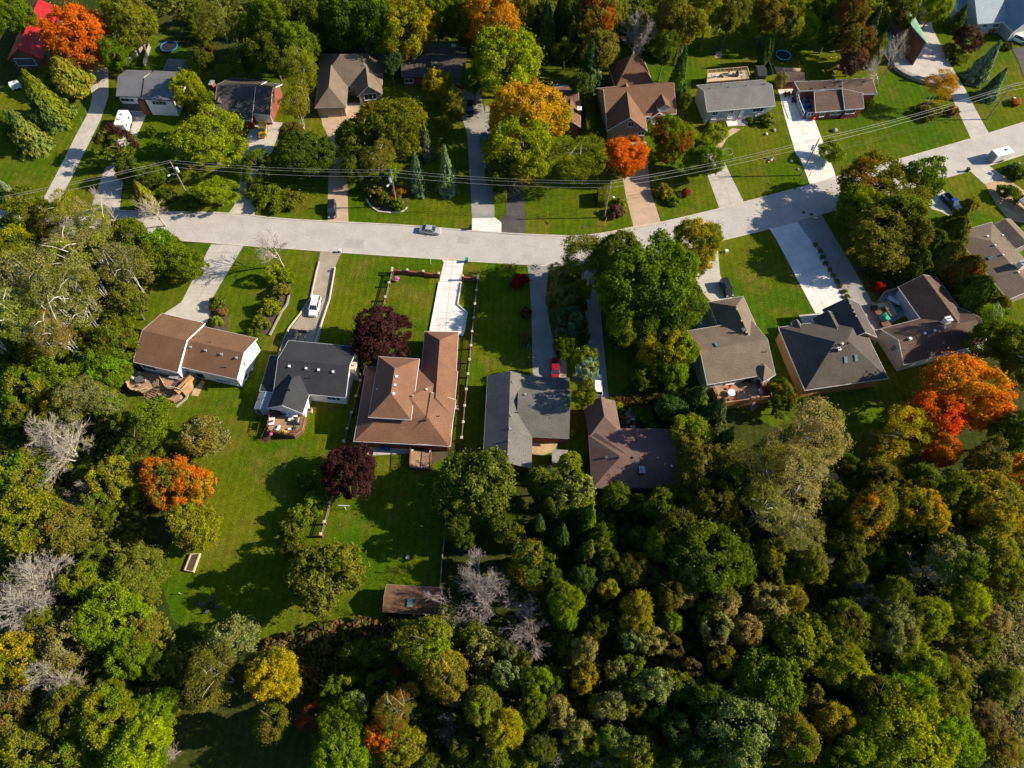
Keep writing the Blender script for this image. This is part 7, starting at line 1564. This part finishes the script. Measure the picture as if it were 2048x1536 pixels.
('birch', 432, 1350, 54, 10, 'olive', 'dolive', .5, 'olive birch with white limbs below the silvery willow'),
('big', 550, 1352, 56, 10, 'yg', 'yellow', .6, 'bright yellow green tree below the lower lawn'),
('mid', 548, 1440, 38, 9, 'green', 'dolive', .5, 'green tree directly below the bright yellow one'),
('sml', 625, 1438, 24, 7, 'mauve', 'rust', .5, 'dusky red brown small tree right of the bright yellow one'),
('big', 685, 1452, 46, 10, 'yg', 'green', .5, 'yellow green tree right of the dusky red brown one'),
('big', 690, 1512, 52, 11, 'bgreen', 'yg', .5, 'fresh green tree at the bottom edge under the yellow green one'),
('sml', 712, 1412, 28, 8, 'olive', 'sage', .5, 'small olive crown below the shaded thicket'),
('birch', 803, 1418, 42, 11, 'olive', 'rust', .35, 'olive birch crown with curved white limbs'),
('mid', 762, 1475, 32, 10, 'yg', 'orange', .6, 'orange tinged crown near the bottom centre left'),
('mid', 798, 1492, 44, 10, 'olive', 'yg', .5, 'olive crown right beside the orange tinged one'),
('sml', 789, 1345, 18, 5, 'rust', 'brown', .5, 'small rust red tree in the shaded thicket'),
('big', 858, 1290, 50, 12, 'olive', 'yg', .55, 'olive yellow tree right below the brown roofed shed'),
('big', 895, 1345, 48, 12, 'olive', 'yellow', .42, 'olive yellow tree at the lower right of its twin'),
('pine', 890, 1244, 30, 7, 'spruce', 'sage', .5, 'blue green pine at the right end of the brown roofed shed'),
('pine', 962, 1292, 36, 8, 'green', 'sage', .45, 'green pine below the larger mauve bare tree'),
('pine', 1018, 1305, 20, 8, 'spruce', 'sage', .4, 'small grey green pine between the two mauve bare trees'),
('pine', 1010, 1352, 28, 9, 'sage', 'spruce', .4, 'pale sage pine under the small grey green pine'),
('mid', 1068, 1372, 30, 9, 'green', 'yg', .45, 'green crown right of the pale sage pine'),
('big', 968, 1410, 40, 11, 'olive', 'yg', .45, 'olive crown right of the small mauve bare tree'),
('big', 1012, 1462, 42, 10, 'yg', 'yellow', .5, 'bright yellow green crown near the bottom centre'),
('mid', 1068, 1420, 26, 8, 'olive', 'green', .5, 'olive green crown above the buff one at bottom centre'),
('sml', 1114, 1430, 28, 8, 'mauve', 'buff', .6, 'buff brown half bare crown at the bottom centre'),
('sml', 1146, 1464, 26, 8, 'yg', 'buff', .5, 'yellow buff crown right below the half bare one'),
('sml', 1166, 1308, 28, 9, 'olive', 'buff', .5, 'olive buff crown right of the smaller mauve bare tree'),
('sml', 1163, 1352, 27, 8, 'olive', 'yellow', .5, 'yellow fringed crown under the olive buff one'),
('mid', 1267, 1228, 38, 10, 'olive', 'yg', .55, 'large olive yellow crown in the middle of the lower woods'),
('sml', 1218, 1186, 20, 8, 'yg', 'yellow', .45, 'small yellow crown left above the large olive yellow one'),
('pine', 1262, 1280, 24, 8, 'sage', 'spruce', .4, 'sage pine just below the large olive yellow crown'),
('sml', 1306, 1290, 25, 8, 'olive', 'buff', .6, 'buff crown right of the sage pine'),
('pine', 1229, 1342, 22, 8, 'sage', 'olive', .5, 'small sage green pine left of the larger grey green one'),
('pine', 1306, 1370, 34, 10, 'spruce', 'sage', .6, 'larger grey green pine in the lower middle woods'),
('pine', 1218, 1412, 32, 9, 'sage', 'olive', .5, 'wide sage olive pine above the lime small crown'),
('sml', 1177, 1488, 22, 7, 'lime', 'green', .5, 'lime small crown at the bottom centre right'),
('pine', 1229, 1480, 28, 8, 'sage', 'green', .5, 'sage pine at the bottom right of the lime small crown'),
('pine', 1275, 1512, 32, 9, 'spruce', 'green', .6, 'green pine touching the bottom edge right of centre'),
('mid', 1316, 1088, 30, 9, 'olive', 'yg', .5, 'olive crown at the edge of the shaded glade'),
('mid', 1352, 1050, 36, 10, 'dgreen', 'dolive', .4, 'dark crown right of the shaded glade'),
('mid', 1335, 1190, 32, 9, 'dolive', 'dgreen', .4, 'dark olive crown below the shaded glade'),
('mid', 922, 1492, 30, 8, 'dgreen', 'green', .4, 'dark green crown at the bottom left of the yellow green one'),
('mid', 985, 1520, 36, 9, 'green', 'olive', .4, 'green crown at the bottom edge in the centre'),
('mid', 855, 1525, 30, 8, 'dgreen', 'green', .4, 'dark crown at the bottom edge left of centre'),
('sml', 1105, 1375, 20, 7, 'dgreen', 'green', .4, 'little dark crown between the green and yellow fringed ones'),
('sml', 1045, 1318, 18, 7, 'dgreen', 'olive', .4, 'little dark crown under the smaller mauve bare tree'),
('sml', 1195, 1262, 22, 8, 'dgreen', 'bgreen', .3, 'little dark green crown left of the large olive yellow one'),
('sml', 1340, 1290, 22, 7, 'mauve', 'dolive', .5, 'mauve tinted small crown right of the buff one'),
('mid', 1085, 1500, 30, 8, 'dgreen', 'spruce', .4, 'dark crown between the small bottom bare trees'),
('mid', 920, 1065, 30, 8, 'dgreen', 'green', .4, 'dark tree right below the big chestnut like one near the fence'),
('mid', 1015, 1060, 36, 9, 'dgreen', 'green', .4, 'dark tree between the chestnut like tree and the mauve bare tree'),
('spr', 1075, 1055, 26, 11, 'dspruce', 'dgreen', .4, 'dark spruce left of the darkest one behind the grey house'),
('mid', 1100, 1165, 28, 8, 'dgreen', 'dspruce', .3, 'dark crown between the yellow tipped tree and the spruce row'),
('mid', 1215, 1120, 26, 8, 'dgreen', 'dolive', .4, 'dark crown at the left side of the shaded glade'),
('mid', 1265, 1140, 30, 8, 'dolive', 'green', .4, 'dull crown at the lower end of the shaded glade'),
('mid', 1320, 1020, 32, 9, 'dgreen', 'dolive', .4, 'dark crown under the right end of the mauve roof'),
('mid', 1165, 1160, 26, 8, 'dspruce', 'green', .4, 'blue tinged dark crown at the foot of the spruce row'),
# right lower woods
('big', 1430, 1115, 72, 12, 'dgreen', 'green', .45, 'broad dark green tree in the upper part of the right woods'),
('mid', 1380, 1135, 40, 11, 'dgreen', 'sage', .4, 'dark sage crown left of the broad dark green tree'),
('birch', 1525, 1022, 50, 13, 'buff', 'olive', .5, 'buff tree at the top of the right woods'),
('mid', 1440, 1010, 44, 11, 'dgreen', 'dolive', .5, 'dark crown at the top left of the right woods'),
('mid', 1480, 965, 36, 11, 'dgreen', 'green', .5, 'dark green crown under the wide dull olive tree'),
('mid', 1540, 1105, 36, 10, 'olive', 'yg', .5, 'yellow olive crown below the buff tree of the right woods'),
('birch', 1585, 1062, 42, 12, 'olive', 'buff', .5, 'olive buff crown right of the yellow olive one'),
('mid', 1617, 1130, 36, 10, 'olive', 'green', .5, 'olive green crown entangled with grey bare limbs'),
('big', 1750, 1028, 54, 12, 'olive', 'gold', .36, 'golden brown tree below the yellow green birch'),
('big', 1838, 1020, 52, 12, 'green', 'yellow', .52, 'yellow green tree right of the golden brown one'),
('mid', 1905, 985, 40, 12, 'green', 'yg', .5, 'green tree under the crimson tinted maple'),
('big', 1985, 1005, 62, 13, 'olive', 'yellow', .5, 'wide olive gold tree at the right edge'),
('mid', 1965, 925, 44, 12, 'dolive', 'olive', .5, 'dull olive tree right of the crimson tinted maple'),
('mid', 2022, 860, 42, 12, 'dgreen', 'green', .5, 'dark green tree at the right edge below the orange maple'),
('sml', 2038, 940, 28, 9, 'olive', 'gold', .65, 'golden crown on the right edge'),
('mid', 1845, 965, 34, 11, 'dgreen', 'yg', .4, 'dark green crown beside the sandy clearing'),
('mid', 1760, 955, 34, 10, 'dolive', 'olive', .5, 'dull olive crown left of the sandy clearing'),
('mid', 1905, 1118, 48, 11, 'green', 'sage', .5, 'sage green tree in the right woods under the yellow green one'),
('mid', 1975, 1090, 46, 11, 'olive', 'yg', .5, 'olive tree in the right woods near the edge'),
('sml', 1908, 1175, 24, 8, 'yellow', 'peach', .3, 'small peach yellow crown in the right woods'),
('big', 1942, 1205, 46, 9, 'yg', 'lime', .5, 'lime yellow crown above the rust red bush'),
('shr', 1938, 1256, 24, 3, 'rust', 'brown', .4, 'rust red bush in the right woods'),
('sml', 1990, 1240, 28, 6, 'sage', 'buff', .5, 'pale sage crown right of the rust red bush'),
('sml', 1530, 1206, 34, 9, 'olive', 'buff', .65, 'buff crown in the middle of the right woods'),
('mid', 1578, 1202, 32, 9, 'olive', 'yellow', .45, 'yellow olive crown right of the middle buff one'),
('sml', 1428, 1262, 30, 9, 'buff', 'brown', .4, 'brown buff crown, left one of a pair'),
('sml', 1492, 1264, 30, 9, 'buff', 'olive', .4, 'brown buff crown, right one of a pair'),
('sml', 1368, 1200, 28, 8, 'olive', 'buff', .5, 'olive buff crown below the dark sage one'),
('sml', 1446, 1208, 30, 9, 'dolive', 'buff', .5, 'dull buff crown above the buff pair'),
('oak', 1606, 1278, 60, 11, 'dgreen', 'yg', .5, 'big green tree with pale tipped leaves in the right woods'),
('big', 1697, 1255, 48, 10, 'olive', 'green', .5, 'olive green tree right below the mauve bare one'),
('big', 1795, 1255, 52, 10, 'olive', 'sage', .5, 'sage olive tree in the centre right of the woods'),
('mid', 1850, 1235, 42, 10, 'green', 'yg', .55, 'yellow green tree right of the sage olive one'),
('mid', 1790, 1195, 34, 10, 'dgreen', 'green', .5, 'dark green crown between bare trees in the right woods'),
('mid', 1682, 1325, 44, 10, 'yg', 'lime', .45, 'lime yellow crown right of the big pale tipped tree'),
('sml', 1435, 1320, 28, 8, 'olive', 'yg', .4, 'olive crown under the buff pair'),
('mid', 1840, 1330, 46, 10, 'green', 'yg', .5, 'green crown below the sage olive tree'),
('mid', 1895, 1350, 38, 8, 'yg', 'olive', .5, 'yellow olive crown near the brushy clearing'),
('sml', 1925, 1312, 30, 5, 'buff', 'olive', .5, 'buff low crown at the brushy clearing'),
('oak', 1545, 1372, 66, 12, 'green', 'gold', .22, 'big green tree with golden tips near the bottom'),
('oak', 1495, 1470, 76, 12, 'dgreen', 'sage', .55, 'big dark tree with sage tips near the bottom'),
('mid', 1420, 1400, 42, 9, 'dgreen', 'dspruce', .4, 'very dark crown left of the golden tipped tree'),
('mid', 1590, 1480, 48, 11, 'green', 'olive', .5, 'olive green crown right of the sage tipped tree'),
('mid', 1662, 1436, 40, 9, 'yg', 'yellow', .5, 'yellow green round crown right of the golden tipped tree'),
('sml', 1622, 1392, 24, 8, 'olive', 'sage', .5, 'small olive sage crown above the yellow green round one'),
('mid', 1739, 1390, 40, 10, 'dolive', 'green', .5, 'dull green crown left of the large lime one'),
('big', 1812, 1400, 56, 11, 'bgreen', 'lime', .5, 'large lime crown above the biggest lime tree'),
('mid', 1892, 1418, 38, 9, 'yg', 'olive', .5, 'yellow green crown right of the large lime one'),
('big', 1815, 1490, 76, 12, 'bgreen', 'lime', .6, 'biggest lime green tree at the bottom right'),
('big', 1905, 1478, 54, 10, 'bgreen', 'lime', .5, 'lime tree right of the biggest one at the bottom'),
('mid', 1728, 1500, 44, 10, 'green', 'yg', .5, 'green crown left of the biggest lime tree at the bottom'),
('mid', 1668, 1518, 38, 9, 'dgreen', 'green', .4, 'dark crown at the bottom edge between green ones'),
('mid', 2010, 1370, 40, 4, 'sage', 'green', .5, 'sage thicket tree at the right edge of the brushy clearing'),
('mid', 1978, 1432, 32, 4, 'sage', 'brown', .5, 'greyish tree below the sage thicket one'),
('sml', 1383, 1384, 22, 7, 'spruce', 'dspruce', .4, 'dark blue green crown in the lower middle shade'),
('mid', 1352, 1465, 34, 8, 'dspruce', 'dgreen', .4, 'darkest blue green crown near the bottom'),
('mid', 1400, 1505, 36, 8, 'dspruce', 'dgreen', .4, 'dark blue green crown on the bottom edge'),
('sml', 1385, 1335, 18, 7, 'mauve', 'buff', .5, 'tiny mauve crown below the olive one'),
('mid', 2015, 1150, 40, 9, 'olive', 'green', .5, 'olive green crown at the right edge above the brush'),
('mid', 2010, 1500, 36, 4, 'olive', 'olive', .5, 'green crown in the bottom right corner'),
('mid', 1690, 1080, 40, 9, 'dgreen', 'dolive', .4, 'dark crown in the hollow left of the golden brown tree'),
('mid', 1700, 1140, 34, 8, 'dgreen', 'green', .4, 'dark crown above the mauve bare one in the right woods'),
('mid', 1700, 940, 30, 8, 'dgreen', 'brown', .4, 'dark brownish crown at the foot of the shaded yard'),
('mid', 1660, 1000, 36, 9, 'dgreen', 'olive', .4, 'dark olive crown left of the sandy path'),
]
LC['wine'] = (.11, .014, .015); LC['pinkish'] = (.38, .14, .16)
for t in TREES:
    if t[8]: tree(*t[:9], up=(t[9] if len(t) > 9 else 0.0))
bare(('g', 1), 242, 458, 50, 13, 'bare pale tree over the left end of the street')
bare(('g', 0), 332, 452, 40, 10, 'bare thin tree below the first utility pole')
bare(('g', 0), 567, 532, 46, 13, 'bare thin tree on the lawn corner below the street')
bare(('a', 1), 160, 920, 84, 13, 'big fan shaped bare tree left of the lawn')
bare(('g', 1), 208, 1000, 52, 9, 'bare grey tree below the big fan shaped one')
bare(('a', 2), 112, 1215, 92, 13, 'broad bare tree at the left edge lower down')
bare(('a', 1), 152, 1368, 76, 11, 'bare tree lowest on the left')
bare(('m', 1), 966, 1205, 100, 12, 'large mauve grey bare tree right of the brown roofed shed')
bare(('m', 0), 1056, 1268, 62, 11, 'smaller mauve grey bare tree beside the large one')
bare(('m', 0), 906, 1462, 34, 8, 'small mauve bare tree near the bottom centre')
bare(('g', 0), 912, 1408, 20, 7, 'tiny bare tree above the small mauve one')
bare(('a', 0), 1110, 1512, 26, 6, 'small pale bare tree at the bottom centre')
bare(('g', 1), 1194, 1528, 28, 6, 'small bare tree on the bottom edge right of centre')
bare(('a', 1), 1266, 128, 44, 15, 'tall bare tree at the top above the brown gabled house')
bare(('g', 1), 1756, 172, 68, 16, 'large bare tree over the curved retaining wall')
bare(('g', 0), 748, 300, 40, 11, 'bare pale tree in front of the tan cross hipped house')
bare(('m', 0), 1700, 1212, 44, 9, 'mauve bare tree in the right woods')
bare(('a', 0), 1800, 1165, 44, 10, 'pale bare tree in the right woods')
bare(('g', 1), 1622, 1150, 44, 10, 'grey bare tree among leaves in the right woods')
bare(('g', 0), 362, 1502, 22, 4, 'lone small bare plant in the dark hollow at the bottom')
bare(('g', 0), 568, 1322, 22, 9, 'bare twig tree behind the bright yellow green one')
bare(('b', 0), 185, 730, 28, 15, 'white stemmed bare tree in the birch woods', )
for x, y, r_, h_, lb in ((236, 658, 40, 16, 'long white leaning trunk with thin twigs at the right of the birch woods'), (182, 700, 44, 15, 'white forked bare birch at the bottom of the birch woods'), (112, 640, 36, 16, 'white bare birch in the middle left of the birch woods'), (60, 740, 36, 14, 'white bare birch at the lower left of the birch woods'), (262, 590, 34, 14, 'white bare birch nearest the split level house'), (40, 590, 34, 15, 'white bare birch at the left edge of the birch woods')):
    bare(('b', int(x) % 2), x, y, r_*.55, h_, lb)
bare(('m', 0), 1100, 955, 20, 4, 'small bare shrub behind the L shaped grey house')
bare(('g', 0), 1335, 1335, 16, 6, 'tiny mauve bare tree in the lower middle woods')
bare(('g', 0), 1233, 1455, 14, 6, 'tiny bare tree under the wide sage olive pine')
for X, Y in ((832, 25), (855, 60), (868, 100), (890, 135), (912, 170), (935, 205), (955, 235), (975, 268), (1000, 300), (1015, 330)):
    x, y = px('F', X, Y); tree('shr', x, y, 5.5, .9, 'yg', 'olive', .5, 'small yellow green plant in the gravel strip between two driveways', 'plants in the gravel strip')
# young trees filling the gaps of the woods
def inpoly(x, y, pg):
    r = False
    for (x0, y0), (x1, y1) in zip(pg, pg[1:]+pg[:1]):
        if (y0 > y) != (y1 > y) and x < (x1-x0)*(y-y0)/(y1-y0)+x0: r = not r
    return r
ZN = [([(0, 440), (230, 480), (330, 560), (250, 640), (240, 820), (300, 950), (290, 1100), (330, 1240), (380, 1330), (320, 1536), (0, 1536)], 'left woods'),
      ([(700, 1290), (880, 1230), (1100, 1290), (1180, 1000), (1420, 960), (1620, 980), (1950, 940), (2048, 900), (2048, 1150), (1900, 1536), (640, 1536), (640, 1400)], 'lower woods'),
      ([(280, 0), (1700, 0), (1640, 30), (1380, 45), (1300, 90), (1230, 90), (1130, 110), (950, 90), (780, 60), (640, 80), (520, 90), (400, 70)], 'top woods')]
FL = random.Random(3); cnt = 0; pts = [(t[1], t[2], t[3]) for t in TREES]
for pg, zn in ZN:
    n_ = {'left woods': 45, 'lower woods': 110, 'top woods': 25}[zn]; k = 0; tr = 0
    while k < n_ and tr < 4000:
        tr += 1; x = FL.uniform(0, 2048); y = FL.uniform(0, 1536)
        if not inpoly(x, y, pg) or any(math.hypot(x-a_, y-b_) < (.5*c_+8) for a_, b_, c_ in pts): continue
        tree('sml', x, y, FL.uniform(20, 30), FL.uniform(5, 7.5), 'green', FL.choice(('olive', 'yg', 'dgreen')), .45, 'small low green sapling filling a gap in the '+zn, 'low saplings filling the '+zn, 'sapling', nm_='sapling'); pts.append((x, y, 22)); k += 1
# low brush on the woodland floor
def brush(name, pg, n, c1, c2, hmax, seed, sz=.34):
    rs = np.random.RandomState(seed); C = []
    xs = [p[0] for p in pg]; ys = [p[1] for p in pg]
    while len(C) < n:
        x, y = rs.uniform(min(xs), max(xs)), rs.uniform(min(ys), max(ys))
        if inpoly(x, y, pg): C.append(P(x, y, 0))
    C = np.array(C); hh = rs.rand(n)**2*hmax; k = 26; idx = np.repeat(np.arange(n), k); d = rdir(rs, n*k); d[:, 2] = np.abs(d[:, 2])
    rad = rs.uniform(.4, 1.1, n)[idx][:, None]; pos = C[idx]+d*rad*np.array([1, 1, .7]); pos[:, 2] += hh[idx]
    me = leaf_mesh(name, pos, d+rs.normal(size=(n*k, 3))*.4, rs.uniform(.5, 1.3, n*k)*sz, np.clip(rs.rand(n)[idx]*.6+rs.rand(n*k)*.4, 0, 1), 'leaf')
    o = bpy.data.objects.new(name, me); COL.objects.link(o); o.color = (*LC[c1], 1); o['tint_b'] = LC[c2]; o['tint_mix'] = .5; o['tint_up'] = 0.0; o['kind'] = 'stuff'
brush('undergrowth', ZN[0][0], 2600, 'green', 'olive', 2.4, 1)
brush('undergrowth', ZN[1][0], 5200, 'green', 'dolive', 2.4, 2)
brush('undergrowth', ZN[2][0], 1800, 'green', 'dolive', 2.2, 3)
brush('undergrowth', [(500, 1290), (700, 1245), (870, 1250), (860, 1300), (760, 1420), (640, 1400), (520, 1300)], 1000, 'dgreen', 'brown', 1.8, 4)
brush('undergrowth', [(1880, 1240), (2048, 1180), (2048, 1536), (1930, 1536), (1960, 1400), (1880, 1330)], 1100, 'olive', 'buff', 1.3, 5, .2)
brush('undergrowth', [(1210, 800), (1330, 790), (1350, 880), (1290, 850), (1235, 860)], 120, 'dgreen', 'wine', .7, 6, .25)
brush('undergrowth', [(1710, 505), (1830, 470), (1880, 560), (1800, 560), (1740, 590)], 160, 'dgreen', 'brown', .7, 7, .25)
brush('undergrowth', [(1180, 540), (1420, 520), (1390, 640), (1330, 760), (1230, 700)], 300, 'dgreen', 'green', .9, 8, .28)
brush('undergrowth', [(1110, 560), (1160, 545), (1175, 700), (1140, 700)], 110, 'dgreen', 'green', 1.0, 9, .28)
brush('undergrowth', [(1380, 0), (1900, 0), (1780, 60), (1380, 70)], 500, 'olive', 'lime', 1.6, 10)

late_objects()

rs = np.random.RandomState(77); zone = [[(380, 440), (1320, 440), (1320, 330), (380, 330)], [(1290, 440), (1950, 290), (1900, 200), (1330, 240)], [(430, 500), (1060, 540), (880, 1180), (480, 1250), (330, 1100)], [(1440, 480), (1560, 460), (1640, 640), (1500, 700)]]
C = []
for z_, n_ in zip(zone, (3500, 2600, 4200, 900)):
    k = 0
    while k < n_:
        x, y = rs.uniform(min(p[0] for p in z_), max(p[0] for p in z_)), rs.uniform(min(p[1] for p in z_), max(p[1] for p in z_))
        if inpoly(x, y, z_): C.append(P(x, y, .03)); k += 1
C = np.array(C); o = bpy.data.objects.new('fallen_leaves', leaf_mesh('fallen_leaves', C, rs.normal(size=(len(C), 3))*.3+np.array([0, 0, 1]), rs.uniform(.05, .11, len(C)), rs.rand(len(C)), 'leaf')); COL.objects.link(o)
o.color = (.34, .25, .04, 1); o['tint_b'] = (.22, .12, .04); o['tint_mix'] = .5; o['tint_up'] = 0.0; o['kind'] = 'stuff'
